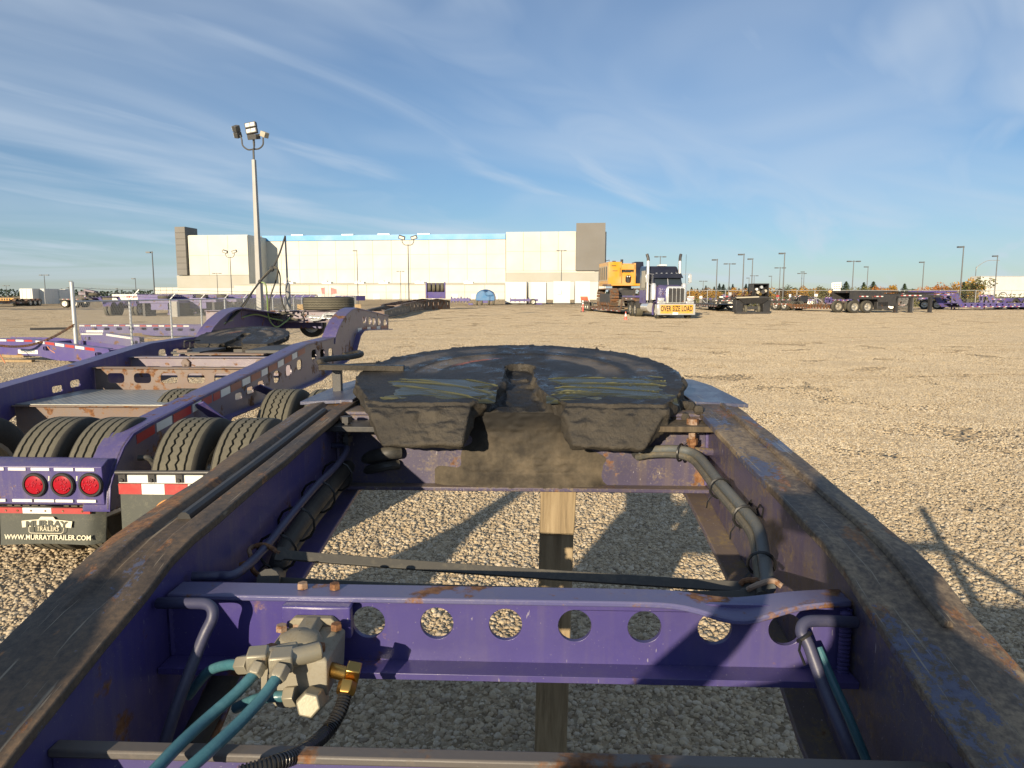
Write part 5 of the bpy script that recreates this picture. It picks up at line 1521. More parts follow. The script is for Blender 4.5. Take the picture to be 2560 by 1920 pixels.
# chain strung from the corner post to the left
e = on_ground(-60, 905); e.z = 0
a_ = P0 + Vector((0, -0.05, 0.98)); b_ = at_depth(-40, 858, 17.5)
CH = thing('gate_chain', 'rusty chain sagging from the fence corner post out to the left', 'chain', a_)
mid = [a_ + (b_ - a_) * t + Vector((0, 0, -0.28 * math.sin(math.pi * t))) for t in (0, .12, .25, .4, .55, .7, .85, 1)]
part('chain_links', chain([p - a_ for p in mid], 0.014, None, None, 0.07), M['rust_chain'], CH)
for t in (0.35, 0.9):
    p = a_ + (b_ - a_) * t + Vector((0, 0, -0.28 * math.sin(math.pi * t)))
    g = G(); g.tube(smoothpath([p - a_, p - a_ + Vector((0.15, -0.05, -0.2)), p - a_ + Vector((0.32, -0.1, -0.45 if t > .5 else -0.3))], 5), 0.014, 6)
    part('orange_rope', g, M['orange_rope'], CH)

# ------------------------------------------------------------------ beams and frames lying on timber behind the fence corner
def tapes(parent, p, q, up, nrm, n, w=0.07, pat=('tape_white', 'tape_red'), frac=0.9):
    p, q, up, nrm = Vector(p), Vector(q), Vector(up), Vector(nrm)
    for k in range(n):
        a, b = p + (q - p) * (k / n), p + (q - p) * ((k + frac) / n)
        g = G(); g.loft([[x + nrm * 0.003, x + nrm * 0.006, x + nrm * 0.006 - up * w, x + nrm * 0.003 - up * w] for x in (a, b)])
        part('reflective_tape', g, M[pat[k % len(pat)]], parent)
def beam_on_ground(label, A, B, h0, h1, zoff, nh, ntape, text=None, depth=0.5, timber=True, mat='purple_far'):
    A, B = Vector(A), Vector(B)
    d = (B - A); L_ = d.length; an = math.atan2(d.y, d.x)
    t = thing('trailer_beam', label, 'trailer beam', A, an)
    # outline in (along, z)
    out = [(0, zoff), (L_ * 0.45, zoff - 0.02), (L_ * 0.6, max(0.03, zoff - 0.12)), (L_, max(0.03, zoff - 0.14)), (L_ + 0.0, h1), (L_ * 0.4, h0), (0, h0)]
    hs = []
    def zc(u):
        t_ = u / L_
        top = h0 if t_ < 0.4 else h0 + (h1 - h0) * (t_ - 0.4) / 0.6
        bot = zoff if t_ < 0.45 else zoff - 0.14 * (t_ - 0.45) / 0.55
        return (top * 0.52 + max(0.03, bot) * 0.48)
    for k in range(nh):
        u = L_ * (0.12 + 0.8 * k / max(1, nh - 1)) if nh > 1 else L_ * 0.3
        hs.append(rrect(u - 0.11, u + 0.11, zc(u) - 0.055, zc(u) + 0.055, 0.045, 2))
    g = G(); g.poly(out, lambda u, v: (u, 0, v), (0, 0.02, 0), hs)
    w_ = part('web_plate', g, M[mat], t)
    g = G(); g.loft([[(u, -0.03, z), (u, 0.14, z), (u, 0.14, z - 0.015), (u, -0.03, z - 0.015)] for u, z in ((0, h0 + 0.012), (L_ * 0.4, h0 + 0.012), (L_, h1 + 0.012))]); part('flange', g, M[mat], t)
    g = G(); g.poly(out, lambda u, v: (u, depth, v), (0, 0.02, 0), []); part('web_plate', g, M[mat], t)
    for u in (0.15, 0.5, 0.9):
        g = G(); g.box(L_ * u, L_ * u + 0.02, 0.02, depth, zoff + 0.02, h0 - 0.06 if u < .6 else h1 - 0.06); part('rib', g, M[mat], t)
    tapes(t, (0, 0, h0 - 0.01), (L_ * 0.42, 0, h0 - 0.01), (0, 0, 1), (0, -1, 0), ntape // 2, 0.05)
    tapes(t, (L_ * 0.44, 0, h0 - 0.015), (L_ * 0.9, 0, h0 + (h1 - h0) * 0.85 - 0.02), (0, 0, 1), (0, -1, 0), ntape // 2)
    if text:
        g = G(); g.box(L_ * text[1] - 0.32, L_ * text[1] + 0.32, -0.004, -0.001, zoff + 0.03, zoff + 0.13); lb = part('number_plate', g, M['sign_white'], t)
        if text[0]: flat_text(text[0], 0.11, (L_ * text[1], -0.005, zoff + 0.08), 0.8, 'letter_black', lb)
    return t
a1 = on_ground(-40, 905); b1 = on_ground(275, 915)
beam_on_ground('purple gooseneck beam with a number sticker lying on timber by the fence corner', a1 + Vector((0, 0, 0)), b1, 0.62, 0.42, 0.22, 3, 12, ('0506-2024-02', 0.37), 0.8)
a2 = on_ground(205, 872); b2 = on_ground(350, 873)
beam_on_ground('dented purple beam with yellow stencils behind the first gooseneck beam', a2, b2, 0.52, 0.38, 0.14, 2, 2, None, 0.25)
a3 = on_ground(200, 846); b3 = on_ground(505, 843)
beam_on_ground('long purple beam with dark holes and tape lying beyond the fence', a3, b3, 0.55, 0.52, 0.20, 9, 18, ('', 0.12), 0.6)
TI = [('short timber block under the numbered purple beam', (15, 893), (68, 893), 0.20, 0.3), ('long timber plank in front of the numbered purple beam', (-30, 905), (84, 906), 0.07, 0.14),
      ('pale timber under the long holed beam', (330, 845), (405, 842), 0.2, 0.3), ('thin plank on the gravel before the holed beam', (300, 853), (430, 851), 0.08, 0.2), ('dark steel bar lying behind the chain', (75, 826), (170, 824), 0.12, 0.2), ('timber bearer at the right end of the holed beam', (440, 848), (520, 846), 0.09, 0.2)]
for lab, p, q, h, w_ in TI:
    A, B = on_ground(*p), on_ground(*q)
    t = thing('timber_block', lab, 'timber' if 'steel' not in lab else 'steel bar', A)
    g = G(); g.bar(Vector((0, 0, h / 2)), B - A + Vector((0, 0, h / 2)), w_, h); part('bearer', g, M['black_frame' if 'steel' in lab else 'timber'], t, 0.01)

# ------------------------------------------------------------------ parked trailers: one builder, many variants
def lowboy(label, A, B, mat='purple_far', width=2.6, deck=0.55, beam_h=0.28, neck=0.28, neck_h=1.15, rear=2, front=0, wheel_r=0.5, tape=10, holes=8, group=None, legs=False, cat='trailer', crossbars=0, stack=None, rimmat=None, tapes_on=True, humps=True, nose=0.3):
    """A is the gooseneck end on the ground, B the wheel end; both world points"""
    A, B = Vector(A), Vector(B); A.z = B.z = 0
    d = B - A; Ln = d.length; an = math.atan2(d.y, d.x)
    t = thing('lowboy_trailer', label, cat, A, an, group)
    hw = width / 2
    nk = Ln * neck
    tail = Ln - rear * 2.3 * wheel_r - 0.4
    for sg in (-1, 1):
        y = sg * (hw - 0.25) if rear else sg * (hw - 0.1)
        out = [(0, neck_h - 0.22), (nk * 0.75, neck_h - 0.25), (nk, deck - beam_h), (tail, deck - beam_h), (tail + 0.5, neck_h * 0.62), (Ln, neck_h * 0.62), (Ln, neck_h * 0.62 + 0.22), (tail + 0.3, neck_h * 0.62 + 0.22), (tail - 0.15, deck), (nk + 0.25, deck), (nk * 0.9, neck_h), (0, neck_h)]
        hs = []
        for k in range(holes):
            u = nk + 0.6 + (tail - nk - 1.2) * k / max(1, holes - 1)
            hs.append(rrect(u - 0.13, u + 0.13, deck - beam_h * 0.62, deck - beam_h * 0.25, 0.04, 1))
        yy = sg * (hw - 0.02)
        g = G(); g.poly(out, lambda u, v, yy=yy: (u, yy, v), (0, -sg * 0.03, 0), hs)
        sb = part('side_beam', g, M[mat], t)
        if tapes_on:
            for (p, q, n_) in (((nk + 0.3, 0, deck - beam_h + 0.10), (tail - 0.3, 0, deck - beam_h + 0.10), tape), ((0.1, 0, neck_h - 0.06), (nk * 0.8, 0, neck_h - 0.06), max(2, tape // 3)), ((tail + 0.5, 0, neck_h * 0.62 + 0.17), (Ln - 0.05, 0, neck_h * 0.62 + 0.17), 4)):
                for k in range(n_):
                    a = p[0] + (q[0] - p[0]) * k / n_; b = p[0] + (q[0] - p[0]) * (k + 0.55) / n_; m_ = (a + b) / 2
                    for (u0, u1, mt) in ((a, m_, 'tape_red'), (m_, b, 'tape_white')):
                        g = G(); g.box(u0, u1, yy + sg * 0.004, yy + sg * 0.010, p[2] - 0.07, p[2]); part('reflective_tape', g, M[mt], sb)
    g = G(); g.box(nk + 0.2, tail, -hw + 0.08, hw - 0.08, deck - 0.10, deck - 0.03)
    part('deck', g, M['timber' if mat == 'brown_frame' else mat], t)
    for k in range(crossbars):
        u = nk + 0.4 + (tail - nk - 0.8) * k / max(1, crossbars - 1)
        for sg in (-1, 1):
            g = G(); g.bar((u, sg * (hw - 0.02), deck), (u, sg * (hw + 0.22), deck - 0.08), 0.07, 0.08); g.bar((u, sg * (hw + 0.22), deck - 0.08), (u, sg * (hw + 0.0), deck - beam_h), 0.05, 0.05, (1, 0, 0)); part('outrigger', g, M[mat], t)
    g = G(); g.box(0.0, nk * 0.9, -hw + 0.05, hw - 0.05, neck_h - 0.09, neck_h - 0.02); part('gooseneck_deck', g, M[mat], t)
    g = G(); g.box(0.0, 0.06, -hw + 0.05, hw - 0.05, neck_h - nose, neck_h - 0.02); part('nose_plate', g, M[mat], t)
    for a in range(rear):
        u = Ln - wheel_r * 1.15 - a * wheel_r * 2.3
        for sg in (-1, 1):
            wheel(t, (u, sg * (hw - 0.16), wheel_r), wheel_r, 0.28, R(90))
            wheel(t, (u, sg * (hw - 0.50), wheel_r), wheel_r, 0.28, R(90), False)
        if humps:
            g = G()
            for sg in (-1, 1):
                arc = [(u + wheel_r * 1.15 * math.cos(R(x)), wheel_r + wheel_r * 1.12 * math.sin(R(x))) for x in range(25, 156, 26)]
                g.loft([[(x, sg * (hw - 0.66), z), (x, sg * (hw - 0.0), z), (x, sg * (hw - 0.0), z + 0.02), (x, sg * (hw - 0.66), z + 0.02)] for x, z in arc])
            part('mudguard', g, M[mat], t)
    if legs:
        for sg in (-1, 1):
            g = G(); g.box(nk * 0.22, nk * 0.22 + 0.14, sg * (hw - 0.3) - 0.07, sg * (hw - 0.3) + 0.07, 0.08, neck_h - 0.1); g.box(nk * 0.22 - 0.08, nk * 0.22 + 0.22, sg * (hw - 0.3) - 0.14, sg * (hw - 0.3) + 0.14, 0, 0.08); part('landing_leg', g, M[mat], t)
    return t, Ln
# rows of purple trailers behind the fence
rowdefs = [((235, 764), (470, 772), 'purple trailer nose nearest the fence corner, red tape along its upper edge'),
           ((500, 778), (300, 790), 'low purple trailer behind the second fence post with pale planks on it'),
           ((470, 762), (690, 768), 'purple trailer with big curved mudguards in the row behind the fence'),
           ((430, 758), (760, 757), 'long purple trailer in the back row under the lying tyres'),
           ((790, 770), (560, 774), 'purple trailer behind the foot of the floodlight mast'),
           ((900, 764), (700, 762), 'purple trailer furthest right in the fenced rows'),
           ((360, 759), (560, 761), 'purple trailer whose mudguards show above the second fence bay'),
           ((640, 757), (470, 759), 'purple trailer standing behind the third fence bay'),
           ((720, 765), (600, 780), 'purple trailer seen slantwise behind the fifth fence post'),
           ((380, 781), (520, 776), 'near purple trailer with pale planks behind the third fence post')]
for i, (p, q, lab) in enumerate(rowdefs):
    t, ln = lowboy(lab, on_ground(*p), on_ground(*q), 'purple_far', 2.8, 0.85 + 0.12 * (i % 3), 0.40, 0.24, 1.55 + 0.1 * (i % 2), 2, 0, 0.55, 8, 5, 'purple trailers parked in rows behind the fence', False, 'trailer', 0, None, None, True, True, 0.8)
for k in range(7):
    x = 392 + k * 62 + random.uniform(-8, 8)
    p = on_ground(x, 788 - 2.2 * k); q = p + Vector((-1.2 + random.uniform(-.4, .4), 11, 0))
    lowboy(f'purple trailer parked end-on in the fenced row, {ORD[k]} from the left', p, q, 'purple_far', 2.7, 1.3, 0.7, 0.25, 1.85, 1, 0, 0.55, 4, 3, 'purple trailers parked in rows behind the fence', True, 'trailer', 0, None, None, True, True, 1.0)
# tyres lying on top of that row
for i, (x, y, Y, lab) in enumerate(((410, 738, 60, 'spare tyre lying on the row of purple trailers, left of three'), (505, 736, 62, 'spare tyre lying on the row of purple trailers, middle of three'), (556, 736, 64, 'spare tyre lying on the row of purple trailers, right of three'))):
    p = at_depth(x, y, Y)
    t = thing('spare_tyre', lab, 'tyre', (p.x, p.y, p.z - 0.3), 0, 'spare tyres on top of the fenced trailer rows')
    o = part('tyre_carcass', tyre_mesh(0.5, 0.28), None, t, 0, (0, 0, 0.14)); o.rotation_euler = (0, R(90), 0)
    g = G(); g.box(-0.7, 0.7, -0.9, 0.9, -0.9, 0.0); g.box(-1.6, 1.6, -1.0, 1.0, -0.35, -0.12)
    r_ = thing('tyre_rack', lab.replace('spare tyre lying on', 'purple deck carrying the spare tyre on'), 'trailer deck', (p.x, p.y, p.z - 0.3)); part('deck_box', g, M['purple_far'], r_)
    for xx in (-1.4, 1.2):
        g = G(); g.box(xx, xx + .2, -0.9, 0.9, -p.z + 0.3, -0.3); part('support', g, M['black_frame'], r_)
# grey cabinet by the fence, two warning boards, two flags
p = on_ground(438, 792); t = thing('utility_cabinet', 'plain grey cabinet standing behind the second fence bay', 'cabinet', p)
g = G(); g.box(-.3, .3, -.2, .2, 0, 1.25); part('cabinet_box', g, M['concrete'], t, 0.01)
g = G(); g.box(-.26, .26, -.215, -.203, .1, 1.15); part('cabinet_door', g, M['concrete'], t, 0.004)
for x, lab in ((751, 'ochre placard on the fence left of the lying tyre'), (895, 'ochre placard on the fence right of the lying tyre')):
    p = at_depth(x, 768, 45.0); t = thing('placard', lab, 'sign', (p.x, p.y, 0))
    g = G(); g.box(-.2, .2, -.01, .01, p.z - .18, p.z + .18); part('board', g, M['timber'], t); g = G(); g.box(-.03, .03, .011, .05, 0, p.z); part('stake', g, M['pole_grey'], t)
for x, sg, lab in ((812, 1, 'faded red pennant leaning left above the fenced yard'), (828, -1, 'faded red pennant spread right above the fenced yard')):
    p = at_depth(x, 738, 90); t = thing('flag', lab, 'flag', (p.x, p.y, 0))
    g = G(); g.tube([(0, 0, 0), (0, 0, p.z + 1.0)], 0.03, 6); part('flag_pole', g, M['pole_grey'], t)
    q = [(0, 0, p.z + 0.95), (0.02, 0.02, p.z + 0.1), (0.75 if sg < 0 else -0.35, 0.1, p.z + 0.2), (0.7 if sg < 0 else -.45, 0.05, p.z + 0.75 if sg < 0 else p.z + 0.9)]
    g = G(); g.poly([(x_[0], x_[2]) for x_ in q], lambda u, v: (u, 0.05 * math.sin(u * 6), v), (0, 0.012, 0)); part('flag_cloth', g, M['pink_flag'], t)
# ------------------------------------------------------------------ the big warehouse
BA = R(6.2)                                         # the right end stands nearer
BO = Vector((-50, 300, 0))
BU = Vector((math.cos(BA), -math.sin(BA), 0)); BN = Vector((-math.sin(BA), -math.cos(BA), 0))   # along the wall, out of the wall
def wall_pt(x, y, out=0.0):
    """(u, z) on the plane parallel to the main wall, `out` metres in front of it"""
    o = BO + BN * out
    r = ray(x, y); c = Vector((0, 0, CAM_H))
    t = (o - c).dot(BN) / r.dot(BN)
    P = c + r * t
    return (P - BO).dot(BU), P.z
WH = thing('warehouse', 'huge cream panelled warehouse with a bright blue parapet band and grey corner towers', 'warehouse', BO, -BA)
# local axes: x along the wall, -y toward the camera
def wbox(name, u0, u1, out0, out1, z0, z1, mat, parent=WH, bevel=0.0):
    g = G(); g.box(u0, u1, -out1, -out0, z0, z1); return part(name, g, M[mat], parent, bevel)
uL, zL = wall_pt(656, 600); uR, zR = wall_pt(1264, 588)
zroof = wall_pt(960, 588)[1]
zlow = wall_pt(960, 708)[1]
wbox('main_block', uL - 2, uR + 2, -60, -0.35, 0, zroof, 'taupe_panel')
def panels(u0, u1, out, z0, z1, n, rows, mat, parent, gapx=0.10, gapz=0.06):
    for i in range(n):
        for j in range(rows):
            a = u0 + (u1 - u0) * i / n; b = u0 + (u1 - u0) * (i + 1) / n
            c = z0 + (z1 - z0) * j / rows; d = z0 + (z1 - z0) * (j + 1) / rows
            g = G(); g.box(a + gapx / 2, b - gapx / 2, -out, -out + 0.35, c + gapz / 2, d - gapz / 2)
            part('wall_panel', g, M[mat], parent)
zb0 = wall_pt(960, 601)[1]
mainw = wbox('main_wall', uL, uR, -0.35, -0.30, zlow, zb0, 'cream_panel')
panels(uL, uR, 0.0, zlow, zb0, 13, 3, 'cream_panel', mainw)
bandp = wbox('parapet_band', uL, uR, -0.3, 0.25, zb0 + 0.12, zroof + 0.2, 'blue_band')
# left block, standing forward, and its tower
OUTL = 17.0
u0, zt = wall_pt(469, 588, OUTL); u1, _ = wall_pt(618, 589, OUTL)
ut, ztt = wall_pt(437, 567, OUTL + 1); ub, zbase = wall_pt(442, 688, OUTL)
lb = wbox('left_block', u0 - 0.3, u1, -30, OUTL - 0.4, 0, zt, 'cream_panel')
panels(u0, u1, OUTL, zbase, zt - 0.2, 3, 2, 'cream_panel', lb)
wbox('base_course', ub, u1 + .05, OUTL - 0.4, OUTL + 0.1, wall_pt(500, 720, OUTL)[1] + 0.05, zbase - .1, 'beige_panel', lb)
wbox('base_course', ub, u1 + .05, OUTL - 0.4, OUTL + 0.15, 0, wall_pt(500, 720, OUTL)[1], 'cream_panel', lb)
tw = wbox('corner_tower', ut, u0 - 0.35, OUTL - 8, OUTL + 1, zbase, ztt, 'taupe_panel')
panels(ut, u0 - 0.35, OUTL + 1.3, zbase, ztt, 1, 8, 'taupe_panel', tw, 0.06, 0.10)
# right block and its tower
OUTR = 6.0
u0, zt = wall_pt(1265, 580, OUTR); u1, _ = wall_pt(1440, 580, OUTR); zb = wall_pt(1350, 677, OUTR)[1]; zs = wall_pt(1350, 704, OUTR)[1]
rb = wbox('right_block', u0, u1 + 12, -40, OUTR - 0.4, 0, zt - 0.2, 'cream_panel')
panels(u0, u1, OUTR, zb, zt, 4, 2, 'cream_panel', rb)
ur, ztr = wall_pt(1514, 557, OUTR + 1)
wbox('base_course', u0, ur, OUTR - 0.4, OUTR + 0.1, zs + .1, zb - .8, 'beige_panel', rb)
wbox('base_course', u0, ur, OUTR - 0.4, OUTR + 0.12, zb - .75, zb - .05, 'cream_panel', rb)
wbox('base_course', u0, ur, OUTR - 0.4, OUTR + 0.15, 0, zs, 'cream_panel', rb)
tw = wbox('corner_tower', u1 + .1, ur, OUTR - 8, OUTR + 1, zb, ztr, 'taupe_panel')
panels(u1 + .1, ur, OUTR + 1.3, zb, ztr, 1, 1, 'taupe_panel', tw, 0.02, 0.02)
# low annex with roof units in front
OUTA = 24.0
ua, za_ = wall_pt(585, 710, OUTA); ub2, _ = wall_pt(1262, 710, OUTA)
an_ = wbox('annex', ua, ub2, 0.5, OUTA - 0.4, 0, za_, 'beige_panel')
panels(ua, ub2, OUTA, 0.3, za_ - 0.5, 14, 2, 'cream_panel', an_, 0.10, 0.06)
wbox('annex_coping', ua - .2, ub2 + .2, OUTA - 0.6, OUTA + 0.25, za_ - .45, za_ + 0.1, 'beige_panel', an_)
for x in (724, 818, 900, 960, 1050, 1172):
    u, z = wall_pt(x, 706, OUTA - 6)
    g = G(); g.box(u - 1.8, u + 1.8, -(OUTA - 5), -(OUTA - 8), za_ + 0.1, za_ + 0.8); g.box(u - 1.0, u - 0.1, -(OUTA - 5.3), -(OUTA - 7.5), za_ + .8, za_ + 1.3)
    part('roof_unit', g, M['galvanised'], an_)
for k in range(14):
    u = ua + (ub2 - ua) * (k + 0.5) / 14
    g = G(); g.box(u - 1.3, u + 1.3, -OUTA - 0.12, -OUTA, 0.2, 2.2); part('dock_door', g, M['container_white'], an_)
for x, z in ((870, 588), (960, 587), (1060, 586), (745, 592)):
    u, zz_ = wall_pt(x, z, -12)
    g = G(); g.box(u - 2.6, u + 2.6, 11, 15, zroof + 0.2, zroof + 1.5); part('roof_unit', g, M['galvanised'], WH)
# long low wing on the far left
u0, z0 = wall_pt(386, 719, 10); u1, _ = wall_pt(446, 719, 10)
lw = wbox('low_wing', u0, u1, -8, 9.6, 0, z0, 'beige_panel')
panels(u0, u1, 10, 0.3, z0, 4, 1, 'cream_panel', lw)

# ------------------------------------------------------------------ light poles
def light_pole(label, x, ytop, ybase=None, Y=None, kind='single', r=0.075, group='slim dark light poles standing round the yard', mat='dark_pole', heads=1):
    if Y is None: Y = 120.0
    p = at_depth(x, ytop, Y)
    t = thing('light_pole', label, 'light pole', (p.x, p.y, 0), 0, group)
    H = p.z
    g = G(); g.tube([(0, 0, 0), (0, 0, H)], [r * 1.25, r * 0.8], 8); part('pole_shaft', g, M[mat], t)
    if kind == 'single':
        g = G(); g.box(-0.35, 0.1, -0.05, 0.05, H - 0.2, H - 0.10); part('lamp_arm', g, M[mat], t)
        g = G(); g.box(-0.75, -0.2, -0.2, 0.2, H - 0.24, H - 0.06); part('lamp_head', g, M['dark_pole'], t)
    elif kind == 'double':
        g = G(); g.box(-0.5, 0.5, -0.05, 0.05, H - 0.2, H - 0.10); part('lamp_arm', g, M[mat], t)
        for s_ in (-1, 1):
            g = G(); g.box(s_ * 0.75 - .3, s_ * 0.75 + .3, -0.2, 0.2, H - 0.24, H - 0.06); part('lamp_head', g, M['dark_pole'], t)
    elif kind == 'flood':
        sc = H / 14.0
        for s_ in (-1, 1):
            g = G(); g.tube(smoothpath([(0, 0, H - 0.1), (s_ * 0.8 * sc, 0, H - 0.05), (s_ * 1.25 * sc, 0, H + 0.5 * sc), (s_ * 1.3 * sc, 0, H + 1.1 * sc)], 5), 0.09 * sc, 7); part('lamp_arm', g, M[mat], t)
            g = G(); g.obox((s_ * 1.35 * sc, 0, H + 1.5 * sc), (1.4 * sc, .6 * sc, 0.75 * sc), (0.3, s_ * -0.3, 0)); part('lamp_head', g, M['fixture_dark'], t)
            g = G(); g.obox((s_ * 1.35 * sc, -0.3 * sc, H + 1.45 * sc), (1.1 * sc, .05, 0.5 * sc), (0.3, s_ * -0.3, 0)); part('lamp_glass', g, M['lamp_glass'], t)
    elif kind == 'curved':
        g = G(); g.tube(smoothpath([(0, 0, H * .85), (0.3, 0, H), (2.2, 0, H + 1.2), (4.8, 0, H + 1.3)], 6), 0.06, 6); part('lamp_arm', g, M['pole_grey'], t)
    return t
X4 = lambda x: 1700 + x / 2.572
Y4 = lambda y: 550 + y / 2.572
RP_ = sorted([(X4(150), Y4(390), 190, 'double'), (X4(240), Y4(250), 105, 'single'), (X4(320), Y4(277), 130, 'double'), (X4(412), Y4(215), 95, 'single'), (X4(445), Y4(370), 200, 'single'), (X4(468), Y4(245), 110, 'single'),
       (X4(478), Y4(355), 190, 'double'), (X4(590), Y4(358), 190, 'single'), (X4(645), Y4(303), 140, 'double'), (X4(674), Y4(208), 95, 'single'), (X4(785), Y4(340), 170, 'double'), (X4(799), Y4(330), 165, 'single'), (X4(1118), Y4(260), 115, 'double'), (X4(1210), Y4(297), 140, 'single'),
       (X4(1570), Y4(266), 120, 'single'), (X4(1825), Y4(166), 90, 'single'), (X4(1905), Y4(300), 150, 'curved'), (X4(2043), Y4(226), 110, 'single'), (1651, 640, 130, 'double')])
heights = {'single': 'one-armed', 'double': 'two-armed', 'curved': 'curved-arm'}
for i, (x, y, Y, k) in enumerate(RP_):
    light_pole(f'{heights[k]} light pole, {ORD[i]} from the left of the poles right of the warehouse', x, y, None, Y, k, 0.075)
LP_ = [(15, 713, 230, 'double'), (110, 686, 160, 'double'), (172, 718, 210, 'single'), (180, 702, 170, 'single'), (294, 720, 220, 'single'), (338, 695, 150, 'single'), (380, 628, 95, 'single')]
for i, (x, y, Y, k) in enumerate(LP_):
    light_pole(f'{heights[k]} light pole, {ORD[i]} from the left of the poles left of the warehouse', x, y, None, Y, k)
BP_ = [(542, 682, 170, 'double', 'thin light pole before the left block of the warehouse'), (575, 642, 125, 'flood', 'twin-floodlight pole before the left block of the warehouse'), (892, 625, 140, 'single', 'slim light pole before the middle of the cream wall'),
       (1001, 677, 190, 'double', 'short two-armed light pole before the annex'), (1020, 611, 100, 'flood', 'tall twin-floodlight pole rising over the blue parapet'), (1404, 625, 150, 'double', 'two-armed light pole over the white boxes'), (1497, 677, 180, 'double', 'light pole at the right corner of the warehouse')]
for x, y, Y, k, lab in BP_: light_pole(lab, x, y, None, Y, k)

# the tall floodlight mast
pY = 36.0
p = at_depth(631, 386, pY)
H = p.z
FM = thing('floodlight_mast', 'tall square floodlight mast with four lamps on bent arms', 'floodlight mast', (p.x + 0.06, p.y, 0), R(-12))
b_ = -0.0
g = G(); wd = 0.095
g.loft([[(-wd * k, -wd * k, z), (wd * k, -wd * k, z), (wd * k, wd * k, z), (-wd * k, wd * k, z)] for z, k in ((0, 1.5), (H - 0.25, 0.85))])
part('mast_shaft', g, M['pole_grey'], FM, 0.01)
g = G(); g.tube([(0, 0, H - .3), (0, 0, H + 0.25)], 0.05, 8); part('mast_tenon', g, M['fixture_dark'], FM)
S_ = pY / FPX           # metres per photo pixel at the mast
def mp(dx_, dy_, y=0.0): return Vector((dx_ * S_ , y, H - dy_ * S_))
arms = [([(0, -12, 0), (-15, -12, 0), (-28, -22, 0), (-30, -36, 0), (-34, -46, 0)], (-42, -55), (0.28, 0.28, 0.58), (0.2, -0.45, 1.25), 'fixture_dark'),
        ([(0, -12, 0), (-6, -18, .25), (-9, -26, .4), (-9, -44, .4)], (-15, -66), (0.54, 0.20, 0.56), (-0.1, -0.18, 0.15), 'fixture_dark'),
        ([(0, -12, 0), (5, -15, -.1), (5, -36, -.15)], (7, -39), (0.50, 0.36, 0.24), (0.25, 0.0, -0.1), 'fixture_dark'),
        ([(0, -12, 0), (15, -13, 0), (26, -22, 0), (27, -38, 0)], (31, -45), (0.34, 0.28, 0.26), (0.0, 0.38, -0.3), 'fixture_tan')]
for pts, hc, sz, rot, mt in arms:
    g = G(); g.tube(smoothpath([mp(a, b, c) for a, b, c in pts], 6), 0.038, 8); am = part('lamp_arm', g, M['fixture_dark'], FM)
    c = mp(hc[0], hc[1], pts[-1][2])
    m_ = Euler(rot).to_matrix()
    if hc[1] == -66:      # the double lamp that faces us
        for dz in (0.145, -0.145):
            g = G(); g.obox(c + m_ @ Vector((0, 0, dz)), (0.56, 0.22, 0.26), rot); lh = part('lamp_head', g, M[mt], FM, 0.02)
            for dx_ in (-0.12, 0.12):
                g = G(); g.obox(c + m_ @ Vector((dx_, -0.118, dz)), (0.20, 0.02, 0.16), rot); part('lamp_glass', g, M['lamp_glass'], lh)
    elif hc[1] == -55:
        for dz in (0.15, -0.15):
            g = G(); g.obox(c + m_ @ Vector((0, 0, dz)), (0.30, 0.26, 0.28), rot); lh = part('lamp_head', g, M[mt], FM, 0.02)
            g = G(); g.obox(c + m_ @ Vector((0, 0.14, dz)), (0.26, 0.02, 0.22), rot); part('lamp_glass', g, M['lamp_glass'], lh)
    else:
        g = G(); g.obox(c, sz, rot); lh = part('lamp_head', g, M[mt], FM, 0.02)
        g = G(); g.obox(c + m_ @ Vector((0, sz[1] / 2 + 0.006, -0.02)), (sz[0] * .8, 0.02, sz[2] * .7), rot); part('lamp_glass', g, M['lamp_glass'], lh)

# ------------------------------------------------------------------ tractor truck, lowboy and excavator
TS = 1.13                                     # everything out there is measured from the same flat ground
ta, tb = on_ground(1690, 797.5), on_ground(1560, 789)
hd = (ta - tb); 
TA = math.atan2(ta.x - on_ground(1496, 777).x, -(ta.y - on_ground(1496, 777).y)) * 1.0
TK = thing('tractor_truck', 'purple and chrome long-nosed tractor truck with a yellow OVER SIZE LOAD bumper sign', 'truck', (ta.x, ta.y, 0), 0)
ux = (on_ground(1496, 777) - ta); TK.rotation_euler = (0, 0, math.atan2(ux.y, ux.x) - math.pi / 2)
TK.scale = (TS, TS, TS)
# local: x right of picture, y toward the back, z up; front bumper at y = 0
w = 1.25
g = G(); g.box(-w - 0.02, w + 0.02, -0.06, 0.05, 0.26, 0.98); g.box(-w - .02, -w + .1, 0, 0.6, 0.3, 0.95); g.box(w - .1, w + .02, 0, .6, .3, .95)
bu = part('bumper', g, M['chrome'], TK, 0.03)
g = G(); g.box(-w + 0.16, w - 0.14, -0.085, -0.062, 0.36, 0.93); sg = part('oversize_sign', g, M['sign_yellow'], bu)
flat_text('OVER SIZE LOAD', 0.50, (0.0, -0.087, 0.66), 0.52, 'letter_black', sg, 0.012, spacing=1.08, ext=0.004)
g = G(); g.box(-0.26, 0.10, -0.10, -0.088, 0.28, 0.44); part('licence_plate', g, M['sign_white'], bu)
g = G(); g.loft([[(-0.66, 0.10, 1.0), (0.66, 0.10, 1.0), (0.66, 0.25, 1.0), (-0.66, 0.25, 1.0)], [(-0.66, 0.10, 1.98), (0.66, 0.10, 1.98), (0.66, 0.25, 1.98), (-0.66, 0.25, 1.98)], [(-0.55, 0.12, 2.13), (0.55, 0.12, 2.13), (0.55, 0.25, 2.13), (-0.55, 0.25, 2.13)]])
gr = part('grille_surround', g, M['chrome'], TK, 0.05)
for k in range(4):
    x0 = -0.52 + 0.265 * k
    g = G(); g.box(x0, x0 + 0.235, 0.075, 0.098, 1.08, 2.0); part('grille_screen', g, M['black_frame'], gr)
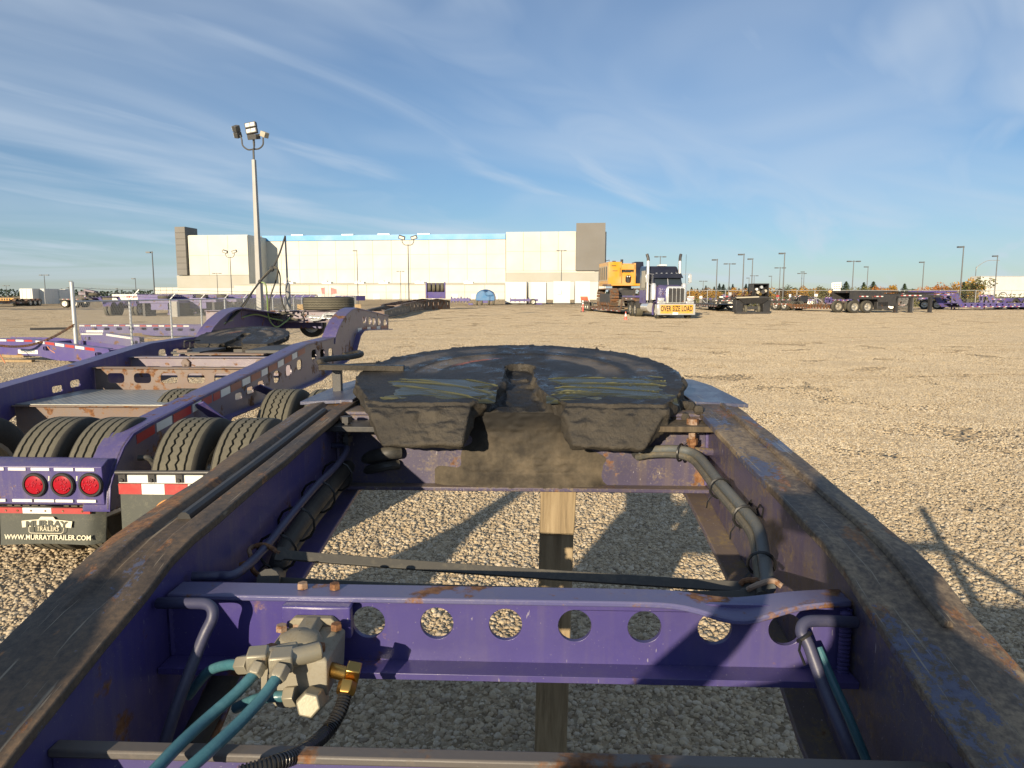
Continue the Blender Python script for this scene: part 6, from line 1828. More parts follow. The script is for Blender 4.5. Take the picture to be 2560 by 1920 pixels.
for k in range(5):
    x0 = -0.54 + 0.265 * k
    g = G(); g.box(x0, x0 + 0.022, 0.055, 0.099, 1.06, 2.02); part('grille_bar', g, M['chrome'], gr)
g = G(); g.loft([[(-0.66, 0.25, 1.05), (0.66, 0.25, 1.05), (0.66, 0.25, 1.98), (0.5, 0.25, 2.1), (-0.5, 0.25, 2.1), (-0.66, 0.25, 1.98)], [(-0.86, 1.9, 1.05), (0.86, 1.9, 1.05), (0.86, 1.9, 2.1), (0.65, 1.9, 2.25), (-0.65, 1.9, 2.25), (-0.86, 1.9, 2.1)]])
part('hood', g, M['purple_far'], TK, 0.03)
for s_ in (-1, 1):
    arc = [(0.75 + 0.72 * math.cos(R(a)), 0.55 + 0.66 * math.sin(R(a))) for a in range(200, -30, -20)]
    g = G(); g.loft([[(s_ * 0.68, y, z), (s_ * 1.22, y, z - .05), (s_ * 1.22, y, z - 0.09), (s_ * 0.68, y, z - 0.04)] for y, z in arc]); part('fender', g, M['purple_far'], TK)
    g = G(); g.lathe([(0.1, 0.02), (0.0, 0.13), (-0.05, 0.12), (-0.06, 0.01)], (s_ * 0.98, 0.10, 1.22), 'y', 14); g.box(s_ * 0.98 - .2, s_ * 0.98 + .2, 0.12, 0.34, 1.08, 1.38); hl = part('headlight', g, M['chrome'], TK, 0.02)
    g = G(); g.box(min(s_ * 0.68, s_ * 1.22), max(s_ * 0.68, s_ * 1.22), 0.12, 0.2, 0.99, 1.14); part('fender_nose', g, M['chrome'], TK, 0.02)
    wheel(TK, (s_ * 1.02, 0.78, 0.52), 0.52, 0.3)
    # mirrors
    g = G(); g.tube([(s_ * 1.0, 1.95, 2.2), (s_ * 1.48, 1.8, 2.35), (s_ * 1.48, 1.8, 3.0), (s_ * 1.0, 1.95, 2.95)], 0.02, 6); mi = part('mirror_bracket', g, M['chrome'], TK)
    g = G(); g.box(s_ * 1.48 - .11, s_ * 1.48 + .11, 1.76, 1.86, 2.4, 2.95); part('mirror', g, M['chrome'], mi, 0.02)
    # air cleaner and exhaust stack
    g = G(); g.lathe([(0, 0.01), (0, 0.19), (0.95, 0.19), (1.1, 0.12), (1.1, 0.01)], (s_ * 1.05, 1.75, 1.25), 'z', 14); part('air_cleaner', g, M['chrome'], TK)
    g = G(); g.tube([(s_ * 1.12, 2.95, 1.2), (s_ * 1.12, 2.95, 3.9)], 0.10, 10); st_ = part('exhaust_stack', g, M['chrome'], TK)
    g = G(); g.tube(smoothpath([(s_ * 1.12, 2.95, 3.9), (s_ * 1.12, 2.98, 4.1), (s_ * 1.14 + 0.10 * s_, 3.1, 4.32)], 5), [0.10] * 10 + [0.11], 10) if False else g.tube(smoothpath([(s_ * 1.12, 2.95, 3.88), (s_ * 1.13, 2.98, 4.1), (s_ * 1.2, 3.05, 4.36)], 5), 0.10, 10)
    part('stack_tip', g, M['black_frame'], st_)
    g = G(); g.lathe([(0, 0.01), (0, 0.33), (1.7, 0.33), (1.7, 0.01)], (s_ * 0.95, 2.5, 0.72), 'y', 16); part('fuel_tank', g, M['chrome'], TK)
    for k, yy in enumerate((5.6, 6.95)):
        wheel(TK, (s_ * 1.05, yy, 0.52), 0.52, 0.55)
        g = G(); g.loft([[(s_ * 0.74, yy + 0.6 * math.cos(R(a)), 0.52 + 0.6 * math.sin(R(a))), (s_ * 1.32, yy + 0.6 * math.cos(R(a)), 0.52 + 0.6 * math.sin(R(a)))] + [(s_ * 1.32, yy + 0.62 * math.cos(R(a)), 0.52 + 0.62 * math.sin(R(a))), (s_ * 0.74, yy + 0.62 * math.cos(R(a)), 0.52 + 0.62 * math.sin(R(a)))] for a in range(15, 170, 22)]); part('rear_fender', g, M['black_frame'], TK)
        g = G(); g.loft([[(s_ * (1.335), yy - .09, 0.52), (s_ * 1.335, yy, 0.30), (s_ * 1.335, yy + .09, 0.52), (s_ * 1.335, yy, 0.86)], [(s_ * 1.36, yy - .02, 0.52), (s_ * 1.36, yy, 0.48), (s_ * 1.36, yy + .02, 0.52), (s_ * 1.36, yy, 0.56)]]); part('hub_mark', g, M['chrome'], TK)
g = G(); g.loft([[(-1.02, 1.95, 1.05), (1.02, 1.95, 1.05), (1.02, 3.2, 1.05), (-1.02, 3.2, 1.05)], [(-1.02, 1.9, 2.1), (1.02, 1.9, 2.1), (1.02, 3.2, 2.1), (-1.02, 3.2, 2.1)], [(-0.95, 2.15, 2.85), (0.95, 2.15, 2.85), (0.98, 3.2, 2.95), (-0.98, 3.2, 2.95)], [(-0.85, 2.35, 3.0), (0.85, 2.35, 3.0), (0.9, 3.2, 3.1), (-0.9, 3.2, 3.1)]])
cabo = part('cab', g, M['cab_dark'], TK, 0.04)
for s_ in (-1, 1):
    g = G(); g.add([(s_ * 0.04, 1.895, 2.18), (s_ * 0.92, 1.90, 2.18), (s_ * 0.88, 2.10, 2.74), (s_ * 0.04, 2.10, 2.74)], [(0, 1, 2, 3)]); g.add([(s_ * 0.04, 1.915, 2.18), (s_ * 0.92, 1.92, 2.18), (s_ * 0.88, 2.12, 2.74), (s_ * 0.04, 2.12, 2.74)], [(3, 2, 1, 0)])
    part('windscreen', g, M['glass_dark'], cabo)
g = G(); g.bar((0, 1.885, 2.15), (0, 2.10, 2.8), 0.05, 0.02); part('centre_post', g, M['chrome'], cabo)
g = G(); g.loft([[(-1.0, 2.22, 3.0), (1.0, 2.22, 3.0), (1.0, 2.22, 3.03), (-1.0, 2.22, 3.03)], [(-1.02, 1.86, 2.70), (1.02, 1.86, 2.70), (1.02, 1.86, 2.73), (-1.02, 1.86, 2.73)]]); part('sun_visor', g, M['cab_dark'], cabo, 0.01)
for k in range(5):
    g = G(); g.sphere((-0.7 + 0.35 * k, 2.3, 3.03), 0.05, 8, 5, (1.6, 1, .7)); part('marker_light', g, M['chrome'], cabo)
g = G(); g.loft([[(-1.15, 3.2, 0.95), (1.15, 3.2, 0.95), (1.15, 5.0, 0.95), (-1.15, 5.0, 0.95)], [(-1.15, 3.2, 3.2), (1.15, 3.2, 3.2), (1.15, 5.0, 3.4), (-1.15, 5.0, 3.4)], [(-1.05, 3.35, 3.55), (1.05, 3.35, 3.55), (1.1, 5.0, 3.6), (-1.1, 5.0, 3.6)]])
sl = part('sleeper', g, M['cab_dark'], TK, 0.10)
g = G(); g.box(-1.165, -1.152, 3.3, 4.9, 0.98, 1.9); part('sleeper_side', g, M['purple_far'], sl)
g = G(); g.box(-1.175, -1.153, 3.5, 4.4, 2.05, 3.25); part('sleeper_panel', g, M['fixture_tan'], sl, 0.01)
g = G(); g.box(-0.1, 0.45, 3.7, 4.4, 3.58, 3.68); part('roof_unit', g, M['sign_white'], sl, 0.03)
g = G(); g.box(-0.45, 0.45, 2.2, 8.0, 0.78, 0.98); part('chassis', g, M['black_frame'], TK)
g = G(); g.tube([(1.3, 2.2, 2.2), (1.3, 2.2, 4.3)], 0.012, 5); part('whip_aerial', g, M['black_frame'], TK)
g = G(); g.box(-1.28, 1.28, 7.75, 7.8, 0.25, 0.95); part('mud_flap', g, M['mudflap_rubber'], TK)

# its lowboy trailer
tq = TK.matrix_basis if False else None
def behind(x, y, z=0.0):       # a point in the truck's axes, in metres of the yard
    c, s_ = math.cos(TK.rotation_euler.z), math.sin(TK.rotation_euler.z)
    return Vector((ta.x + c * x * TS - s_ * y * TS, ta.y + s_ * x * TS + c * y * TS, z * TS))
lt, ln = lowboy('purple and brown lowboy trailer behind the chrome truck, carrying the yellow excavator', behind(0, 5.6), behind(0, 27), 'brown_frame', 3.1, 0.62, 0.35, 0.2, 1.55, 4, 0, 0.5, 6, 0, None, False, 'trailer', 0, None, None, True, False)
g = G(); g.box(0.2, 4.8, -1.4, 1.4, 1.56, 1.72); part('neck_cover', g, M['purple_far'], lt, 0.02)
g = G(); g.loft([[(ln - 0.4, 0.6, 0.5), (ln - 0.4, 1.45, 0.5), (ln - 0.4, 1.45, 0.6), (ln - 0.4, 0.6, 0.6)], [(ln + 0.9, 0.6, 1.5), (ln + .9, 1.45, 1.5), (ln + .9, 1.45, 1.6), (ln + .9, 0.6, 1.6)]]); part('loading_ramp', g, M['orange_paint'], lt)
# the excavator on it
ec = behind(0.45, 17.0)
EX = thing('excavator', 'yellow crawler excavator body without its boom, loaded on the lowboy behind the truck', 'excavator', (ec.x, ec.y, 0.62), TK.rotation_euler.z)
def track(sgn):
    g = G(); hw_, n = 0.42, 48
    Lh, rr_ = 2.35, 0.86
    P = []
    for k in range(n):
        t = k / n * (4 * Lh + 2 * math.pi * rr_)
        if t < 2 * Lh: P.append((-Lh + t, 2 * rr_, 0))
        elif t < 2 * Lh + math.pi * rr_:
            a = (t - 2 * Lh) / rr_; P.append((Lh + rr_ * math.sin(a), rr_ + rr_ * math.cos(a), a))
        elif t < 4 * Lh + math.pi * rr_: P.append((Lh - (t - 2 * Lh - math.pi * rr_), 0, math.pi))
        else:
            a = (t - 4 * Lh - math.pi * rr_) / rr_; P.append((-Lh - rr_ * math.sin(a), rr_ - rr_ * math.cos(a), math.pi + a))
    root = None
    gi = G(); gi.box(sgn * 1.45 - 0.28, sgn * 1.45 + 0.28, -Lh + .1, Lh - .1, 0.35, 1.3)
    tf = part('track_frame', gi, M['black_frame'], EX, 0.03)
    for yy in (-Lh, Lh):
        g2 = G(); g2.lathe([(-0.2, 0.02), (-0.2, 0.68), (0.2, 0.68), (0.2, 0.02)], (sgn * 1.45, yy, rr_), 'x', 16); part('sprocket', g2, M['brown_frame'], tf)
    for k in range(6):
        g2 = G(); g2.lathe([(-0.3, 0.02), (-0.3, 0.2), (0.3, 0.2), (0.3, 0.02)], (sgn * 1.45, -1.7 + .68 * k, 0.28), 'x', 10); part('track_roller', g2, M['brown_frame'], tf)
    for y, z, a in P:
        g2 = G(); g2.obox((sgn * 1.45, y, z), (2 * hw_, 0.235, 0.05), (-a, 0, 0)); g2.obox((sgn * 1.45, y + 0.05 * math.sin(a), z + 0.05 * math.cos(a)), (2 * hw_, 0.03, 0.07), (-a, 0, 0))
        part('track_shoe', g2, M['brown_frame'], tf)
track(-1); track(1)
g = G(); g.box(-1.1, 1.1, -1.3, 1.3, 0.75, 1.65); g.lathe([(0, 0.01), (0, 0.95), (0.42, 0.95), (0.42, 0.01)], (0, 0, 1.65), 'z', 20); part('undercarriage', g, M['black_frame'], EX, 0.03)
z0 = 2.05
g = G(); g.box(-1.75, 1.75, -1.75, 2.9, z0, z0 + 0.22); dk_ = part('revolving_deck', g, M['yellow_paint'], EX, 0.03)
g = G(); g.box(-1.75, -0.42, -1.7, 2.8, z0 + 0.2, z0 + 2.32); ho = part('left_housing', g, M['yellow_paint'], EX, 0.05)
for (x0, x1, zz0, zz1) in ((-1.45, -1.0, z0 + 1.9, z0 + 1.97), (-1.35, -0.85, z0 + 1.42, z0 + 1.47), (-0.62, -0.57, z0 + 0.9, z0 + 1.75)):
    g = G(); g.box(x0, x1, -1.715, -1.702, zz0, zz1); part('panel_slot', g, M['black_frame'], ho)
for y0 in (-1.2, -0.2, 0.8, 1.8):
    g = G(); g.box(-1.77, -1.752, y0, y0 + 0.75, z0 + 0.5, z0 + 1.95); part('louvre_panel', g, M['fixture_tan'], ho)
    g = G(); g.box(-1.785, -1.772, y0 + 0.12, y0 + 0.3, z0 + 0.6, z0 + 1.85); g.box(-1.785, -1.772, y0 + 0.45, y0 + 0.6, z0 + 0.6, z0 + 1.85); part('louvre', g, M['black_frame'], ho)
g = G(); g.box(-0.42, 0.95, -0.7, 2.6, z0 + 0.2, z0 + 2.2); part('engine_cover', g, M['yellow_paint'], EX, 0.05)
# boom foot with its oval opening, facing the camera
g = G(); g.poly([(-0.42, z0 + 0.2), (0.95, z0 + 0.2), (0.95, z0 + 1.25), (0.6, z0 + 1.35), (-0.2, z0 + 1.3), (-0.42, z0 + 1.25)], lambda u, v: (u, -1.55, v), (0, 0.12, 0), [rrect(0.0, 0.58, z0 + 0.28, z0 + 1.02, 0.2)])
g.box(-0.42, 0.95, -1.7, -1.2, z0 + 1.55, z0 + 2.05); g.box(0.8, 0.97, -1.7, -0.8, z0 + 0.2, z0 + 2.2)
bf = part('boom_foot', g, M['yellow_paint'], EX, 0.02)
g = G(); g.box(-0.35, 0.8, -1.45, -1.2, z0 + 1.32, z0 + 1.54); g.box(0.05, 0.5, -1.2, -1.0, z0 + 0.3, z0 + 0.95); g.lathe([(-0.3, .01), (-0.3, 0.14), (0.3, 0.14), (0.3, 0.01)], (0.2, -1.5, z0 + 1.42), 'x', 10); part('hydraulic_valve', g, M['black_frame'], EX, 0.02)
for x in (0.16, 0.38):
    g = G(); g.lathe([(0.0, .01), (0.0, .07), (-.05, .07), (-.05, .01)], (x, -1.56, z0 + 0.9), 'y', 10); part('work_lamp', g, M['lamp_glass'], bf)
g = G(); g.loft([[(1.0, -1.7, z0 + 0.2), (1.8, -1.7, z0 + 0.2), (1.8, 0.1, z0 + 0.2), (1.0, 0.1, z0 + 0.2)], [(1.0, -1.7, z0 + 1.2), (1.8, -1.7, z0 + 1.2), (1.8, 0.1, z0 + 1.2), (1.0, 0.1, z0 + 1.2)], [(1.0, -1.35, z0 + 2.35), (1.8, -1.35, z0 + 2.35), (1.8, 0.1, z0 + 2.35), (1.0, 0.1, z0 + 2.35)]]); part('operator_cab', g, M['cab_dark'], EX, 0.04)
g = G(); g.tube([(-1.6, -1.3, z0 + 2.33), (-1.6, -1.3, z0 + 2.5), (-1.6, 0.6, z0 + 2.5), (-1.6, 0.6, z0 + 2.33)], 0.03, 6); g.box(-0.9, -0.6, 0.2, 0.5, z0 + 2.3, z0 + 2.5); part('roof_rail', g, M['black_frame'], EX)
g = G(); g.lathe([(0, .01), (0, 0.14), (0.5, 0.14), (0.5, 0.01)], (0.3, 1.4, z0 + 2.2), 'z', 10); part('exhaust', g, M['black_frame'], EX)
g = G(); g.box(-1.9, -1.5, -1.85, 0.3, z0 - 0.02, z0 + 0.16); part('side_bumper', g, M['rusty_steel'], EX, 0.02)

# ------------------------------------------------------------------ cones
def cone(label, x, y, h, kind):
    p = on_ground(x, y)
    t = thing('traffic_cone' if kind == 'cone' else 'delineator_post', label, 'traffic cone' if kind == 'cone' else 'delineator', p)
    r = h * 0.17
    if kind == 'cone':
        g = G(); g.box(-r * 1.35, r * 1.35, -r * 1.35, r * 1.35, 0, h * 0.06); part('cone_base', g, M['red_cone'], t)
        g = G(); g.lathe([(h * .06, r), (h * .42, r * .72)], (0, 0, 0), 'z', 14); g.lathe([(h * .74, r * .46), (h, r * .22), (h, 0.003)], (0, 0, 0), 'z', 14); part('cone_body', g, M['red_cone'], t)
        g = G(); g.lathe([(h * .42, r * .72), (h * .74, r * .46)], (0, 0, 0), 'z', 14); part('reflective_collar', g, M['sign_white'], t)
    else:
        g = G(); g.lathe([(0, 0.26), (0.06, 0.26), (0.08, 0.09)], (0, 0, 0), 'z', 14, True); part('post_base', g, M['black_frame'], t)
        g = G(); g.lathe([(0.06, 0.10), (h * 0.66, 0.085)], (0, 0, 0), 'z', 12, True); part('post_body', g, M['red_cone'], t)
        g = G(); g.lathe([(h * .66, 0.088), (h * .8, 0.086)], (0, 0, 0), 'z', 12, True); g.lathe([(h * .86, 0.086), (h, 0.06)], (0, 0, 0), 'z', 12, True); part('reflective_collar', g, M['sign_white'], t)
        g = G(); g.lathe([(h * .8, 0.084), (h * .86, 0.084)], (0, 0, 0), 'z', 12); part('black_band', g, M['black_frame'], t)
cone('orange and white traffic cone on the gravel beside the truck', 1564, 799.5, 0.60, 'cone')
cone('slim orange delineator post with a white top, alone on the open gravel', 1457, 780, 1.22, 'post')

# ------------------------------------------------------------------ white boxes, tarped load and trailers in the middle distance
for i, (x0, x1, yt, lab) in enumerate(((1263, 1316, 704, 'widest white box unit, leftmost before the warehouse'), (1327, 1365, 705, 'white box unit second from the left with shaded side wall'), (1383, 1425, 703, 'white box unit third from the left with a small vent on its face'), (1437, 1474, 703, 'rightmost white box unit nearest the excavator'))):
    A, B = on_ground(x0, 761), on_ground(x1, 761)
    top = at_depth(x0, yt, A.y).z
    t = thing('box_unit', lab, 'box unit', ((A.x + B.x) / 2, A.y, 0), R(-4), 'white box units before the warehouse')
    ww = (B.x - A.x) / 2
    g = G(); g.box(-ww, ww, 0, 9, 0.25, top); bx_ = part('box_shell', g, M['white_panel'], t, 0.04)
    for xx in (-ww, ww - .12):
        g = G(); g.box(xx, xx + .12, -.03, -0.004, 0.25, top); part('corner_trim', g, M['container_white'], bx_)
    g = G(); g.box(-ww, ww, 0.1, 8.9, 0, 0.24); part('skid', g, M['black_frame'], t)
    if i == 2:
        g = G(); g.box(-ww * .55, -ww * .05, -0.25, -.004, 2.0, 2.7); part('vent', g, M['sign_white'], bx_, .03)
p = on_ground(1213, 763)
t = thing('covered_load', 'blue tarpaulin tied over a rounded load on a small trailer', 'tarped trailer', p)
g = G(); rings = []
hh = at_depth(1213, 723, p.y).z; ww = (on_ground(1239, 763).x - on_ground(1187, 763).x) / 2
for j in range(7):
    y = j * 0.8; s_ = 1 - 0.12 * abs(j - 3) / 3
    rings.append([(ww * s_ * math.cos(R(a)) * (1 + .03 * noise.noise(Vector((a * .1, j, 0)))), y, 0.95 + max(-0.1, (hh - 0.95) * s_ * math.sin(R(a)) ** 0.7 if math.sin(R(a)) > 0 else -0.25) + .06 * noise.noise(Vector((a * .07, j * 1.3, 4)))) for a in range(-6, 187, 12)])
g.loft(rings); part('tarpaulin', g, M['tarp_blue'], t)
g = G(); g.box(-ww * .9, ww * .9, 0.2, 5, 0.7, 0.9); part('trailer_bed', g, M['purple_far'], t)
for x in (-ww * .8, -ww * .35, ww * .35, ww * .8): wheel(t, (x, 0.4, 0.5), 0.5, 0.35)
g = G(); g.box(-.5, .5, 0.1, 0.2, 0.4, 0.9); part('rear_plate', g, M['purple_far'], t)
def small_trailer(label, x0, x1, y, h, mat, wheels=1):
    A, B = on_ground(x0, y), on_ground(x1, y); L_ = (B - A).length
    t = thing('axle_trailer', label, 'trailer', A, math.atan2((B - A).y, (B - A).x))
    g = G(); g.box(0, L_, -0.1, 0.1, h * .45, h * .75); g.box(0, L_, 1.4, 1.6, h * .45, h * .75)
    for k in range(6): g.box(L_ * k / 6, L_ * k / 6 + .15, 0.05, 1.5, h * .3, h * (.7 + .3 * random.random()))
    part('frame', g, M[mat], t)
    for k in range(wheels): wheel(t, (L_ * (.82 - .2 * k), -.2, 0.55), 0.55, 0.3, R(90))
    g = G(); g.box(L_ * .9, L_ * 1.15, 0, 1.2, 0.05, 0.35); part('tongue', g, M[mat], t)
small_trailer('purple axle frame with one wheel before the leftmost white box', 1275, 1345, 762, 1.4, 'purple_far')
small_trailer('purple axle frame on the ground left of the tarped load', 1127, 1175, 763, 1.6, 'purple_far', 0)
# trailer pieces past the end of the fence
def sect(label, A, B, h, w_, mat, extra=None):
    A, B = Vector(A), Vector(B); d = B - A; L_ = d.length
    t = thing('trailer_section', label, 'trailer section', A, math.atan2(d.y, d.x))
    for y in (0, w_):
        hs = [rrect(L_ * (k + .5) / 7 - .12, L_ * (k + .5) / 7 + .12, h * .4, h * .7, .05, 1) for k in range(7)]
        g = G(); g.poly([(0, h * .12), (L_ * .2, 0.02), (L_, 0.02), (L_, h * .8), (L_ * .6, h), (0, h * .75)], lambda u, v, y=y: (u, y, v), (0, .04, 0), hs); part('side_plate', g, M[mat], t)
        g = G(); g.loft([[(u, y - .1, z), (u, y + .14, z), (u, y + .14, z + .03), (u, y - .1, z + .03)] for u, z in ((0, h * .75), (L_ * .6, h), (L_, h * .8))]); part('flange', g, M[mat], t)
    for k in range(4):
        g = G(); g.box(L_ * (k + .3) / 4, L_ * (k + .3) / 4 + .12, .04, w_, h * .3, h * .7); part('cross_member', g, M['rusty_steel'], t)
    return t, L_
t, l_ = sect('black slotted trailer section, first beyond the left trailer beside the fence', on_ground(962, 798), on_ground(1025, 782), 0.8, 1.5, 'black_frame')
t, l_ = sect('brown and purple trailer section behind the slotted black one', on_ground(1000, 784), on_ground(1065, 775), 1.1, 1.8, 'brown_frame')
t, l_ = sect('rusty trailer section under the purple roller stack', on_ground(1040, 776), on_ground(1125, 773), 1.3, 2.0, 'brown_frame')
p = on_ground(1090, 774)
t = thing('roller_stack', 'purple axle module standing on end with four black tyres showing', 'axle module', (p.x, p.y, 1.35), R(8))
g = G(); g.box(-1.15, 1.15, 0, 1.2, 0, 0.8); part('module_base', g, M['purple_far'], t, .05)
g = G(); g.box(-1.2, -1.05, -.1, 1.3, 0, 2.0); g.box(1.05, 1.2, -.1, 1.3, 0, 2.0); g.box(-1.2, 1.2, 1.2, 1.3, 0, 1.9); part('side_cheek', g, M['purple_far'], t, .03)
for k in range(4): wheel(t, (-0.78 + 0.52 * k, 0.35, 1.35), 0.55, 0.42, 0, False)
# low clutter behind: red and white barrier, pale pipe
# ------------------------------------------------------------------ right-hand rows
d_, _ = lowboy('long low dark step-deck trailer between the truck and the brown lowboy', on_ground(1880, 784), on_ground(1752, 772), 'black_frame', 3.0, 0.8, 0.3, 0.35, 1.5, 1, 0, 0.5, 10, 0, None)
p = on_ground(1885, 785)
t = thing('gooseneck_dolly', 'black gooseneck deck with a pale edge, end-on before the autumn trees', 'trailer neck', p, R(3))
g = G(); g.box(-1.75, 1.75, 0, 3.2, 1.45, 1.56); dkk = part('neck_deck', g, M['black_frame'], t, .02)
g = G(); g.bar((-1.75, -0.03, 1.52), (0.4, -0.03, 1.60), 0.05, 0.12); part('pale_edge', g, M['fixture_tan'], dkk)
g = G(); g.loft([[(-1.5, .05, 1.45), (1.5, .05, 1.45), (1.5, 1, 1.45), (-1.5, 1, 1.45)], [(-.9, .2, 0.95), (.9, .2, 0.95), (.9, 1, .95), (-.9, 1, .95)]]); part('neck_wedge', g, M['black_steel'], t, .02)
for s_ in (-1, 1):
    g = G(); g.box(s_ * 1.3 - .35, s_ * 1.3 + .35, .3, 1.2, 0.15, 1.3); part('tool_box', g, M['black_steel'], t, .03)
    wheel(t, (s_ * .62, .8, .42), .42, .3)
g = G(); g.box(-.5, .5, .4, .6, .45, .7); g.box(-1.6, 1.6, .2, .8, 0.02, .2); part('axle_beam', g, M['black_frame'], t)
p2 = p + Vector((0, 1.0, 1.56))
t = thing('power_unit', 'black hydraulic power unit with open side standing on the black gooseneck deck', 'power unit', p2)
g = G(); g.box(0.2, 1.75, .2, 1.6, 0, 0.1); g.box(.2, 1.75, 1.3, 1.6, 0, 1.25); g.box(.2, .3, .2, 1.6, 0, 1.25); g.box(1.65, 1.75, .2, 1.6, 0, 1.25); g.box(.2, 1.75, .2, 1.6, 1.2, 1.3); sh_ = part('unit_shell', g, M['black_steel'], t, .02)
for (x, z, sx_, mt) in ((0.6, .75, .12, 'sign_white'), (.75, .45, .16, 'fixture_tan'), (1.05, .95, .14, 'galvanised'), (1.2, .5, .2, 'black_frame'), (1.45, .6, .14, 'fixture_tan'), (.95, .3, .15, 'brass')):
    g = G(); g.lathe([(-.2, .01), (-.2, sx_), (.1, sx_ * .9), (.12, .01)], (x, .45, z), 'y', 10); part('pump', g, M[mt], sh_)
g = G()
for k in range(18):
    x = random.uniform(-1.6, .1); g.bar((x, random.uniform(.2, 1.4), 0.05), (x + random.uniform(-.3, .5), random.uniform(.2, 1.2), random.uniform(.15, .55)), .12, .1)
part('chain_pile', g, M['rust_chain'], t, kind='stuff')
lowboy('brown lowboy trailer with outriggers and pale-rimmed wheels, middle of the right row', on_ground(2140, 780), on_ground(1947, 775.5), 'brown_frame', 2.8, 0.75, 0.45, 0.1, 1.0, 2, 0, 0.56, 14, 0, None, False, 'trailer', 16, None, None, True, False)
def jeep(label, A, B, mat, hgt, wheels, legs, rz=0):
    A, B = Vector(A), Vector(B); d = B - A; L_ = d.length
    t = thing('jeep_dolly', label, 'jeep trailer', A, math.atan2(d.y, d.x))
    h = hgt
    for y in (0, 2.6):
        g = G(); g.poly([(0, h * .62), (L_ * .30, h * .62), (L_ * .31, h * .30), (L_ * .5, h * .30), (L_ * .52, h * .66), (L_, h * .70), (L_, h * .80), (L_ * .62, h * .88), (L_ * .52, h * .84), (L_ * .38, h * .84), (L_ * .33, h), (0, h)], lambda u, v, y=y: (u, y, v), (0, .06, 0)); sb = part('side_beam', g, M[mat], t)
        if y == 0:
            for (u0, u1, z_) in ((.10, .2, .74), (.26, .36, .74), (.55, .78, .78)):
                n_ = 4 if u0 > .5 else 2
                for k in range(n_ * 2):
                    a = L_ * (u0 + (u1 - u0) * k / (2 * n_)); b = L_ * (u0 + (u1 - u0) * (k + 1) / (2 * n_))
                    g = G(); g.box(a, b - .02, -.012, -.004, h * z_ - .04, h * z_ + .05); part('reflective_tape', g, M['tape_red' if k % 2 == 0 else 'tape_white'], sb)
    g = G(); g.box(.1, L_ * .45, .06, 2.6, h * .9, h * .97); g.box(L_ * .4, L_ * .98, .3, 2.3, h * .72, h * .78); part('deck', g, M[mat], t)
    g = G(); g.loft([[(L_ * .45, .3, h * .95), (L_ * .45, 2.3, h * .95), (L_ * .45, 2.3, h * 1.0), (L_ * .45, .3, h * 1.0)], [(L_, .7, h * .84), (L_, 1.9, h * .84), (L_, 1.9, h * .88), (L_, .7, h * .88)]]); part('neck_plate', g, M[mat], t)
    for k in range(wheels):
        for y in (0.1, 2.5): wheel(t, (0.55 + 1.45 * k, y, .62), .62, .45, R(90))
    g = G(); g.box(L_ * .3, L_ * .42, 0, .5, h * .18, h * .5); part('tool_box', g, M[mat], t, .03)
    for u in legs:
        g = G(); g.box(L_ * u, L_ * u + .28, 0, .3, .06, h * .75); g.box(L_ * u - .12, L_ * u + .3, -.12, .32, 0, .07); part('landing_leg', g, M[mat], t)
    return t, L_
t, l_ = jeep('black jeep dolly with taped sides and landing legs in front of the purple trailers', on_ground(2122, 783), on_ground(2350, 781.6), 'black_frame', 2.2, 2, (.50, .66, .88))
t, l_ = lowboy('purple lowboy with a tall gooseneck behind the black jeep dolly, far right', on_ground(2280, 776), on_ground(2590, 774), 'purple_far', 2.8, 0.85, 0.5, 0.30, 1.9, 2, 0, 0.66, 9, 10, None)
for u in (0.4, 2.0, 3.6):
    g = G(); g.box(u, u + 1.4, -1.2, 1.2, 2.0 + .12 * random.random(), 2.25); part('stacked_beam', g, M['purple_far'], t, .02)
lowboy('purple trailer row behind the brown lowboy, its wheels half hidden', on_ground(2120, 768), on_ground(1985, 767), 'purple_far', 2.8, 0.7, 0.3, 0.2, 1.5, 2, 0, 0.7, 4, 4, None)
lowboy('dark purple trailer furthest back between truck and step-deck', on_ground(1835, 766), on_ground(1760, 765), 'purple_far', 2.6, 0.8, 0.3, 0.3, 1.7, 1, 0, 0.5, 4, 3, None)
# the further ranks that close the gaps between these
for i, (p_, q_, mt, hgt, wh, lab) in enumerate((((1905, 775), (1785, 774), 'black_frame', 1.6, 2, 'dark trailer in the second rank directly behind the long step-deck'),
        ((2010, 774), (1930, 773), 'black_frame', 1.7, 2, 'dark trailer in the second rank beside the power unit'),
        ((2075, 769), (2140, 770), 'purple_far', 1.5, 2, 'short purple trailer in the second rank below the white notice boards'),
        ((2290, 776), (2180, 775), 'black_frame', 1.9, 2, 'dark trailer in the second rank behind the black jeep dolly'),
        ((2390, 774), (2300, 773), 'purple_far', 2.0, 2, 'purple trailer with a high nose in the second rank behind the landing legs'),
        ((2450, 772), (2545, 773), 'purple_far', 1.8, 2, 'purple trailer in the second rank before the white van trailer'),
        ((1790, 764), (1850, 764), 'purple_far', 1.9, 1, 'purple trailer nose showing over the dark step-deck'),
        ((2240, 765), (2330, 765), 'black_frame', 2.1, 1, 'dark trailer in the third rank under the gold tree'))):
    lowboy(lab, on_ground(*p_), on_ground(*q_), mt, 2.7, 1.25, 0.7, 0.3, hgt, wh, 0, 0.6, 5, 4, None, True, 'trailer', 0, None, None, True, True, 0.8)
rnd = random.Random(9)
cl_names = ['ratchet crate', 'cable drum', 'pump skid', 'steel crate', 'parts bin', 'hose reel']
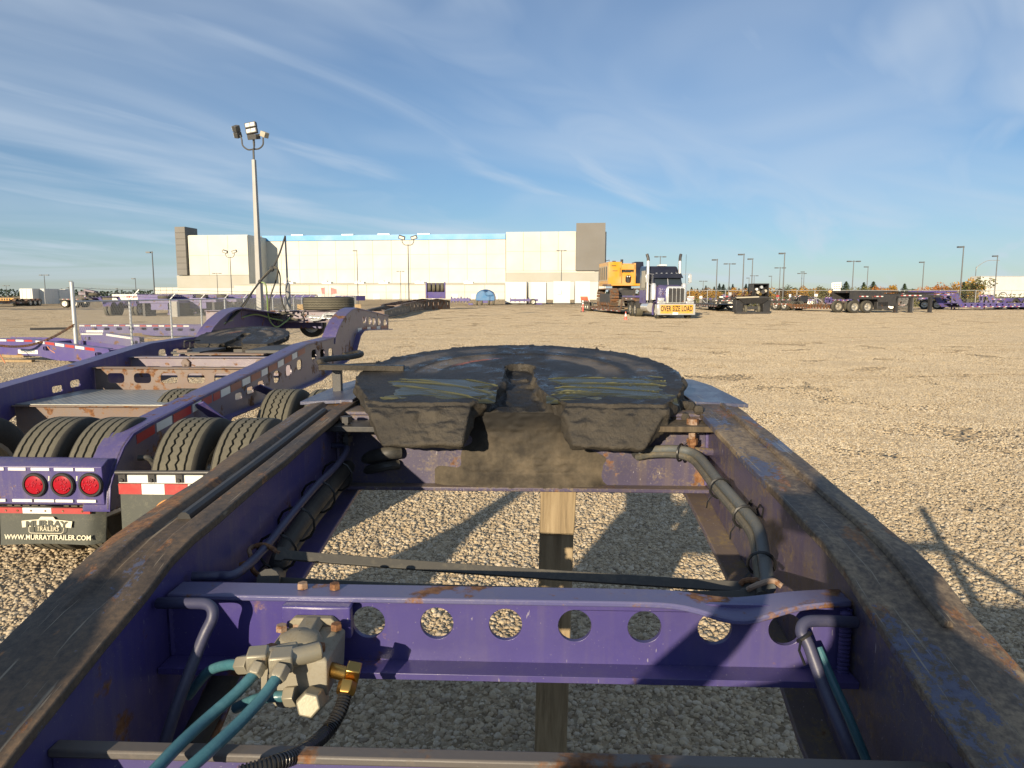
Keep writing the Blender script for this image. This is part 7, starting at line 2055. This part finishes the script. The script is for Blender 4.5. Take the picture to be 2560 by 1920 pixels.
for i, (x, y, w_, h_, mt) in enumerate(((1760, 768, 1.6, 1.5, 'black_frame'), (1822, 771, 1.4, 1.6, 'black_steel'), (1842, 772, 1.0, 1.9, 'mauve_paint'), (1975, 768, 2.2, 1.2, 'purple_far'), (2052, 768, 1.8, 1.5, 'black_frame'), (2108, 770, 1.8, 1.1, 'black_steel'), (2262, 771, 2.0, 1.7, 'black_frame'), (2402, 769, 2.4, 1.4, 'black_frame'))):
    p = on_ground(x, y)
    t = thing('equipment_skid', f'dark equipment skid with pipes, {ORD[i]} from the left among the right-hand trailers', 'equipment', p, rnd.uniform(-.4, .4), 'equipment skids among the trailers')
    g = G(); g.box(-w_ / 2, w_ / 2, 0, 1.2, 0.1, 0.3); fr_ = part('skid_base', g, M[mt], t, .02)
    for k in range(5):
        a, b = rnd.uniform(-w_ / 2, w_ / 2 - .4), rnd.uniform(.05, .8)
        g = G(); g.obox((a + .2, b, .3 + h_ * .3), (rnd.uniform(.3, .7), .5, h_ * rnd.uniform(.4, .75)), (rnd.uniform(-.1, .1), rnd.uniform(-.2, .2), 0)); part('machine_box', g, M[rnd.choice([mt, 'black_steel', 'black_frame', 'rusty_steel'])], fr_, .03)
    for k in range(3):
        g = G(); g.tube(smoothpath([(rnd.uniform(-w_ / 2, w_ / 2), -.05, .3), (rnd.uniform(-.5, .5), -.1, h_ * .8), (rnd.uniform(-w_ / 2, w_ / 2), 0, h_ * rnd.uniform(.3, 1))], 5), .06, 6); part('pipe', g, M['galvanised' if k == 0 else 'black_frame'], fr_)
# white van trailer
A = on_ground(2446, 760); top = at_depth(2446, 690, A.y).z
t = thing('van_trailer', 'long white van semi-trailer cut by the right edge of the picture', 'semi-trailer', A, R(4))
g = G(); g.box(0, 16, 0, 2.8, 1.35, top); vb_ = part('van_body', g, M['container_white'], t, .04)
g = G(); g.box(-.02, -.004, .1, 2.7, 1.4, top - .1); part('rear_door', g, M['white_panel'], vb_)
for x in (1.9, 2.15):
    g = G(); g.box(x, x + .06, -.05, -.004, 1.2, top); part('door_bar', g, M['pole_grey'], vb_)
g = G(); g.box(0, 16, -.03, -.004, top - .15, top + .02); part('roof_rail', g, M['galvanised'], vb_)
g = G(); g.loft([[(5.0 + 1.0 * math.cos(R(a)), -.02, 1.4 + 1.0 * math.sin(R(a))), (5.0 + 1.0 * math.cos(R(a)), .4, 1.4 + 1.0 * math.sin(R(a))), (5.0 + .85 * math.cos(R(a)), .4, 1.4 + .85 * math.sin(R(a))), (5.0 + .85 * math.cos(R(a)), -.02, 1.4 + .85 * math.sin(R(a)))] for a in range(0, 181, 20)]); part('wheel_arch', g, M['black_frame'], vb_)
wheel(t, (5.0, .0, .75), .7, .3, R(90)); wheel(t, (6.6, .0, .75), .7, .3, R(90))
g = G(); g.box(.3, 15.5, .6, 2.2, .9, 1.34); part('subframe', g, M['black_frame'], t)
# white sign boards on a stake, diamond sign
p = on_ground(2088, 770); z_ = at_depth(2088, 738, p.y).z; zt_ = at_depth(2088, 706, p.y).z
t = thing('sign_boards', 'two white notice boards, one above the other, on a stake before the trees', 'sign', p, R(-6))
g = G(); g.tube([(0, 0.06, 0), (0, .06, zt_)], .05, 6); part('stake', g, M['pole_grey'], t)
k_ = p.y / FPX; zm = (z_ + zt_) / 2 + .1
g = G(); g.obox((0, 0, (zm + zt_) / 2), (23 * k_, .03, zt_ - zm), (0, -.1, 0)); ub_ = part('upper_board', g, M['sign_white'], t)
g = G(); g.obox((.1, -.01, (z_ + zm) / 2), (17 * k_, .03, zm - z_), (0, -.1, 0)); lb_ = part('lower_board', g, M['sign_white'], t)
for k in range(3):
    for q in range(3):
        g = G(); g.obox((-.28 + .3 * q + .02 * k, -.03, zt_ - .33 - .26 * k), (.22, .012, .09), (0, -.1, 0)); part('print_mark', g, M['letter_black'], ub_)
for a in range(5):
    g = G(); g.obox((.1 + random.uniform(-.2, .2), -.04, (z_ + zm) / 2 + random.uniform(-.3, .3)), (.25, .012, .05), (0, random.uniform(-1, 1), 0)); part('print_mark', g, M['fixture_tan'], lb_)
p = on_ground(2073, 766); t = thing('warning_sign', 'small yellow diamond sign left of the white notice boards', 'sign', p)
zz_ = at_depth(2073, 729, p.y).z
g = G(); g.tube([(0, .05, 0), (0, .05, zz_)], .04, 6); part('stake', g, M['pole_grey'], t)
g = G(); g.obox((0, 0, zz_), (.42, .02, .42), (0, R(45), 0)); part('diamond', g, M['sign_yellow'], t)
# red and white barriers and pale drums dotted before the far fence
bi = 0
for i, (x, y, w_, h, mt, lab) in enumerate(((1727, 745, 16, 8, 'letter_red', 'red and white lettered barrier beside the truck'), (1752, 743, 7, 6, 'sign_white', 'white barrier right of the lettered red one'), (1817, 742, 6, 5, 'tape_red', 'small red board behind the step-deck trailer'), (1944, 740, 7, 5, 'tape_red', 'red board right of the power unit'),
                                         (1975, 739, 5, 7, 'sign_white', 'round white drum before the tall gold tree'), (2000, 741, 5, 6, 'sign_white', 'lower white drum right of the taller one'), (2040, 738, 8, 6, 'sign_white', 'white panel left of the diamond sign'), (1803, 744, 9, 6, 'sign_white', 'pale barrier behind the step-deck'), (1825, 735, 7, 8, 'galvanised', 'two grey-white posts signs by the dark trees'))):
    p = at_depth(x, y, 92 + i); t = thing('barrier', lab, 'barrier', (p.x, p.y, 0)); s_ = p.y / FPX
    g = G(); g.box(-w_ * s_ / 2, w_ * s_ / 2, -.05, .05, max(.1, p.z - h * s_ / 2), p.z + h * s_ / 2); bo_ = part('board', g, M['sign_white' if mt == 'letter_red' else mt], t)
    g = G(); g.box(-w_ * s_ / 3, -w_ * s_ / 3 + .08, .051, .12, 0, p.z); g.box(w_ * s_ / 3 - .08, w_ * s_ / 3, .051, .12, 0, p.z); part('stand', g, M['pole_grey'], t)
    if mt == 'letter_red':
        for k in range(5):
            g = G(); g.box(-w_ * s_ / 2 + w_ * s_ * (k + .15) / 5, -w_ * s_ / 2 + w_ * s_ * (k + .8) / 5, -.07, -.052, p.z - h * s_ * .35, p.z + h * s_ * .3); part('red_block', g, M['tape_red'], bo_)
# perimeter fence along the right
FR = thing('perimeter_fence', 'long thin chain-link fence crossing in front of the autumn trees on the right', 'fence', (18, 104, 0))
g = G()
n_ = 40
for k in range(n_):
    gp = G(); gp.tube([(k * 2.6, 0, 0), (k * 2.6, 0, 2.5)], .04, 5); part('post', gp, M['galvanised'], FR)
g.tube([(0, 0, 2.45), (n_ * 2.6, 0, 2.45)], .035, 5); part('top_rail', g, M['galvanised'], FR)
g = G(); st = 0.35; w = .005; x = -2.4
while x < n_ * 2.6:
    for s_ in (1, -1):
        xa_, xb_ = (x, x + 2.4) if s_ == 1 else (x + 2.4, x)
        g.add([(xa_ - w, .01 * s_, 0), (xa_ + w, .01 * s_, 0), (xb_ + w, .01 * s_, 2.4), (xb_ - w, .01 * s_, 2.4), (xa_, .01 * s_ + w, 0), (xb_, .01 * s_ + w, 2.4)], [(0, 1, 2, 3), (1, 4, 5, 2), (4, 0, 3, 5)])
    x += st
part('wire_mesh', g, M['wire_grey'], FR, kind='stuff', smooth=0)
# ------------------------------------------------------------------ far left
t, l_ = lowboy('brown lowboy trailer with three wheels far out on the left edge', on_ground(-80, 768), on_ground(85, 764), 'brown_frame', 2.8, 0.8, 0.35, 0.1, 1.3, 3, 0, 0.55, 4, 0, None)
p = on_ground(8, 760)
t = thing('yellow_machine', 'yellow machine deck with dark writing-like marks at the far left edge', 'machine', (p.x, p.y, 0))
za1, zb1 = at_depth(0, 745, p.y).z, at_depth(0, 752, p.y).z
g = G(); g.box(-6, 2.2, 0, 2.5, zb1, za1); part('machine_deck', g, M['yellow_paint'], t, .05)
g = G(); g.box(-5, 1.5, .3, 2.2, .1, zb1 - .02); part('machine_base', g, M['black_frame'], t)
for k in range(7):
    g = G(); g.box(-1.8 + .5 * k, -1.5 + .5 * k, -.03, -.004, zb1 + .1, za1 - .1); part('dark_mark', g, M['letter_black'], t)
t, l_ = lowboy('purple trailer with stacked tyres standing across the asphalt left of the corner post', on_ground(235, 769), on_ground(165, 769), 'black_frame', 2.8, 1.1, 0.35, 0.45, 1.7, 2, 0, 0.6, 2, 0, None)
p = on_ground(218, 770)
t = thing('tyre_stack', 'flat tyre and parts stacked on the trailer left of the corner post', 'tyre', (p.x, p.y + 1, 1.72))
o = part('tyre_carcass', tyre_mesh(0.75, 0.4), None, t, 0, (0.6, 0, .2)); o.rotation_euler = (0, R(90), 0)
g = G(); g.obox((.1, 0, .6), (1.5, 1, .25), (0, .2, 0)); g.obox((-.9, 0, .3), (1.0, 1, .5), (0, 0, 0)); part('spare_parts', g, M['mauve_paint'], t, .03)
cl = ['white container furthest left on the horizon', 'white container second from the left on the horizon', 'white container third from the left on the horizon', 'white container fourth from the left on the horizon', 'white container nearest the corner post on the horizon', 'long white and red container seen over the fence rail']
for i, (x0, x1, yt) in enumerate(((50, 82, 744), (97, 112, 744), (113, 130, 744), (131, 150, 745), (152, 165, 744), (280, 372, 743))):
    Y = 128 + 2 * i
    A, B = at_depth(x0, 744, Y), at_depth(x1, 744, Y); zz_ = 2.75 if i < 5 else 3.1
    zz_ = at_depth(x0, yt, Y).z + 1.6 if i < 5 else at_depth(x0, 742, Y).z + .5
    t = thing('shipping_container', cl[i], 'container', (A.x, A.y, 0), 0, 'white containers along the left horizon')
    L_ = B.x - A.x
    g = G(); g.box(0, L_, 0, 2.4, .15, zz_); cb = part('container_body', g, M['container_white'], t, .03)
    n_ = max(3, int(L_ / .8))
    for k in range(n_):
        g = G(); g.box(L_ * (k + .2) / n_, L_ * (k + .6) / n_, -.05, -.002, .25, zz_ - .1); part('side_rib', g, M['container_white'], cb)
    if i == 5:
        for k in range(6):
            g = G(); g.box(L_ * (.4 + .06 * k), L_ * (.43 + .06 * k), -.08, -.052, zz_ - .7, zz_ - .3); part('red_block', g, M['tape_red'], cb)

# ------------------------------------------------------------------ trees beyond the right-hand fence
def crown_mesh(kind, seed):
    rnd = random.Random(seed); g = G()
    if kind == 'conifer':
        for k in range(900):
            z = rnd.random() ** 0.8; r = ((1 - z) * 0.27 + .015) * (0.35 + 0.75 * rnd.random()) * (0.85 + .35 * noise.noise(Vector((z * 9, seed, rnd.random() * .4)))); a = rnd.random() * 6.283
            c = Vector((r * math.cos(a), r * math.sin(a), 0.10 + z * 0.92)); s_ = 0.016 + .026 * (1 - z)
            d = Vector((math.cos(a), math.sin(a), -0.45)).normalized(); u = d.cross(Vector((0, 0, 1))).normalized()
            g.add([c + d * s_ * 1.6, c + u * s_ * .6 - d * s_, c - u * s_ * .6 - d * s_ + Vector((0, 0, s_ * .4))], [(0, 1, 2)])
    else:
        lobes = [(Vector((rnd.uniform(-.26, .26), rnd.uniform(-.26, .26), rnd.uniform(.38, .82))), rnd.uniform(.12, .22)) for _ in range(9)]
        for k in range(620):
            c0, rr_ = lobes[rnd.randrange(9)]
            v = Vector((rnd.gauss(0, 1), rnd.gauss(0, 1), rnd.gauss(0, 1))).normalized() * rr_ * (0.55 + .5 * rnd.random())
            c = c0 + v; s_ = rnd.uniform(.018, .04)
            a = Vector((rnd.gauss(0, 1), rnd.gauss(0, 1), rnd.gauss(0, 1))).normalized(); b = a.orthogonal().normalized()
            g.add([c + a * s_, c + b * s_ * .8, c - a * s_, c - b * s_ * .8], [(0, 1, 2, 3)])
    return g.mesh('crown', recalc=False, smooth=0)
def trunk_mesh(kind, seed):
    rnd = random.Random(seed); g = G()
    g.tube([(0, 0, 0), (0.01, 0, .3), (0, .01, .75 if kind != 'conifer' else .95)], [.025, .018, .006], 6)
    if kind != 'conifer':
        for k in range(6):
            a = rnd.random() * 6.28; z = rnd.uniform(.28, .55); l_ = rnd.uniform(.15, .28)
            g.tube([(0, 0, z), (l_ * .5 * math.cos(a), l_ * .5 * math.sin(a), z + l_ * .5), (l_ * math.cos(a), l_ * math.sin(a), z + l_ * 1.1)], [.011, .007, .003], 4)
    return g.mesh('trunk', smooth=40)
CM = {}
def tree(label, x, ytop, Y, kind, leafm, wide=1.0, seed=0, group='trees lining the far side of the yard'):
    p = at_depth(x, ytop, Y)
    t = thing('conifer_tree' if kind == 'conifer' else 'broadleaf_tree', label, 'tree', (p.x, p.y, 0), random.uniform(0, 6.28), group)
    h = max(1.5, p.z)
    key = (kind, leafm, seed % 3)
    if key not in CM:
        a, b = crown_mesh(kind, seed % 3 + 10), trunk_mesh(kind, seed % 3)
        a.materials.append(M[leafm]); b.materials.append(M['bark']); CM[key] = (a, b)
    a, b = CM[key]
    tr = part('trunk', b, None, t); cr = part('crown', a, None, t)
    tr.scale = (h, h, h); cr.scale = (h * wide, h * wide, h)
    return t
rnd = random.Random(5)
TL = []
for k in range(15):   # dark conifers left of centre, behind
    TL.append((1728 + k * 13.5 + rnd.uniform(-4, 4), rnd.uniform(708, 722), 220, 'conifer', 'leaf_conifer', 1.6))
for x, yt, kd, lf, wd in ((1740, 722, 'b', 'leaf_gold', 1.2), (1765, 724, 'b', 'leaf_gold', 1.3), (1790, 720, 'b', 'leaf_gold', 1.1), (1838, 718, 'b', 'leaf_gold', 1.3), (1856, 722, 'b', 'leaf_gold', 1.1), (1884, 719, 'b', 'leaf_olive', 1.2),
                      (1950, 712, 'b', 'leaf_brown', 1.5), (1968, 709, 'b', 'leaf_olive', 1.3), (1990, 715, 'b', 'leaf_gold', 1.5), (2008, 712, 'b', 'leaf_brown', 1.4), (2030, 715, 'b', 'leaf_gold', 1.3), (2048, 712, 'b', 'leaf_olive', 1.2), (2064, 716, 'b', 'leaf_brown', 1.1),
                      (2100, 706, 'c', 'leaf_green', 1.7), (2116, 705, 'c', 'leaf_green', 1.9), (2140, 712, 'b', 'leaf_olive', 1.4), (2160, 707, 'c', 'leaf_green', 1.9), (2184, 705, 'c', 'leaf_green', 2.0), (2207, 712, 'b', 'leaf_orange', 1.1), (2232, 703, 'b', 'leaf_gold', 1.3), (2262, 710, 'c', 'leaf_green', 1.6),
                      (2302, 712, 'b', 'leaf_orange', .8), (2338, 706, 'b', 'leaf_orange', .9), (2362, 702, 'b', 'leaf_orange', 1.2), (2380, 704, 'b', 'leaf_gold', 1.0), (2410, 706, 'c', 'leaf_green', 1.5), (2428, 692, 'b', 'leaf_gold', 1.1), (2442, 688, 'b', 'leaf_olive', 1.2), (2440, 700, 'b', 'leaf_orange', 1.0)):
    TL.append((x, yt, 118 + rnd.uniform(-6, 14), 'conifer' if kd == 'c' else 'broad', lf, wd))
for k in range(26):
    TL.append((1745 + k * 27 + rnd.uniform(-9, 9), rnd.uniform(712, 724), 128 + rnd.uniform(0, 20), 'broad', rnd.choice(['leaf_gold', 'leaf_olive', 'leaf_olive', 'leaf_brown', 'leaf_orange', 'leaf_green']), rnd.uniform(1.5, 2.2)))
TL = [t_ for t_ in TL if not (t_[0] > 2300 and t_[1] > 711 and t_[2] > 126 and rnd.random() < 0.4)]
TL.sort()
desc = {'leaf_conifer': 'dark conifer', 'leaf_gold': 'golden autumn tree', 'leaf_orange': 'orange autumn tree', 'leaf_olive': 'olive-green leafy tree', 'leaf_brown': 'russet half-bare tree', 'leaf_green': 'green spruce'}
for i, (x, yt, Y, kd, lf, wd) in enumerate(TL):
    tree(f'{desc[lf]}, {ORD[i]} tree from the left in the line right of the truck', x, yt, Y, kd, lf, wd, i)
# scrubby growth under them and a far wood on the horizon
g = G(); rnd = random.Random(3)
for k in range(9000):
    x, y = rnd.uniform(20, 130), rnd.uniform(108, 122); z = rnd.random() ** 1.5 * (1.5 + noise.noise(Vector((x * .15, 0, 0))) * 1.1)
    a = Vector((rnd.gauss(0, 1), rnd.gauss(0, 1), rnd.gauss(0, 1))).normalized() * .22; b = a.orthogonal().normalized() * .16; c = Vector((x, y, max(.05, z)))
    g.add([c + a, c + b, c - a, c - b], [(0, 1, 2, 3)])
tag(part('scrub', g, M['leaf_olive'], None, recalc=False, smooth=0), 'scrubby olive undergrowth along the far fence', kind='stuff')
g = G()
for k in range(6000):
    x = rnd.uniform(-700, 500); y = rnd.uniform(640, 700); z = rnd.random() * (6 + 5 * noise.noise(Vector((x * .02, 1, 0))))
    a = Vector((rnd.gauss(0, 1), rnd.gauss(0, 1), rnd.gauss(0, 1))).normalized() * 1.3; b = a.orthogonal().normalized() * 1.1; c = Vector((x, y, max(.3, z)))
    g.add([c + a, c + b, c - a, c - b], [(0, 1, 2, 3)])
tag(part('far_wood', g, M['leaf_conifer'], None, recalc=False, smooth=0), 'far-off belt of dark trees on the horizon', kind='stuff')
# ------------------------------------------------------------------ what stands behind the camera and shades the frame
def person(label, loc, rz, arms):
    P = {'pelvis': (0, 0, 0.98), 'belly': (0, 0.0, 1.14), 'chest': (0, -0.01, 1.38), 'neck': (0, 0.0, 1.56), 'head0': (0, 0.03, 1.66), 'head1': (0, 0.035, 1.80)}
    Rr = {'pelvis': 0.165, 'belly': 0.16, 'chest': 0.175, 'neck': 0.062, 'head0': 0.088, 'head1': 0.085}
    E_ = [('pelvis', 'belly'), ('belly', 'chest'), ('chest', 'neck'), ('neck', 'head0'), ('head0', 'head1')]
    for s_, sd_ in ((-1, 'l'), (1, 'r')):
        P['sh' + sd_] = (s_ * 0.20, 0.0, 1.46); Rr['sh' + sd_] = 0.072
        P['el' + sd_], P['wr' + sd_] = arms[0](s_), arms[1](s_); Rr['el' + sd_] = 0.052; Rr['wr' + sd_] = 0.036
        P['hp' + sd_] = (s_ * 0.10, 0, 0.93); Rr['hp' + sd_] = 0.11
        P['kn' + sd_] = (s_ * 0.13, 0.02, 0.50); Rr['kn' + sd_] = 0.070
        P['an' + sd_] = (s_ * 0.14, -0.03, 0.09); Rr['an' + sd_] = 0.050
        P['to' + sd_] = (s_ * 0.16, 0.16, 0.045); Rr['to' + sd_] = 0.042
        E_ += [('chest', 'sh' + sd_), ('sh' + sd_, 'el' + sd_), ('el' + sd_, 'wr' + sd_), ('pelvis', 'hp' + sd_), ('hp' + sd_, 'kn' + sd_), ('kn' + sd_, 'an' + sd_), ('an' + sd_, 'to' + sd_)]
        for k in range(4):
            n0, n1 = f'f{sd_}{k}', f'g{sd_}{k}'
            w_ = Vector(P['wr' + sd_]); d = Vector((-s_ * 0.02, 0.045, 0.06 + .004 * k))
            P[n0] = tuple(w_ + d + Vector((0, 0.018 * k - .03, 0))); Rr[n0] = 0.012
            P[n1] = tuple(w_ + d + Vector((-s_ * 0.035, 0.018 * k - .02, 0.03))); Rr[n1] = 0.009
            E_ += [('wr' + sd_, n0), (n0, n1)]
    keys = list(P)
    me = bpy.data.meshes.new('body')
    me.from_pydata([P[k] for k in keys], [(keys.index(a), keys.index(b)) for a, b in E_], [])
    ob = bpy.data.objects.new('body', me); COL.objects.link(ob)
    md = ob.modifiers.new('skin', 'SKIN'); md.use_smooth_shade = True
    for k, sv in zip(keys, me.skin_vertices[0].data):
        sv.radius = (Rr[k], Rr[k]); sv.use_root = (k == 'pelvis')
    sb = ob.modifiers.new('sub', 'SUBSURF'); sb.levels = sb.render_levels = 2
    for nm in ('jacket_cloth', 'trouser_cloth', 'skin', 'hair'): me.materials.append(M[nm])
    t = thing('person', label, 'person', loc, rz)
    ob.parent = t
    g = G(); g.sphere((0, 0.015, 1.79), 0.115, 14, 10, (0.92, 1.08, 1.02)); part('hair', g, M['hair'], t, 0)
    g = G(); g.sphere((0, 0.135, 1.70), 0.017, 8, 6, (1, 1.2, 1.4)); part('nose', g, M['skin'], t)
    return t
person('person in dark clothes photographing the trailer, arms raised, behind the camera', (0.0, -0.40, 0), 0, (lambda s_: (s_ * 0.45, 0.10, 1.34), lambda s_: (s_ * 0.11, 0.26, 1.58)))
t = thing('phone', 'black phone held up at eye height', 'phone', (0, -0.045, 1.66))
g = G(); g.box(-0.038, 0.038, -0.005, 0.004, 0, 0.08); part('phone_body', g, M['black_plastic'], t, 0.003)
# deck, box and posts added out of view only to cast shade
t = thing('shade_deck', 'unseen purple deck on blocks behind the photographer, added to shade the ground', 'trailer deck', (-0.4, -2.4, 0))
g = G(); g.loft([[(-2.3, -1.2, z), (2.9, -1.2, z), (2.9, 2.1, z), (1.2, 2.22, z), (0.75, 1.78, z), (-0.3, 1.55, z), (-1.1, 1.72, z), (-2.3, 1.9, z)] for z in (0.78, 1.10)]); part('deck', g, M['purple_paint'], t, 0.01)
for x in (-1.9, 1.7):
    for y in (-0.9, 1.2):
        g = G(); g.box(x - .15, x + .15, y - .15, y + .15, 0, .78); part('block', g, M['timber'], t, .01)
t = thing('shade_box', 'unseen black box with rounded shoulders on a stand, added for its shadow', 'shadow caster', (-1.32, -0.50, 0))  # unseen box, added to throw a dark patch on the ground inside the frame
g = G(); g.loft([[(-.2, -.2, .72), (.16, -.2, .72), (.16, .2, .72), (-.2, .2, .72)], [(-.2, -.2, 1.58), (.16, -.2, 1.58), (.16, .2, 1.58), (-.2, .2, 1.58)], [(-.1, -.14, 1.70), (.10, -.14, 1.70), (.10, .14, 1.70), (-.1, .14, 1.70)]]); part('shade_box_shell', g, M['black_steel'], t, 0.03)
for x in (-.16, .12):
    for y in (-.16, .16):
        g = G(); g.box(x - .02, x + .02, y - .02, y + .02, 0, .72); part('stand_leg', g, M['black_steel'], t)
t = thing('shade_post', 'unseen steel post with a crossbar right of the trailer, added for its shadow', 'post', (1.10, 0.04, 0))  # out of view, added to cast the pole shadow on the right-hand gravel
g = G(); g.tube([(0, 0, 0), (0, 0, 1.53)], 0.035, 8); part('upright', g, M['black_steel'], t)
g = G(); g.bar((-.35, 0, 1.28), (0, 0, 1.28), .05, .05); g.bar((0, 0, 1.28), (.45, -.1, .95), .04, .04); part('crossbar', g, M['black_steel'], t)
t = thing('shade_pillar', 'unseen purple pillar with a tapered head left of the trailer, added for its shadow', 'landing leg', (-2.45, 0.0, 0))  # unseen, its taper shaped to give the narrowing shadow strip on the ground
g = G(); g.loft([[(-.25, -.15, 0), (.25, -.15, 0), (.25, .15, 0), (-.25, .15, 0)], [(-.25, -.15, 1.1), (.25, -.15, 1.1), (.25, .15, 1.1), (-.25, .15, 1.1)], [(-.07, -.08, 1.4), (.07, -.08, 1.4), (.07, .08, 1.4), (-.07, .08, 1.4)], [(-.05, -.05, 1.75), (.05, -.05, 1.75), (.05, .05, 1.75), (-.05, .05, 1.75)]]); part('pillar_body', g, M['purple_paint'], t, .01)
